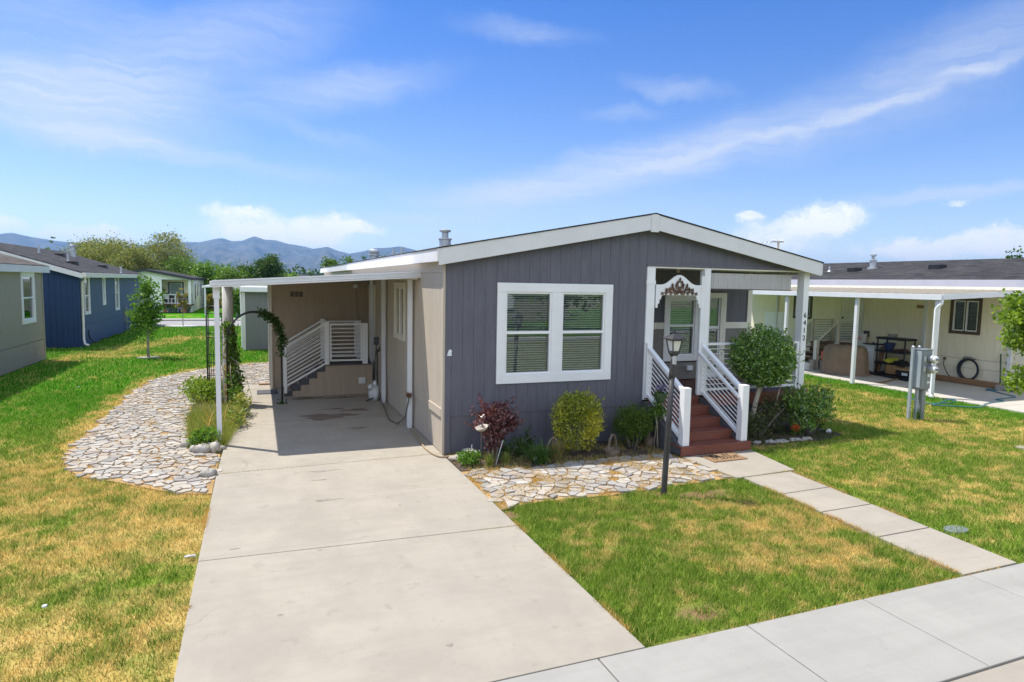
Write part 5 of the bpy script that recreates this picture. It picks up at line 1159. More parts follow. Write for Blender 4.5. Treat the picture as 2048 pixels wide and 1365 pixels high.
tb.tube([(6.56, -.3, .9), (6.3, -.32, 1.15), (6.2, -.3, 1.4)], [.03, .022, .012], 7); tb.tube([(6.94, -.42, .85), (7.05, -.4, 1.1)], [.014, .01], 6); tb.tube([(6.7, -.35, .95), (6.96, -.4, 1.0), (7.2, -.4, 1.15)], [.02, .018, .01], 6)
tb.build('trunk', M['bark_pale'], TP, smooth=True)
shrub('variegated_shrub', 'pale flecked green shrub at the right porch corner', (7.5, -.75, 0), [(7.45, -.72, .62, .46, .42, .42), (7.66, -.8, .6, .34, .34, .4), (7.2, -.6, .68, .3, .3, .3), (7.3, -.7, .3, .3, .3, .25)], 3600, .06, GR['privet'], 8, wd=.5, thick=.6, rough=.18, upb=.5, shoots=60)
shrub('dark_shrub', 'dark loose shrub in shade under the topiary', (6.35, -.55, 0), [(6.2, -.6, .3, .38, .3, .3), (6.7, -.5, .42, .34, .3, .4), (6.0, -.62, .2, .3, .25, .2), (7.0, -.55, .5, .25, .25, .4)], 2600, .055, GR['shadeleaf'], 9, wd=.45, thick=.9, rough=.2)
shrub('trailing_plant', 'drooping green plant hanging below the flower pot on the stair railing', (3.86, -.66, .0), [(3.86, -.66, .74, .14, .12, .16), (3.95, -.64, .62, .1, .1, .14), (3.76, -.66, .62, .1, .1, .14)], 500, .07, GR['mid'], 4, wd=.3, thick=.9, rough=.2, stem_r=.012, bark='bark_pale', upb=-.3)
P, U = shell_points([(3.93, -.62, 1.07, .13, .12, .09)], 160, .9, .2); leaves('flowers', P, U, .04, .035, GR['purple'], FP, .5, .4)
P, U = shell_points([(3.93, -.62, .98, .17, .15, .08)], 160, .9, .2); leaves('foliage', P, U, .06, .02, GR['mid'], FP, .5, -.1)
shrub('white_flower_plant', 'low leafy plant with small white flowers at the driveway corner', (.22, -.72, 0), [(.22, -.72, .12, .2, .17, .13)], 900, .05, GR['fresh'], 4, wd=.45, thick=.9, cat='plant', extra=[('flowers', [(.24, -.72, .24, .12, .1, .04)], 26, .035, GR['white'])])
shrub('low_plant', 'dark low leafy plants in the shaded bed behind the red bush', (1.0, -.45, 0), [(.95, -.5, .14, .3, .2, .16), (1.25, -.42, .16, .22, .2, .2), (1.45, -.25, .2, .1, .1, .3)], 900, .06, GR['deep'], 6, wd=.3, thick=.9, rough=.25, cat='plant', upb=.8)
def strap_clump(name, label, base, r, h, n, mat, w=.012, cat='plant', lean=1.0, group=None):
    V = []; F = []
    for i in range(n):
        a = rng.uniform(0, 6.283); q = rng.uniform(.3, 1); hh = h*rng.uniform(.55, 1.1); s0 = Vector((base[0]+rng.normal(0, r*.15), base[1]+rng.normal(0, r*.15), 0)); d = Vector((math.cos(a), math.sin(a), 0)); sd = Vector((-d.y, d.x, 0))*w/2
        k0 = len(V)
        for t in (0, .3, .6, .85, 1):
            p_ = s0+d*(r*q*lean*t**1.5)+Vector((0, 0, hh*(1.7*t-1.0*t*t*q*lean))); f_ = (1-.85*t**2)
            V += [tuple(p_-sd*f_), tuple(p_+sd*f_)]
        for j in range(4): F.append((k0+2*j, k0+2*j+1, k0+2*j+3, k0+2*j+2))
    o = np_mesh(name, np.array(V), np.array(F), mat); return tag(o, label, cat, group)
strap_clump('daylily', 'clump of green strap leaves below the front window', (1.38, -.92, 0), .42, .30, 190, GR['strap'], lean=1.25)
strap_clump('ornamental_grass', 'browning grassy clump right of the green strap leaves', (1.72, -.86, 0), .26, .3, 200, GR['dry'], .008)
strap_clump('dry_tuft', 'yellowing grass tuft in front of the red bush, left one', (.52, -.86, 0), .16, .2, 90, GR['weed'], .007)
strap_clump('dry_tuft', 'yellowing grass tuft in front of the red bush, right one', (.82, -.84, 0), .15, .18, 90, GR['weed'], .007)
for nm, px, py, lb in (('orange_flowers', 1590, 872, 'low orange red flowers in the shade of the topiary bed, left patch'), ('orange_flowers', 1640, 858, 'orange flowers under the pale flecked shrub, right patch')):
    p_ = on_ground(px, py); T = thing(nm, lb, 'flowers', (p_.x, p_.y, 0)); P, U = shell_points([(p_.x, p_.y, .1, .12, .1, .1)], 120, .9, .2); leaves('leaves', P, U, .05, .02, GR['mid'], T, .5, .4)
    P, U = shell_points([(p_.x, p_.y, .16, .11, .09, .07)], 110, .9, .2); leaves('petals', P, U, .045, .035, GR['orange'], T, .5, .4)
tag(tufts('bed_litter', BED_F, 5200, .05, .012, GR['dry'], z=-.005, spread=.42), 'dry leaf litter and stems over the bed under the front window', 'leaf litter', kind='stuff')
tag(tufts('bed_litter', BED_R, 2500, .07, .012, GR['shadeleaf'], z=-.005, spread=.4), 'dark leaf litter and weeds over the bed by the porch', 'leaf litter', kind='stuff')
# --- weedy bed, vine and garland in the carport
tag(tufts('weeds', [(-3.6, 1.6), (-4.1, 2.0), (-4.2, 3.2), (-4.3, 4.4), (-3.5, 4.4), (-3.42, 3.0), (-3.5, 1.9)], 5200, .30, .010, GR['weed'], spread=.1), 'tall yellow green weeds filling the side bed by the carport post', 'weeds', kind='stuff')
tag(tufts('weeds', BED_L, 3800, .2, .012, GR['weed'], spread=.25), 'sparse low weeds all along the side bed', 'weeds', kind='stuff')
shrub('leafy_weed', 'bright green leafy weed clump at the front of the side bed', (-3.83, 1.75, 0), [(-3.83, 1.75, .16, .26, .2, .2)], 900, .06, GR['fresh'], 5, wd=.5, thick=.9, cat='plant')
shrub('leafy_weed', 'yellow green leafy weeds round the foot of the black trellis', (-4.15, 6.6, 0), [(-4.2, 6.5, .3, .35, .4, .3), (-4.45, 7.2, .25, .3, .5, .25), (-3.9, 6.2, .25, .3, .3, .3)], 1300, .08, GR['lime'], 6, wd=.55, thick=.9, cat='plant', rough=.25)
shrub('leafy_weed', 'green leafy weeds spilling over the driveway behind the carport post', (-3.4, 3.6, 0), [(-3.38, 3.4, .18, .22, .5, .2), (-3.3, 4.4, .25, .2, .5, .26)], 1100, .07, GR['weed'], 6, wd=.5, thick=.9, cat='plant', rough=.25)
V_ = thing('climbing_vine', 'half dead brown and green vine covering the log post', 'vine', (-3.58, 5.8, 0)); mb = MB(); rr = random.Random(5)
for i in range(7):
    a = rr.uniform(0, 6.28); pts = []
    for k in range(9):
        t = k/8; q = .16+.08*math.sin(3*t*3.14+a); pts.append((-3.56+q*math.cos(a+t*3)+.03*rr.uniform(-1, 1), 5.8+q*math.sin(a+t*3), 1.9*t))
    mb.tube(pts, .011, 5)
for i in range(3):
    a = rr.uniform(0, 6.28); mb.tube([(-3.55, 5.6, .9+.12*i), (-3.55+.3*math.cos(a), 5.5+.3*math.sin(a), .7+.12*i), (-3.5+.45*math.cos(a), 5.3, .2)], .005, 5)
mb.build('stems', M['bark_pale'], V_, smooth=True)
P, U = shell_points([(-3.57, 5.85, 1.75, .13, .14, .2), (-3.57, 5.85, 1.3, .13, .14, .36), (-3.56, 5.82, .8, .13, .15, .36), (-3.5, 5.75, .35, .18, .25, .3)], 1250, .7, .2); leaves('dead_leaves', P, U, .085, .05, GR['dry'], V_, .5, -.2)
P, U = shell_points([(-3.58, 5.75, 1.85, .16, .18, .14), (-3.46, 5.65, .55, .2, .3, .4), (-3.42, 5.3, .3, .16, .35, .25), (-3.48, 5.75, 1.15, .15, .16, .3), (-3.54, 5.7, 1.5, .15, .16, .3)], 1100, .8, .2); leaves('green_leaves', P, U, .085, .055, GR['mid'], V_, .5, -.1)
ap = arch_pts(-3.62, -2.43, 5.56, 1.5, 2.18, 40); gp = [Vector(p) for p in ap[24:44]]+[Vector((-2.43, 5.56, z)) for z in (1.45, 1.35, 1.2)]
cs = np.array([list(p) for p in gp]); C_ = cs[rng.integers(0, len(cs), 900)]+rng.normal(0, .055, (900, 3)); leaves('garland', C_, unit(900), .075, .04, GR['deep'], AR, .5, -.3)
# dead stalks arching over the weedy bed
strap_clump('dried_stalks', 'long pale dead grass stalks arching over the weedy bed', (-3.75, 2.6, 0), .5, .6, 16, M['straw_blade'], .012)
# --- lawn trees
def young_tree(base, h, cw, z0, label, mat, leaf, n, r, name='young_tree', bark='bark'):
    zc_ = z0+(h-z0)/2; bl = [(base[0], base[1], zc_, cw, cw, (h-z0)/2), (base[0]-cw*.45, base[1], zc_-.2*h*.5, cw*.5, cw*.5, h*.14), (base[0]+cw*.4, base[1], zc_-.05*h, cw*.5, cw*.5, h*.16), (base[0]+.05, base[1], h*.85, cw*.42, cw*.42, h*.14)]
    return tree(name, label, 'tree', base, h, bl, n//10, 10, cw*.13, leaf, mat, r, bark, limbs=9, spread=cw*.8, z0=.35)
young_tree((-6.72, 16.25, 0), 2.95, .58, .62, 'young green tree standing alone in the left lawn', GR['fresh'], .105, 3000, .045)
young_tree((-7.22, 33.2, 0), 2.35, .36, .75, 'thin yellowing sapling by the back road', GR['autumn'], .13, 330, .03, 'sapling', 'bark_pale')
for x_, y_, r_, lb in ((-6.72, 16.25, .38, 'pale gravel ring round the young lawn tree'), (-7.22, 33.2, .8, 'white stone ring at the foot of the sapling')):
    tag(MB().prism([(x_+r_*math.cos(a), y_+r_*.55*math.sin(a)) for a in [6.283*k/18 for k in range(18)]], 'z', -.05, .015).build('tree_ring', M['stone'] if r_ < .5 else M['cloth_white']), lb, 'tree ring')
# tree at the right edge: its trunk stands just outside the frame
T = thing('leafy_tree', 'bright green leafy tree reaching in at the right edge of the photo', 'tree', (13.75, -1.2, 0))
mb = MB()
for pts, rad in branch_set((13.75, -1.2, 0), (13.7, -1.2, 2.9), .8, 10, .05, 4, .2): mb.tube(pts, rad, 7)
mb.build('trunk', M['bark'], T, smooth=True)
bl = [(13.25, -1.2, 2.55, .42, .5, .4), (12.75, -1.2, 2.42, .42, .3, .17), (13.35, -1.2, 2.0, .36, .45, .4), (13.0, -1.25, 1.9, .3, .3, .2), (13.1, -1.2, 2.8, .3, .4, .15), (13.9, -1.2, 2.2, .7, .7, .8), (13.75, -1.2, 1.0, .55, .5, .35), (13.2, -1.25, .92, .22, .25, .22)]
P, U = clump_points(bl, 420, 11, .085, .9); leaves('crown', P, U, .1, .07, GR['lime'], T, .5, .2)
# ================================================================== the cream house on the right
NH = thing('house', 'cream single storey house with dark shingles on the right', 'house', (22, 5, 0))
NW = wall_frame((18.45, 0, 0), (0, 1, 0), (-1, 0, 0))
nh = [(3.05, 3.90, 1.66, 2.69), (9.78, 10.60, 1.78, 2.6)]
wall('side_wall', NW, -5, 16, .80, 3.12, M['ivory_wall'], NH, nh, .30, .008)
wall('skirting', NW, -5, 16, .50, .79, M['ivory_wall'], NH, pitch=2.44); wall('skirting', NW, -5, 16, 0, .49, M['ivory_wall'], NH, pitch=.6)
MB().box(18.45, 26.6, -5, -4.95, 0, 3.2).box(26.55, 26.6, -5, 16, 0, 3.2).box(18.45, 26.6, 15.95, 16, 0, 3.2).build('rear_wall', M['ivory_wall'], NH)
window(NW, 2.98, 3.97, 1.58, 2.77, NH, trim=.1, trim_mat=M['brown_trim'], split=[(3.08, 3.46), (3.49, 3.87)], glass='glass_dim')
window(NW, 9.7, 10.68, 1.7, 2.68, NH, trim=.1, trim_mat=M['brown_trim'], blinds=False, glass='glass_dim')
gable_roof('roof', 18.02, 27.05, -5.2, 16.2, 3.36, 4.2, M['shingle_dark'], NH)
nf = MB(); nf.box(18.0, 18.03, -5.2, 16.2, 3.12, 3.34); nf.build('fascia', M['fascia_grey'], NH); MB().box(18.07, 18.45, -5.2, 16.2, 3.08, 3.11).box(17.99, 18.06, -5.2, 16.2, 3.03, 3.118).build('soffit', M['cream'], NH)
NRF = lambda x: 3.36+(x-18.02)*(4.2-3.36)/(22.535-18.02)
p = at_y(1743, 535, 8.3); x = 20.6
MB().lathe([(.2, NRF(x)-.1), (.2, NRF(x)+.04), (.12, NRF(x)+.05), (.115, NRF(x)+.3), (.15, NRF(x)+.31), (.15, NRF(x)+.35), (.065, NRF(x)+.36), (.065, NRF(x)+.5), (.12, NRF(x)+.52), (.12, NRF(x)+.57), (.05, NRF(x)+.6)], (x, 8.75, 0), 16).build('flue', M['galv'], NH)
for y, xx, w in ((9.1, 20.0, .2), (5.9, 20.4, .22)): MB().box(xx-.2, xx+.2, y-w, y+w, NRF(xx)-.05, NRF(xx)+.14).build('roof_vent', M['plastic_black'], NH, bevel=.02)
for y, xx, h_ in ((10.35, 20.0, .22), (11.1, 19.6, .3)): MB().lathe([(.12, NRF(xx)-.06), (.06, NRF(xx)+.03), (.04, NRF(xx)+.05), (.04, NRF(xx)+h_)], (xx, y, 0), 10).build('vent_pipe', M['galv'], NH)
for y in (2.05, 4.8, 7.3, 11.6): MB(NW).box(y-.055, y+.055, .0, .07, 0, 3.02).build('wall_post', M['alu'], NH, bevel=.004)
dd = MB(NW).box(7.4, 7.5, 0, .03, .95, 2.95).box(8.25, 8.35, 0, .03, .95, 2.95).box(7.5, 8.25, 0, .03, 2.85, 2.95).build('side_door', M['ivory_wall'], NH)
MB(NW).box(7.5, 8.25, 0, .015, .95, 2.85).box(7.58, 7.84, .015, .022, 1.9, 2.7).box(7.91, 8.17, .015, .022, 1.9, 2.7).build('door_leaf', M['cream'], dd)
MB(NW).lathe([(.03, 0), (.03, .02), (.01, .03)], (0, 0, 0), 8); kn = MB().blob((18.39, 8.13, 1.86), .035, .035, .035, 1, 0, 10, 7); kn.build('door_knob', M['black'], dd, smooth=True)
gd = MB(NW).box(11.15, 12.3, 0, .03, .95, 1.85).box(11.25, 12.2, .03, .04, 1.0, 1.75).build('service_door', M['white_wall'], NH, bevel=.004)
MB(NW).box(11.1, 12.35, .0, .05, 1.85, 1.92).build('ledge', M['white_wall'], gd)
MB(NW).lathe([(.01, 0)], (0, 0, 0), 3) if False else None
MB().blob((18.38, 8.25, 2.72), .06, .06, .06, 1, 0, 10, 7).build('porch_light', M['galv'], NH, smooth=True)
MB(NW).box(4.87, 5.14, .0, .03, 2.36, 2.46).build('wood_block', M['board'], NH)

NC = thing('carport', 'white ribbed carport roof on posts beside the cream house', 'carport', (16.4, 6, 0))
nz = lambda x: 2.845+(x-14.4)*(2.985-2.845)/3.65
rp = MB(); rb2 = MB(); y = 1.52
while y < 13.5:
    rp.prism([(14.42, nz(14.42)), (18.1, nz(18.1)), (18.1, nz(18.1)-.03), (14.42, nz(14.42)-.03)], 'y', y+.07, y+.299)
    rb2.prism([(14.43, nz(14.43)+.05), (18.1, nz(18.1)+.05), (18.1, nz(18.1)-.03), (14.43, nz(14.43)-.03)], 'y', y, y+.069)
    y += .3
rp.build('roof_panel', M['cream'], NC); rb2.build('roof_ribs', M['rib_shade_tan'], NC)
MB().box(14.37, 14.42, 1.5, 13.6, 2.715, 2.865).build('gutter', M['alu'], NC, bevel=.006)
MB().prism([(14.42, nz(14.42)+.03), (18.1, nz(18.1)+.03), (18.1, nz(18.1)-.11), (14.42, nz(14.42)-.12)], 'y', 1.48, 1.515).build('fascia', M['alu'], NC, bevel=.004)
for y in (1.68, 4.24, 7.1, 10.0): MB().box(14.46, 14.56, y-.05, y+.05, 0, 2.74).build('carport_post', M['alu'], NC, bevel=.006)
ds = MB(); ds.tube([(14.44, 1.53, 2.72), (14.44, 1.53, 2.62), (14.43, 1.60, 2.55), (14.42, 1.66, 2.48), (14.42, 1.66, .12), (14.38, 1.6, .06), (14.33, 1.52, .05)], .042, 8); ds.build('downspout', M['vinyl'], NC, smooth=True)

NS = thing('side_steps', 'cream side landing and steps with white bar railings at the cream house', 'steps', (17.4, 8, 0))
for y in (7.4, 8.6):
    r1 = rail_panel(NS, (16.33, y), (17.34, y), 1.0, 1.72, .28, .98, 8, name='stair_railing', mat='cream', rw=.06, bar_r=.011, bar_mat='brown_trim')
    MB().box(16.26, 16.40, y-.07, y+.07, 0, 1.05).build('newel_post', M['cream'], r1, bevel=.004); MB().box(17.29, 17.41, y-.06, y+.06, .9, 1.8).build('newel_post', M['cream'], r1, bevel=.004)
    r2 = rail_panel(NS, (17.42, y), (18.36, y), 1.75, 1.75, 1.0, 1.0, 7, name='landing_railing', mat='cream', rw=.06, bar_r=.011, bar_mat='brown_trim')
    MB().box(18.28, 18.38, y-.05, y+.05, .9, 1.8).build('newel_post', M['cream'], r2, bevel=.004)
MB().box(17.3, 18.4, 7.35, 8.65, .86, .9).build('landing', M['deck'], NS); MB().box(17.32, 18.4, 7.42, 7.44, 0, .86).box(17.32, 17.34, 7.44, 8.6, 0, .86).build('side_panel', M['board'], NS)
for k in range(4): MB().box(17.3-.25*(k+1), 17.3-.25*k+.02, 7.42, 8.58, .9-.18*(k+1)-.03, .9-.18*(k+1)).build('tread', M['board'], NS); MB().box(17.3-.25*(k+1)+.2, 17.3-.25*(k+1)+.22, 7.42, 8.58, max(0, .9-.18*(k+2)), .9-.18*(k+1)-.03).build('riser', M['deck'], NS)

# things stored under that carport
cv = MB()
prof = [(15.72, 6.55), (15.62, 6.2), (15.75, 5.75), (16.35, 5.35), (16.75, 5.5), (16.8, 6.2), (16.4, 6.6), (16.0, 6.68)]
rows = [(0.0, 1.06), (.15, 1.0), (.5, .97), (.8, .95), (.92, .9), (.99, .78), (1.02, .45), (1.0, .1)]
cxm = sum(p_[0] for p_ in prof)/8; cym = sum(p_[1] for p_ in prof)/8; rr = random.Random(3); nP = 40; vs = []; fs = []
def prof_at(t):
    t = t % 1*8; i = int(t); f = t-i; a, b = prof[i % 8], prof[(i+1) % 8]; return a[0]+(b[0]-a[0])*f, a[1]+(b[1]-a[1])*f
for z, s in rows:
    for k in range(nP):
        px_, py_ = prof_at(k/nP); w_ = 1+.05*math.sin(k*2.1)*(1-z)+.03*math.sin(k*3.7+1); lift = .28*max(0, math.sin(k/nP*6.28*1+2.4))**6*(1-z) if z < .1 else 0
        vs.append((cxm+(px_-cxm)*s*w_, cym+(py_-cym)*s*w_, z+lift+.02*math.sin(k*1.3)))
for i in range(len(rows)-1):
    for k in range(nP): fs.append((i*nP+k, i*nP+(k+1) % nP, (i+1)*nP+(k+1) % nP, (i+1)*nP+k))
fs.append(tuple((len(rows)-1)*nP+k for k in range(nP))); cv._add(vs, fs)
tag(cv.build('grill_cover', M['canvas'], smooth=True), 'tan canvas cover draped over a bulky grill under the white carport', 'grill cover')
def bucket(loc, r, h, m_, label, handle=True, name='bucket'):
    T = thing(name, label, 'bucket', loc, 'buckets by the cream house steps'); x_, y_, z_ = loc
    MB().lathe([(r*.84, z_), (r, z_+h*.9), (r*1.06, z_+h*.9), (r*1.06, z_+h), (r*.95, z_+h), (r*.8, z_+h*.5)], (x_, y_, 0), 16).build('bucket_body', M[m_], T)
    if handle: MB().tube([(x_+r*math.cos(a), y_-.02-r*.35*math.sin(a), z_+h*.8-r*.9*math.sin(a)) for a in [math.pi*k/10 for k in range(11)]], .006, 5).build('handle', M['galv'], T)
    return T
bucket((16.32, 6.98, 0), .16, .36, 'stone', 'grey bucket carrying the red bucket by the tan grill cover'); bucket((16.32, 6.98, .37), .135, .32, 'plastic_red', 'red bucket stacked on a grey bucket by the tan grill cover', False)
bucket((16.02, 7.25, 0), .12, .36, 'stone', 'tall grey white bucket left of the red bucket', False); bucket((15.85, 7.35, 0), .15, .24, 'plastic_white', 'low white bucket farthest left at the foot of the newel post')
AB = bucket((18.2, 7.05, .9), .17, .42, 'plastic_white', 'white bucket with red lettering standing on the landing', False)
text_obj('ACE', Matrix(((0, 0, -1, 18.02), (-1, 0, 0, 7.05), (0, 1, 0, 1.13), (0, 0, 0, 1))), .15, M['plastic_red'], AB, 'lettering')
FZ = thing('freezer_bin', 'white cabinet with a cluttered lid beside the black shelving', 'cabinet', (17.85, 6.15, 0))
MB().box(17.5, 18.2, 5.95, 6.6, .0, .93).build('cabinet_body', M['plastic_white'], FZ, bevel=.02); MB().box(17.46, 18.24, 5.9, 6.62, .935, .985).build('lid', M['plastic_white'], FZ, bevel=.01)
MB().box(17.6, 18.2, 6.0, 6.5, .99, 1.02).tube([(17.7, 6.0, 1.02), (17.9, 6.3, 1.05), (18.1, 6.5, 1.03)], .02, 6).build('clutter', M['plastic_black'], FZ)
tag(MB().bar((17.6, 5.86, .02), (17.9, 5.88, 1.0), .18, .03).build('timber_board', M['board'], bevel=.004), 'brown board leaning between the white cabinet and the black shelving', 'board')
SHF = thing('shelving_rack', 'black plastic shelving rack against the cream wall', 'shelf', (17.75, 5.3, 0))
for z in (.03, .40, .82, 1.27): MB().box(17.45, 18.0, 4.72, 5.86, z-.03, z+.05).build('shelf', M['plastic_black'], SHF, bevel=.01)
for x_ in (17.49, 17.96):
    for y_ in (4.77, 5.81): MB().tube([(x_, y_, 0), (x_, y_, 1.3)], .026, 8).build('leg', M['plastic_black'], SHF, smooth=True)
tag(MB().lathe([(.13, .87), (.17, 1.06), (.19, 1.06), (.19, 1.12), (.17, 1.12), (.14, .95)], (17.7, 5.5, 0), 14).build('flower_pot', M['plastic_blue']), 'navy blue flower pot on the middle shelf of the black rack', 'flower pot')
tag(MB().lathe([(.12, 1.325), (.16, 1.44), (.17, 1.44), (.14, 1.36)], (17.7, 5.42, 0), 12).build('basin', M['stone']), 'grey basin on the top shelf of the black rack', 'basin')
tag(MB().tube([(17.6, 5.3, .9), (17.7, 5.1, .9), (17.65, 4.9, .91)], [.03, .05, .04], 8).blob((17.7, 4.95, .91), .12, .16, .05, 3, .3).build('garden_tools', M['rust'], smooth=True), 'rusty garden tools beside the navy pot on the rack', 'tools')
tag(MB().blob((17.68, 5.3, .5), .2, .34, .07, 7, .4, 16, 8).build('yellow_gloves', M['yellow']), 'crumpled yellow cloth on the lower shelf of the black rack', 'cloth')
tag(MB().blob((17.68, 5.0, .5), .22, .26, .06, 9, .4, 14, 8).build('black_tarp', M['plastic_black']), 'black crumpled plastic beside the yellow cloth on the lower shelf', 'plastic sheet')
cb = MB().box(17.36, 17.72, 4.98, 5.34, .081, .38); tag(cb.build('cardboard_box', M['cardboard'], bevel=.006), 'brown cardboard box on the bottom shelf of the black rack', 'box')
TT = thing('storage_tote', 'dark storage tote with a tan lid right of the shelving rack', 'box', (17.2, 4.35, 0)); MB().hexa([(17.05, 4.0, .02), (17.5, 4.0, .02), (17.5, 4.66, .02), (17.05, 4.66, .02), (17.0, 3.95, .3), (17.55, 3.95, .3), (17.55, 4.7, .3), (17.0, 4.7, .3)]).build('tote_body', M['plastic_black'], TT, bevel=.01); MB().box(16.98, 17.57, 3.93, 4.72, .301, .34).build('lid', M['cardboard'], TT, bevel=.01); MB().box(16.985, 16.999, 4.25, 4.45, .14, .23).build('tote_label', M['sticker'], TT)
tag(MB().bar((17.3, 5.95, .03), (16.9, 4.0, .03), .35, .05).tube([(17.2, 6.1, .06), (17.15, 5.9, .09), (17.3, 5.85, .05)], .04, 6).build('black_mat', M['plastic_black']), 'black rubber mat on the slab in front of the shelving', 'mat')
tag(MB().bar((15.7, 4.1, .02), (17.0, 4.5, .03), .05, .03).box(15.5, 15.75, 4.0, 4.15, .002, .03).build('long_stick', M['board']), 'thin brown stick lying on the slab in front of the shelving', 'stick')
tag(MB(NW).box(6.95, 7.12, 0, .1, 1.2, 1.42).tube([(7.03, .05, 1.2), (7.05, .06, 1.1), (7.12, .05, 1.0), (7.14, .05, .9)], .014, 6).build('electric_box', M['skirt_dark']), 'dark electric box on the cream wall above the white cabinet', 'electric box')
tag(MB(NW).box(6.1, 6.28, 0, .06, 1.1, 1.2).tube([(6.2, .04, 1.1), (6.25, .05, .98)], .01, 5).box(6.35, 6.6, 0, .05, 1.0, 1.03).build('outlet_box', M['plastic_white']), 'white outlet box with a hanging plug left of the black rack', 'outlet')
tag(MB().bar((18.15, 4.3, .1), (18.15, 1.95, .1), .12, .17).build('timber_beam', M['board'], bevel=.01), 'long brown timber beam along the foot of the cream wall', 'beam')
NHs = MB(); 
for k in range(5): NHs.tube([(18.38-.012*k, 3.2+(.26+.02*k)*math.sin(a), .52+(.30+.015*k)*math.cos(a)-.06) for a in [6.283*i/26 for i in range(27)]], .013, 6)
NHs.tube(smooth_path([(18.4, 4.02, .72), (18.36, 4.0, .5), (18.34, 3.8, .2), (18.34, 3.5, .1), (18.36, 3.2, .14)], 5), .013, 6)
tag(NHs.build('garden_hose', M['hose_dark'], smooth=True), 'dark hose coiled on a hanger on the cream wall', 'hose')
hg = MB().tube([(18.36, 3.0, .8), (18.3, 3.1, .86), (18.3, 3.3, .86), (18.36, 3.4, .8)], .014, 6).tube([(18.4, 3.06, .78), (18.4, 3.34, .78)], .012, 6); tag(hg.build('hose_hanger', M['black'], smooth=True), 'black wire hose hanger on the cream wall', 'hose hanger')
tag(MB().tube([(18.1, 2.05, .04), (18.38, 2.28, 1.06)], .022, 7).build('broom_handle', M['planter'], smooth=True), 'dark green pole leaning against the cream wall', 'pole')
tag(MB().box(17.95, 18.3, 1.8, 2.1, 0, .14).blob((18.0, 1.7, .12), .14, .2, .12, 3, .3).build('covered_bundle', M['stone'], bevel=.01), 'grey bundle at the foot of the wall post by the leaning pole', 'bundle')
bh = [(13.75, 1.85, .03), (13.55, 1.5, .02), (13.6, 1.2, .02), (13.35, 1.05, .03), (13.45, .8, .03), (13.95, .95, .04), (14.35, 1.05, .05), (14.45, .95, .05), (14.0, .8, .03), (13.4, .85, .03), (13.3, .7, .02), (13.7, .45, .02), (14.1, .15, .03), (14.4, .2, .04), (14.75, .4, .03), (15.3, .55, .02), (15.86, .6, .02), (15.95, .85, .02), (16.5, .9, .02), (16.95, .95, .02), (17.2, 1.4, .02), (17.45, 1.9, .02), (17.7, 2.2, .02), (17.75, 1.9, .02), (17.4, 2.0, .02), (17.7, 2.15, .02)]
tag(MB().tube(smooth_path(bh, 6), .014, 6).build('garden_hose', M['hose_blue'], smooth=True), 'teal hose snaking from the lawn onto the concrete of the white carport', 'hose')
# wall-side tap
tag(MB(NW).box(3.99, 4.05, 0, .08, .70, .76).build('tap', M['rust']), 'small tap on the cream wall above the coiled dark hose', 'tap')

# ---- utility meter pedestal
MP = thing('meter_pedestal', 'grey electric meter pedestal with two round meters in the right lawn', 'electric meter', (11.3, -.2, 0))
MB().box(11.19, 11.52, -.36, -.15, .70, 1.60).box(11.18, 11.53, -.37, -.14, 1.60, 1.622).build('cabinet', M['utility'], MP, bevel=.006)
MB().box(11.18, 11.19, -.35, -.16, .73, 1.58).build('side_panel', M['utility_pale_lit'], MP, bevel=.003); MB().box(11.2, 11.34, -.368, -.36, .73, 1.58).box(11.36, 11.51, -.366, -.36, .73, 1.25).build('front_panel', M['utility'], MP, bevel=.003)  # paler side and darker front paint sun and shade onto the cabinet
MB().box(11.10, 11.155, -.2, -.14, -.05, 1.67).build('support_post', M['utility_pale_lit'], MP, bevel=.004); MB().box(11.22, 11.27, -.28, -.22, -.05, .70).build('support_post', M['utility_pale_lit'], MP, bevel=.004); MB().box(11.34, 11.46, -.32, -.2, -.05, .70).build('conduit', M['utility'], MP, bevel=.015)
for x_, y_ in ((11.127, -.17), (11.33, -.17)): MB().blob((x_, y_, 1.66), .035, .035, .035, 1, 0, 10, 8).build('post_cap', M['galv'], MP, smooth=True)
for z in (1.40, 1.17):
    Mm = Matrix.Translation((11.44, -.37, z)) @ Matrix.Rotation(R(90), 4, 'X')
    q = MB(Mm).lathe([(.085, 0), (.085, .07), (.1, .075), (.1, .1), (.088, .105)], (0, 0, 0), 20).build('meter', M['galv'], MP)
    MB(Mm).lathe([(.084, .1), (.08, .15), (.06, .168), (.01, .172)], (0, 0, 0), 20).build('meter_dome', M['meter_face'], q, smooth=True)
    MB(Mm).box(-.045, .045, -.02, .015, .172, .176).build('meter_display', M['skirt_dark'], q)
    MB().box(11.225, 11.3, -.385, -.369, z-.06, z+.06).build('breaker_cover', M['galv'], MP, bevel=.004)
MB().box(11.4, 11.47, -.37, -.3665, .98, 1.06).build('notice_sticker', M['sticker'], MP); MB().box(11.4, 11.49, -.37, -.3665, .83, .88).build('notice_sticker', M['sticker'], MP)
strap_clump('grass_tuft', 'uncut grass round the foot of the meter pedestal', (11.3, -.25, 0), .22, .2, 160, M['grass'] if False else GR['strap'], .008)

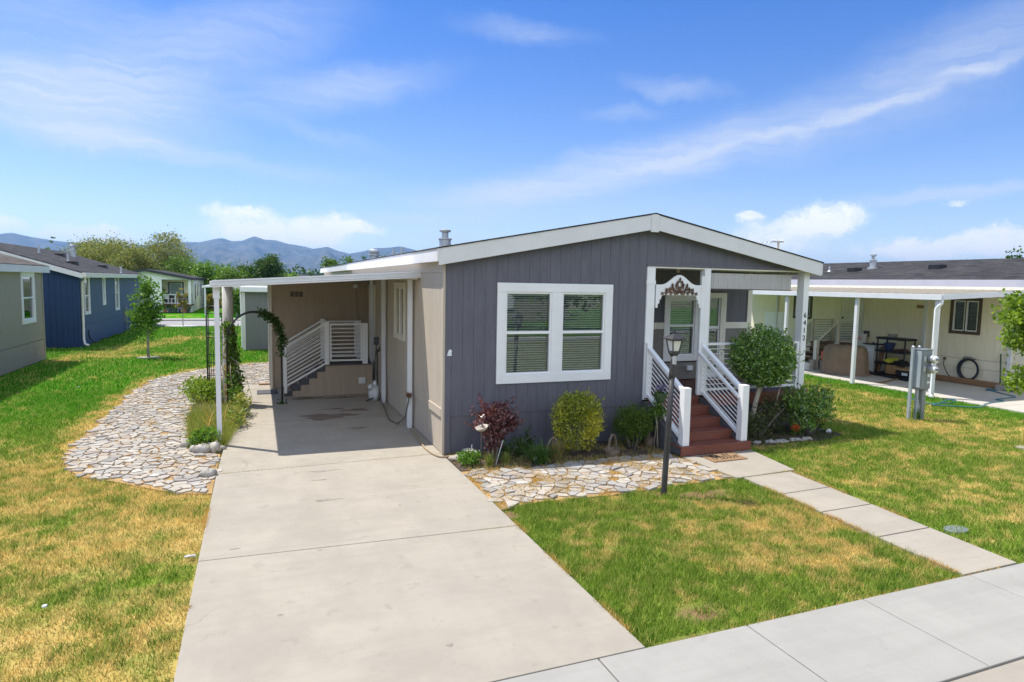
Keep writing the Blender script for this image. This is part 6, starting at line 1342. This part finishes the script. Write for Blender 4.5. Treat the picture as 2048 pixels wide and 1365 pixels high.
# ================================================================== houses on the left
BH = thing('house', 'beige house at the left edge with one tall window', 'house', (-12, 10, 0))
BW = wall_frame((-9.95, 0, 0), (0, -1, 0), (1, 0, 0))
wall('side_wall', BW, -16.5, 2, .72, 3.05, M['beige_wall'], BH, [(-15.52, -14.38, 1.45, 2.95)], .203, .01); wall('skirting', BW, -16.5, 2, 0, .705, M['beige_wall'], BH, pitch=.61)
MB(BW).box(-16.52, -16.42, 0, .02, 0, 3.05).build('corner_trim', M['beige_wall'], BH); MB().box(-18, -9.96, 16.44, 16.5, 0, 3.05).build('rear_wall', M['beige_wall'], BH)
window(BW, -15.6, -14.3, 1.36, 3.03, BH, trim=.13, rail=2.2, blinds=False, curtain=True)
gable_roof('roof', -18.35, -9.78, -2.3, 16.72, 3.27, 4.5, M['shingle_brown'], BH)
MB().box(-9.80, -9.77, -2.3, 16.75, 3.03, 3.25).prism([(-9.79, 3.25), (-14.06, 4.48), (-14.06, 4.28), (-9.79, 3.05)], 'y', 16.72, 16.76).build('fascia', M['fascia'], BH); MB().box(-9.95, -9.8, -2.3, 16.7, 3.03, 3.05).build('soffit', M['white'], BH)
tag(MB(BW).box(-15.6, -15.4, .0, .02, .25, .5).build('hatch', M['beige_wall']), 'small beige access hatch in the skirting of the beige house', 'hatch')

LB = thing('house', 'blue house with white gutters behind the beige house', 'house', (-13.8, 28, 0))
BF = wall_frame((0, 20.6, 0), (1, 0, 0), (0, -1, 0)); BS = wall_frame((-9.76, 0, 0), (0, -1, 0), (1, 0, 0))
brk = lambda x: 3.06+(-9.6-x)*.305 if x > -13.83 else 3.06+(-9.6+13.83)*.305-(-13.83-x)*.305
gw = MB(BF); planks(gw, -17.9, -9.85, .86, lambda x: brk(x)-.12, pitch=.203, gap=.012, breaks=(-13.83,)); planks(gw, -17.9, -9.85, 0, .845, pitch=.203, gap=.012); planks(gw, -17.9, -9.76, 0, lambda x: brk(x)-.12, (), 60, 0, -.12, -.0145, breaks=(-13.83,)); gw.build('front_wall', M['navy_wall'], LB)
bh_ = [(-22.2, -21.45, 1.4, 2.9), (-25.3, -24.9, 1.65, 2.85), (-28.55, -27.75, 1.3, 2.9)]
wall('side_wall', BS, -35.6, -20.68, .86, 3.0, M['blue_wall'], LB, bh_, .203, .01); wall('skirting', BS, -35.6, -20.68, 0, .85, M['blue_wall'], LB, pitch=.61)
MB(BF).box(-9.85, -9.75, 0, .015, 0, 3.0).build('corner_trim', M['navy_wall'], LB)
window(BS, -22.3, -21.38, 1.3, 3.0, LB, trim=.1, rail=2.1, blinds=False, curtain=True); window(BS, -25.4, -24.82, 1.58, 2.95, LB, trim=.1, rail=2.2, blinds=False); window(BS, -28.65, -27.68, 1.2, 3.0, LB, trim=.1, rail=2.1, blinds=False, curtain=True)
gable_roof('roof', -18.06, -9.55, 20.35, 35.95, 3.08, 4.38, M['shingle_dark'], LB)
MB().prism([(-9.56, 3.04), (-13.8, 4.34), (-13.8, 4.1), (-9.56, 2.84)], 'y', 20.31, 20.35).prism([(-18.05, 3.04), (-13.8, 4.34), (-13.8, 4.1), (-18.05, 2.84)], 'y', 20.31, 20.35).build('fascia', M['fascia'], LB)
MB().box(-9.58, -9.44, 20.3, 36.0, 2.88, 3.06).box(-9.57, -9.45, 20.31, 35.99, 3.06, 3.07).build('gutter', M['cream'], LB, bevel=.01)
MB().tube([(-9.5, 20.5, 2.9), (-9.55, 20.62, 2.78), (-9.68, 20.75, 2.68), (-9.7, 20.75, .3), (-9.65, 20.7, .12), (-9.5, 20.6, .08)], .05, 8).build('downspout', M['vinyl'], LB, smooth=True); MB().tube([(-9.5, 35.8, 2.9), (-9.68, 35.6, 2.7), (-9.7, 35.6, .2)], .05, 8).build('downspout', M['vinyl'], LB, smooth=True)
BR = lambda x: 3.08+(-9.55-x)*1.3/4.255
for px, py, Y, kind in ((78, 506, 25, 'p'), (136, 522, 25.5, 'p'), (146, 514, 28, 'f'), (120, 512, 26, 'v'), (145, 528, 24.8, 'v'), (205, 535, 31, 'v'), (242, 546, 33, 'p')):
    d = ray(px, py); t = (3.08+1.3/4.255*(-9.55-CAM.x)-CAM.z)/(d.z+d.x*1.3/4.255); p = CAM+d*t; z = p.z
    if not (20.4 < p.y < 35.9 and -13.8 < p.x < -9.5): p = Vector((-11.5, Y, BR(-11.5))); z = p.z
    if kind == 'p': MB().lathe([(.12, z-.05), (.05, z+.03), (.04, z+.35)], (p.x, p.y, 0), 8).build('vent_pipe', M['galv'], LB)
    elif kind == 'f': MB().lathe([(.15, z-.15), (.15, z+.3), (.18, z+.32), (.18, z+.38), (.1, z+.4), (.1, z+.58), (.17, z+.6), (.12, z+.7)], (p.x, p.y, 0), 12).build('flue', M['galv'], LB)
    else: MB().box(p.x-.2, p.x+.2, p.y-.25, p.y+.25, z-.06, z+.12).build('roof_vent', M['plastic_black'], LB, bevel=.02)
p = on_ground(270, 655, 0); tag(MB().box(-9.5, -8.75, p.y-.4, p.y+.4, 0, .78).box(-9.55, -8.7, p.y-.44, p.y+.44, .78, .83).build('air_conditioner', M['plastic_black'], bevel=.02), 'dark air conditioner unit beside the blue house', 'air conditioner')
tag(MB(BS).box(-30.1, -29.8, 0, .12, .5, 1.3).tube([(-30.0, .06, .5), (-30.0, .1, .05)], .03, 6).build('meter_box', M['utility']), 'grey meter box on the blue house side', 'meter box')
hb = MB().tube(smooth_path([(-9.7, 21.6, .65), (-9.66, 21.6, .3), (-9.6, 22.4, .06), (-9.5, 23.4, .18), (-9.55, 24.4, .08), (-9.45, 25.6, .16), (-9.5, 26.8, .06), (-9.45, 28, .12)], 5), .03, 6); tag(hb.build('garden_hose', M['hose_dark'], smooth=True), 'dark hose strung along the skirting of the blue house', 'hose')

# grey shed and white roofs behind the carport
GS = thing('shed', 'grey shed with a white flat roof behind the carport', 'shed', (-2, 19.5, 0))
GF = wall_frame((0, 18.3, 0), (1, 0, 0), (0, -1, 0)); wall('front_wall', GF, -3.5, -.2, 0, 2.4, M['grey_wall'], GS, pitch=.203); MB().box(-3.53, -3.49, 18.3, 22, 0, 2.4).build('side_wall', M['grey_wall'], GS)
MB(GF).box(-3.56, -3.44, -.02, .02, 0, 2.4).build('corner_trim', M['fascia'], GS); MB().box(-3.62, -.1, 18.05, 22.2, 2.42, 2.62).build('roof', M['vinyl'], GS, bevel=.01)
MB().tube([(-3.6, 18.1, 2.45), (-3.6, 18.2, 2.3), (-3.57, 18.25, .1)], .035, 6).build('downspout', M['vinyl'], GS)

# ---- white house over the back road
WH = thing('house', 'white house with a covered porch across the back road', 'house', (-11, 56, 0))
Y0 = 50.7; WF = wall_frame((0, Y0, 0), (1, 0, 0), (0, -1, 0)); WS = wall_frame((-8.2, 0, 0), (0, -1, 0), (1, 0, 0))
wrk = lambda x: 2.93+(x+8.15)*(-.19) if x > -11.66 else 3.60-(-11.66-x)*.22
gw = MB(WF); planks(gw, -16, -8.2, 2.72, lambda x: wrk(x)-.05, pitch=.4, breaks=(-11.66,)); planks(gw, -16, -10.7, .0, 2.715, pitch=.4); gw.build('front_wall', M['white_wall'], WH)
MB().box(-16, -8.2, Y0+1.8, Y0+1.85, .6, 2.9).build('porch_wall', M['ivory_wall'], WH); wp = wall_frame((0, Y0+1.8, 0), (1, 0, 0), (0, -1, 0))
MB(wp).box(-10.2, -8.98, .0, .05, 1.3, 2.55).build('window_trim', M['skirt_dark'], WH); MB(wp).box(-10.08, -9.1, .05, .07, 1.4, 2.45).box(-10.08, -9.1, .07, .08, 1.4, 1.46).build('window', M['vinyl'], WH); MB(wp).box(-10.02, -9.16, .071, .082, 1.5, 2.4).build('pane', M['glass'], WH)
MB(wp).box(-10.6, -8.3, .0, .02, .7, 1.6).build('wainscot', M['skirt_dark'], WH)
for x_ in (-10.58, -8.36): MB().box(x_-.11, x_+.11, Y0-.02, Y0+.2, .6, 2.75).build('porch_post', M['white'], WH)
MB().box(-10.7, -8.2, Y0-.1, Y0+1.85, .55, .66).build('deck', M['redwood'], WH); MB().box(-10.7, -8.2, Y0, Y0+.05, 0, .55).build('porch_skirting', M['white_wall'], WH); MB().box(-10.7, -8.2, Y0, Y0+1.8, 2.72, 2.76).build('porch_ceiling', M['ivory_wall'], WH)
rail_panel(WH, (-10.5, Y0+.05), (-8.42, Y0+.05), 1.5, 1.5, .78, .78, 1, name='porch_railing', bar_r=.01, rw=.06)
MB().box(-9.52, -9.46, Y0+.02, Y0+.08, .7, 1.5).build('railing_post', M['vinyl'], WH)
wall('side_wall', WS, -64, -52.4, 0, 2.9, M['white_wall'], WH, (), .4); MB().box(-8.22, -8.2, Y0+.1, 52.4, 0, .6).build('side_wall', M['white_wall'], WH)
for y_, w_, z0, z1 in ((53.4, .5, 1.0, 2.5), (55.6, .4, 1.2, 2.5), (57.2, .4, 2.0, 2.55), (59.2, .5, 1.1, 2.5)): w = MB(WS).box(-y_-w_, -y_+w_, 0, .05, z0, z1).build('window', M['vinyl'], WH); MB(WS).box(-y_-w_+.12, -y_+w_-.12, .051, .06, z0+.1, z1-.1).build('pane', M['glass'], w)
MB().prism([(-8.05, 2.94), (-11.66, 3.62), (-11.66, 3.56), (-8.05, 2.88)], 'y', Y0-.4, 64).prism([(-16.2, 2.62), (-11.66, 3.62), (-11.66, 3.56), (-16.2, 2.56)], 'y', Y0-.4, 64).build('roof', M['shingle_dark'], WH)
MB().prism([(-8.02, 2.93), (-11.66, 3.61), (-11.66, 3.42), (-8.02, 2.74)], 'y', Y0-.46, Y0-.41).prism([(-16.2, 2.61), (-11.66, 3.61), (-11.66, 3.42), (-16.2, 2.42)], 'y', Y0-.46, Y0-.41).box(-8.06, -8.02, Y0-.42, 64, 2.74, 2.93).build('fascia', M['dark_fascia'], WH)
for i, (px, py, c) in enumerate(((330, 622, 'terracotta'), (340, 616, 'skirt_dark'), (350, 615, 'planter'), (361, 617, 'plastic_blue'), (370, 613, 'terracotta'), (376, 620, 'skirt_dark'))):
    p = at_y(px, py, Y0-.5); T = thing('potted_plant', ['terracotta pot with a dark plant, leftmost in front of the white house porch', 'dark pot with a bushy plant, second from the left below the white porch', 'green pot with pale flowers below the white porch railing', 'blue pot below the middle of the white porch', 'terracotta pot with pink flowers behind the sapling', 'dark potted shrub at the right corner of the white porch'][i], 'potted plant', (p.x, Y0-.5, 0), 'potted plants by the white porch')
    MB().lathe([(.13, 0), (.19, .3), (.17, .3)], (p.x, Y0-.5, 0), 10).build('pot', M[c], T); P, U = shell_points([(p.x, Y0-.5, .48, .25, .22, .25)], 90, .9, .2); leaves('foliage', P, U, .14, .09, [GR['deep'], GR['deep'], GR['mid'], GR['purple'], GR['red'], GR['deep']][i], T)
for i, (px, lb) in enumerate(((331, 'white porch chair on the left behind the white house railing'), (349, 'low white porch table behind the white house railing'))):
    p = at_y(px, 600, Y0+.9); x_ = p.x; mb = MB()
    for dx in (-.22, .22):
        for dy in (-.2, .2): mb.box(x_+dx-.025, x_+dx+.025, Y0+.9+dy-.025, Y0+.9+dy+.025, .66, 1.1)
    mb.box(x_-.25, x_+.25, Y0+.68, Y0+1.12, 1.1, 1.15)
    if i == 0: mb.box(x_-.25, x_+.25, Y0+1.08, Y0+1.12, 1.15, 1.5)
    tag(mb.build(['porch_chair', 'porch_table'][i], M['vinyl']), lb, ['chair', 'table'][i])
p = at_y(325, 582, Y0+.4); T = thing('hanging_basket', 'hanging flower basket by the white house porch post', 'flower basket', (p.x, Y0+.4, p.z)); P, U = shell_points([(p.x, Y0+.4, p.z, .28, .25, .3)], 120, .9, .2); leaves('foliage', P, U, .14, .1, GR['weed'], T); MB().lathe([(.05, p.z-.3), (.2, p.z-.05), (.18, p.z)], (p.x, Y0+.4, 0), 10).build('pot', M['terracotta'], T); MB().tube([(p.x, Y0+.4, p.z), (p.x, Y0+.4, 2.72)], .01, 4).build('wire', M['black'], T)
# blue grey house further back
B2 = thing('house', 'small blue grey house half hidden behind the white house', 'house', (-7, 68, 0))
MB().box(-8.0, -6.2, 67, 80, 0, 2.15).build('wall', M['blue_wall'], B2); MB().prism([(-6.0, 2.1), (-10, 3.0), (-10, 2.9), (-6.0, 2.0)], 'y', 66.5, 80.5).build('roof', M['fascia'], B2)
for x_ in (-7.4, -7.0, -6.6): MB().box(x_-.1, x_+.1, 66.93, 66.99, .9, 1.7).build('window', M['vinyl'], B2)
MB().tube([(-7.85, 66.9, 2.0), (-7.95, 66.9, 1.7), (-7.95, 66.9, .3)], .07, 6).build('downspout', M['vinyl'], B2)
tag(MB().box(-7.2, -6.4, 64.5, 65.3, 0, .9).box(-7.25, -6.35, 64.45, 65.35, .9, .96).build('air_conditioner', M['plastic_black']), 'dark air conditioner unit by the blue grey house far back', 'air conditioner')
WC = thing('carport', 'far white carport roof seen above the grey shed', 'carport', (0, 47, 0))
MB().prism([(-7.0, 2.35), (3, 2.95), (3, 2.8), (-7.0, 2.2)], 'y', 45, 52).build('roof_panel', M['vinyl'], WC)
for x_ in (-6.8, -3, 2): MB().box(x_-.06, x_+.06, 45.1, 45.22, 0, 2.25).build('carport_post', M['alu'], WC)
B3 = thing('house', 'ivory house wall under the far white carport', 'house', (2, 53, 0)); MB().box(-5.6, 8, 53, 62, 0, 2.7).build('wall', M['ivory_wall'], B3); MB().box(-5.8, 8.2, 52.8, 62.2, 2.7, 2.85).build('roof', M['shingle_dark'], B3)
for x_ in (-4.9, -3.8): MB().box(x_-.3, x_+.3, 52.94, 52.99, 1.2, 2.2).build('window', M['vinyl'], B3)
# ================================================================== trees beyond, hills, air
def bg_tree(px, ptop, hw, Y, label, mat, nc, per, sig, L, bark='bark', shape=1.0, seed=0, thick=.9, name='tree', lo=.28, lobes=7):
    t = at_y(px, ptop, Y); h = t.z; w = hw/FPX*(Y-CAM.y)*1.06; rr = random.Random(seed+px); bl = [(t.x, Y, h*(lo+(1-lo)*.5), w*.8, w*.8, h*(1-lo)*.47)]
    for i in range(lobes):
        a = rr.uniform(0, 6.28); q = rr.uniform(.45, .8)*w; zz = rr.uniform(lo+.1, .93); f = rr.uniform(.28, .45)*(1.25-zz*.5); bl.append((t.x+q*math.cos(a)*(1.15-zz*.5), Y+q*math.sin(a), h*zz, w*f*1.2, w*f*1.2, h*.15))
    bl.append((t.x, Y, h*.88, w*.35, w*.35, h*.12))
    return tree(name, label, 'tree', (t.x, Y, -.1), h, bl, nc, per, sig, L, mat, max(.06, h*.018), bark, 'trees beyond the houses', .9, 10, w*.8, .3, seed, thick)
bg_tree(222, 478, 70, 82, 'broad pale olive tree behind the blue house roof, left one', GR['olive'], 620, 30, .5, .24, 'bark_pale', seed=1, lo=.2, lobes=12)
bg_tree(330, 458, 44, 78, 'tallest tree, airy and pale olive with bare limbs', GR['olive'], 400, 26, .36, .21, 'bark_pale', seed=2, lo=.15, lobes=14)
bg_tree(180, 492, 32, 84, 'lower olive tree at the left of the pale group', GR['olive'], 300, 26, .45, .24, 'bark_pale', seed=3, lo=.2)
bg_tree(268, 500, 36, 74, 'olive tree between the two big pale trees', GR['olive'], 300, 26, .4, .23, 'bark_pale', seed=4, lo=.1)
bg_tree(352, 512, 30, 72, 'olive green tree filling in below the tallest tree', GR['mid'], 280, 24, .4, .22, seed=14, lo=.1)
bg_tree(383, 520, 22, 70, 'mid green tree right of the tallest tree', GR['mid'], 240, 26, .35, .2, seed=5, lo=.1)
bg_tree(415, 527, 25, 66, 'bright bushy tree above the carport corner', GR['fresh'], 300, 26, .34, .2, seed=6, lo=.05)
bg_tree(447, 533, 20, 64, 'small bright tree between the bushy trees', GR['fresh'], 220, 26, .3, .2, seed=7, lo=.05)
bg_tree(492, 532, 22, 72, 'dark green round tree left of the tallest dark tree', GR['deep'], 260, 26, .32, .2, seed=8, lo=.05)
bg_tree(534, 515, 26, 74, 'deep green tree standing tallest over the carport roof', GR['deep'], 380, 28, .34, .21, seed=9, lo=.05)
bg_tree(470, 545, 30, 60, 'low green hedge like tree just over the carport edge', GR['mid'], 260, 12, .3, .3, seed=10, lo=.0)
bg_tree(562, 546, 16, 90, 'small bright tree right of the deep green tree', GR['lime'], 150, 10, .3, .34, seed=11, lo=.0)
bg_tree(590, 549, 18, 100, 'second small bright tree along the carport roof line', GR['fresh'], 150, 10, .34, .36, seed=12, lo=.0)
bg_tree(661, 520, 15, 110, 'green tree left of the roof line behind the grey house', GR['mid'], 200, 11, .4, .42, seed=13, lo=.05)
bg_tree(697, 515, 19, 115, 'wider green tree above the roof edge of the grey house', GR['mid'], 220, 11, .42, .42, seed=15, lo=.05)
bg_tree(728, 513, 9, 110, 'little tree top over the grey house roof near the flue', GR['deep'], 110, 10, .35, .4, seed=16, lo=.05)
bg_tree(763, 511, 8, 112, 'farthest right tree top over the grey house roof', GR['mid'], 90, 10, .35, .4, seed=17, lo=.05)
bg_tree(2028, 507, 16, 24, 'single tree top over the right roof ridge', GR['deep'], 200, 11, .28, .3, seed=18, lo=.3)
bg_tree(473, 583, 12, 44, 'small green tree in front of the ivory house', GR['mid'], 200, 11, .14, .2, seed=19, lo=.1)
bg_tree(425, 588, 9, 54, 'yellow green bush behind the carport post', GR['autumn'], 160, 10, .16, .22, seed=20, lo=.0)
# distant town: roofs among a wood that reads as one mass
P = []; 
for i in range(240):
    px = rng.uniform(-120, 900); Y = rng.uniform(170, 620); c = at_y(px, 545, Y); r_ = rng.uniform(2.2, 5.5); h_ = rng.uniform(2.5, 7.5)+(3 if rng.uniform() < .1 else 0)
    P.append((c.x, Y, h_*.5, r_, r_, h_*.55))
C_, U_ = shell_points(P, 26000, .5, .25); o = leaves('distant_woods', C_, U_, 1.3, 1.0, GR['deep'], None, .6, .2); tag(o, 'low dark band of far trees across the valley below the hills', 'woods', kind='stuff')
for i, (px, py, w, Y, col, lb) in enumerate(((464, 538, 22, 180, 'stone', 'flat grey building among the trees left of the deep green tree'), (600, 549, 40, 190, 'dark_fascia', 'long dark roof behind the carport roof line'), (650, 552, 34, 150, 'dark_fascia', 'dark roofed house right of the long dark roof'), (552, 549, 14, 210, 'grey_wall', 'small grey house beyond the deep green tree'))):
    a = at_y(px-w/2, py, Y); b = at_y(px+w/2, py, Y); T = thing('far_house', lb, 'house', (a.x, Y, 0)); z = a.z
    if i == 0:
        MB().box(a.x, b.x, Y, Y+10, 0, z).build('wall', M['white_wall'], T); MB().box(a.x-.3, b.x+.3, Y-.3, Y+10, z, z+.4).build('roof', M['stone'], T); MB().box(a.x+.8, b.x-.4, Y-.06, Y, z-1.6, z-.5).build('window', M['dark_fascia'], T)
    else:
        MB().box(a.x+.4, b.x-.4, Y, Y+9, 0, z-1.2).build('wall', M['ivory_wall'], T); MB().prism([(Y-.5, z-1.3), (Y+4.5, z), (Y+9.5, z-1.3)], 'x', a.x, b.x).build('roof', M[col], T); MB().box(a.x+1, a.x+2, Y-.05, Y, z-2.4, z-1.5).build('window', M['skirt_dark'], T)
tw = at_y(483, 512, 260); tm2 = MB()
for dx, dy in ((-.8, -.8), (.8, -.8), (.8, .8), (-.8, .8)): tm2.tube([(tw.x+dx, 260+dy, 0), (tw.x+dx*.15, 260+dy*.15, tw.z)], .09, 4)
for k in range(8): z = tw.z*k/8; f = 1-.85*k/8; tm2.bar((tw.x-.8*f, 260-.8*f, z), (tw.x+.8*f*.9, 260-.8*f*.9, z+tw.z/8), .1, .1)
tag(tm2.build('lattice_mast', M['galv']), 'faint lattice mast rising from the far trees', 'mast')
# power pole behind the grey roof
up = at_y(1557, 482, 40); UP = thing('power_pole', 'wooden power pole with a crossarm behind the grey roof', 'power pole', (up.x, 40, 0))
MB().tube([(up.x, 40, 0), (up.x, 40, up.z)], [.16, .11], 10).build('pole', M['bark'], UP, smooth=True)
MB().bar((up.x-.75, 40.05, up.z-.13), (up.x+.6, 39.95, up.z-.1), .1, .09).build('crossarm', M['bark'], UP)
ins = MB()
for d in (-.7, -.4, .3, .55): ins.lathe([(.05, up.z-.05), (.06, up.z+.03), (.02, up.z+.08)], (up.x+d, 40, 0), 8)
ins.build('insulators', M['galv'], UP)
wr = MB()
for k in range(5): wr.tube([(up.x-.7-.25*k, 40.1, up.z-.25-.05*math.sin(k*2)), (up.x-.85-.25*k, 40.1, up.z-.1-.1*(k % 2)), (up.x-.95-.25*k, 40.1, up.z-.32)], .02, 5)
wr.tube([(up.x-.6, 40, up.z-.1), (up.x-2.0, 40.2, up.z-.28)], .02, 5); wr.build('cable_loop', M['galv'], UP)

# ---- mountains: a ridge with spurs, 6 km out; the air in between does the fading
ridge_px = [(-700, 520), (-300, 505), (-120, 488), (-60, 478), (0, 468), (24, 466), (60, 474), (110, 482), (160, 487), (230, 492), (300, 490), (340, 488), (375, 484), (400, 485), (432, 478), (445, 477), (465, 483), (485, 482), (508, 473), (530, 480), (552, 481), (575, 488), (590, 490), (612, 494), (625, 498), (640, 496), (655, 494), (675, 502), (700, 508), (722, 504), (750, 497), (775, 496), (800, 493), (824, 499), (850, 506), (900, 516), (1000, 524), (1150, 530), (1400, 536), (1700, 545), (2300, 560), (2900, 575)]
def azel(px, py): d = ray(px, py).normalized(); return math.atan2(d.x, d.y), math.tan(math.asin(d.z))
rz = sorted(azel(*p) for p in ridge_px); ra = np.array([r[0] for r in rz]); rt_ = np.array([r[1] for r in rz])
na, nr = 620, 90; A = np.linspace(ra[0], ra[-1], na); Dn = np.linspace(0, 1, nr); AA, DD = np.meshgrid(A, Dn)
D0, D1 = 3600.0, 6000.0; base = np.interp(AA, ra, rt_)
top = np.maximum(base*6000+2.95, 12)
def ridged(x, y, s, seed, o=5):
    r = 0; a = 1; t = 0
    for i in range(o): r = r+a*(1-np.abs(2*smooth_noise(x, y, s*2**i, seed+i)-1)); t += a; a *= .5
    return r/t
dist = D0+(D1-D0)*DD
ux = AA*6000; spur = ridged(ux+.35*dist, dist*.55, 1/620, 61)
shape = DD**1.5; hgt = top*(shape*(.62+.38*DD)+(spur-.62)*1.75*np.sin(np.pi*np.clip(DD, 0, 1))**.8*(1-DD*.35))
hgt = np.where(DD >= .999, top*(1+.02*(ridged(ux, ux*0, 1/160, 71)-.6)), np.minimum(hgt, top*dist/D1*.985))
hgt = np.maximum(hgt, -2)
V = np.stack([CAM.x+np.sin(AA)*dist, CAM.y+np.cos(AA)*dist, hgt], -1).reshape(-1, 3)
back = np.stack([CAM.x+np.sin(A)*7200, CAM.y+np.cos(A)*7200, np.full(na, -2.0)], -1); V = np.concatenate([V, back]); ii = np.arange(na*(nr+1)).reshape(nr+1, na)
F = np.stack([ii[:-1, :-1], ii[:-1, 1:], ii[1:, 1:], ii[1:, :-1]], -1).reshape(-1, 4)
M['hill'] = pm('dry_scrub_hillside', (.11, .1, .07), .95, .3, .006, 0, dirt=(.028, .042, .028), dscale=.011, dlo=.42, dhi=.62)
struct(np_mesh('mountains', V, F, M['hill'], smooth=True))
# ---- the air
m, nt, out = new_mat('valley_air'); pv = N(nt, 'ShaderNodeVolumePrincipled', i_Density=HAZE_D if 'HAZE_D' in globals() else .000125); pv.inputs['Color'].default_value = (.30, .58, 1.0, 1); pv.inputs['Anisotropy'].default_value = .3
nt.links.new(pv.outputs[0], out.inputs['Volume'])
hz = MB().box(-9000, 9000, -60, 7600, -3.0, 330).build('haze', m); hz['kind'] = 'stuff'; hz['label'] = 'pale blue air over the valley'; hz['category'] = 'haze'

# ---- over the street, seen only in the windows' reflections: two trees and a house
OH = thing('house', 'tan house over the street, mirrored in the front window', 'house', (16, -40, 0))
MB().box(11, 21, -46, -37, 0, 3.0).build('wall', M['beige_wall'], OH); MB().prism([(10.6, 3.0), (16, 4.1), (21.4, 3.0)], 'y', -46.4, -36.6).build('roof', M['shingle_dark'], OH); MB().box(14, 16, -36.98, -36.9, 1.0, 2.3).build('window', M['vinyl'], OH)
def plain_tree(x, y, h, w, label, seed): return tree('street_tree', label, 'tree', (x, y, 0), h, [(x, y, h*.6, w, w, h*.36), (x+w*.5, y, h*.5, w*.6, w*.6, h*.25), (x-w*.5, y+.5, h*.55, w*.6, w*.6, h*.25), (x, y, h*.85, w*.5, w*.5, h*.15)], 260, 10, .5, .4, GR['mid'], .16, seed=seed)
plain_tree(6.5, -24, 7.5, 2.6, 'round street tree mirrored in the front window, right one', 31); plain_tree(-1, -25, 8.0, 2.8, 'round street tree mirrored in the front window, left one', 32); plain_tree(15, -26, 7.0, 2.6, 'street tree farthest right over the street', 33); plain_tree(3, -31, 9.0, 3.4, 'tallest street tree standing between the other street trees', 34); plain_tree(10.5, -30, 8.0, 3.2, 'broad street tree set back over the street', 35)
M['far_turf'] = pm('mown_turf', (.06, .13, .02), .95, .3, .8, 0)
struct(MB().box(-40, 60, -60, -22.3, -.11, -.05).build('far_lawn', M['far_turf']))
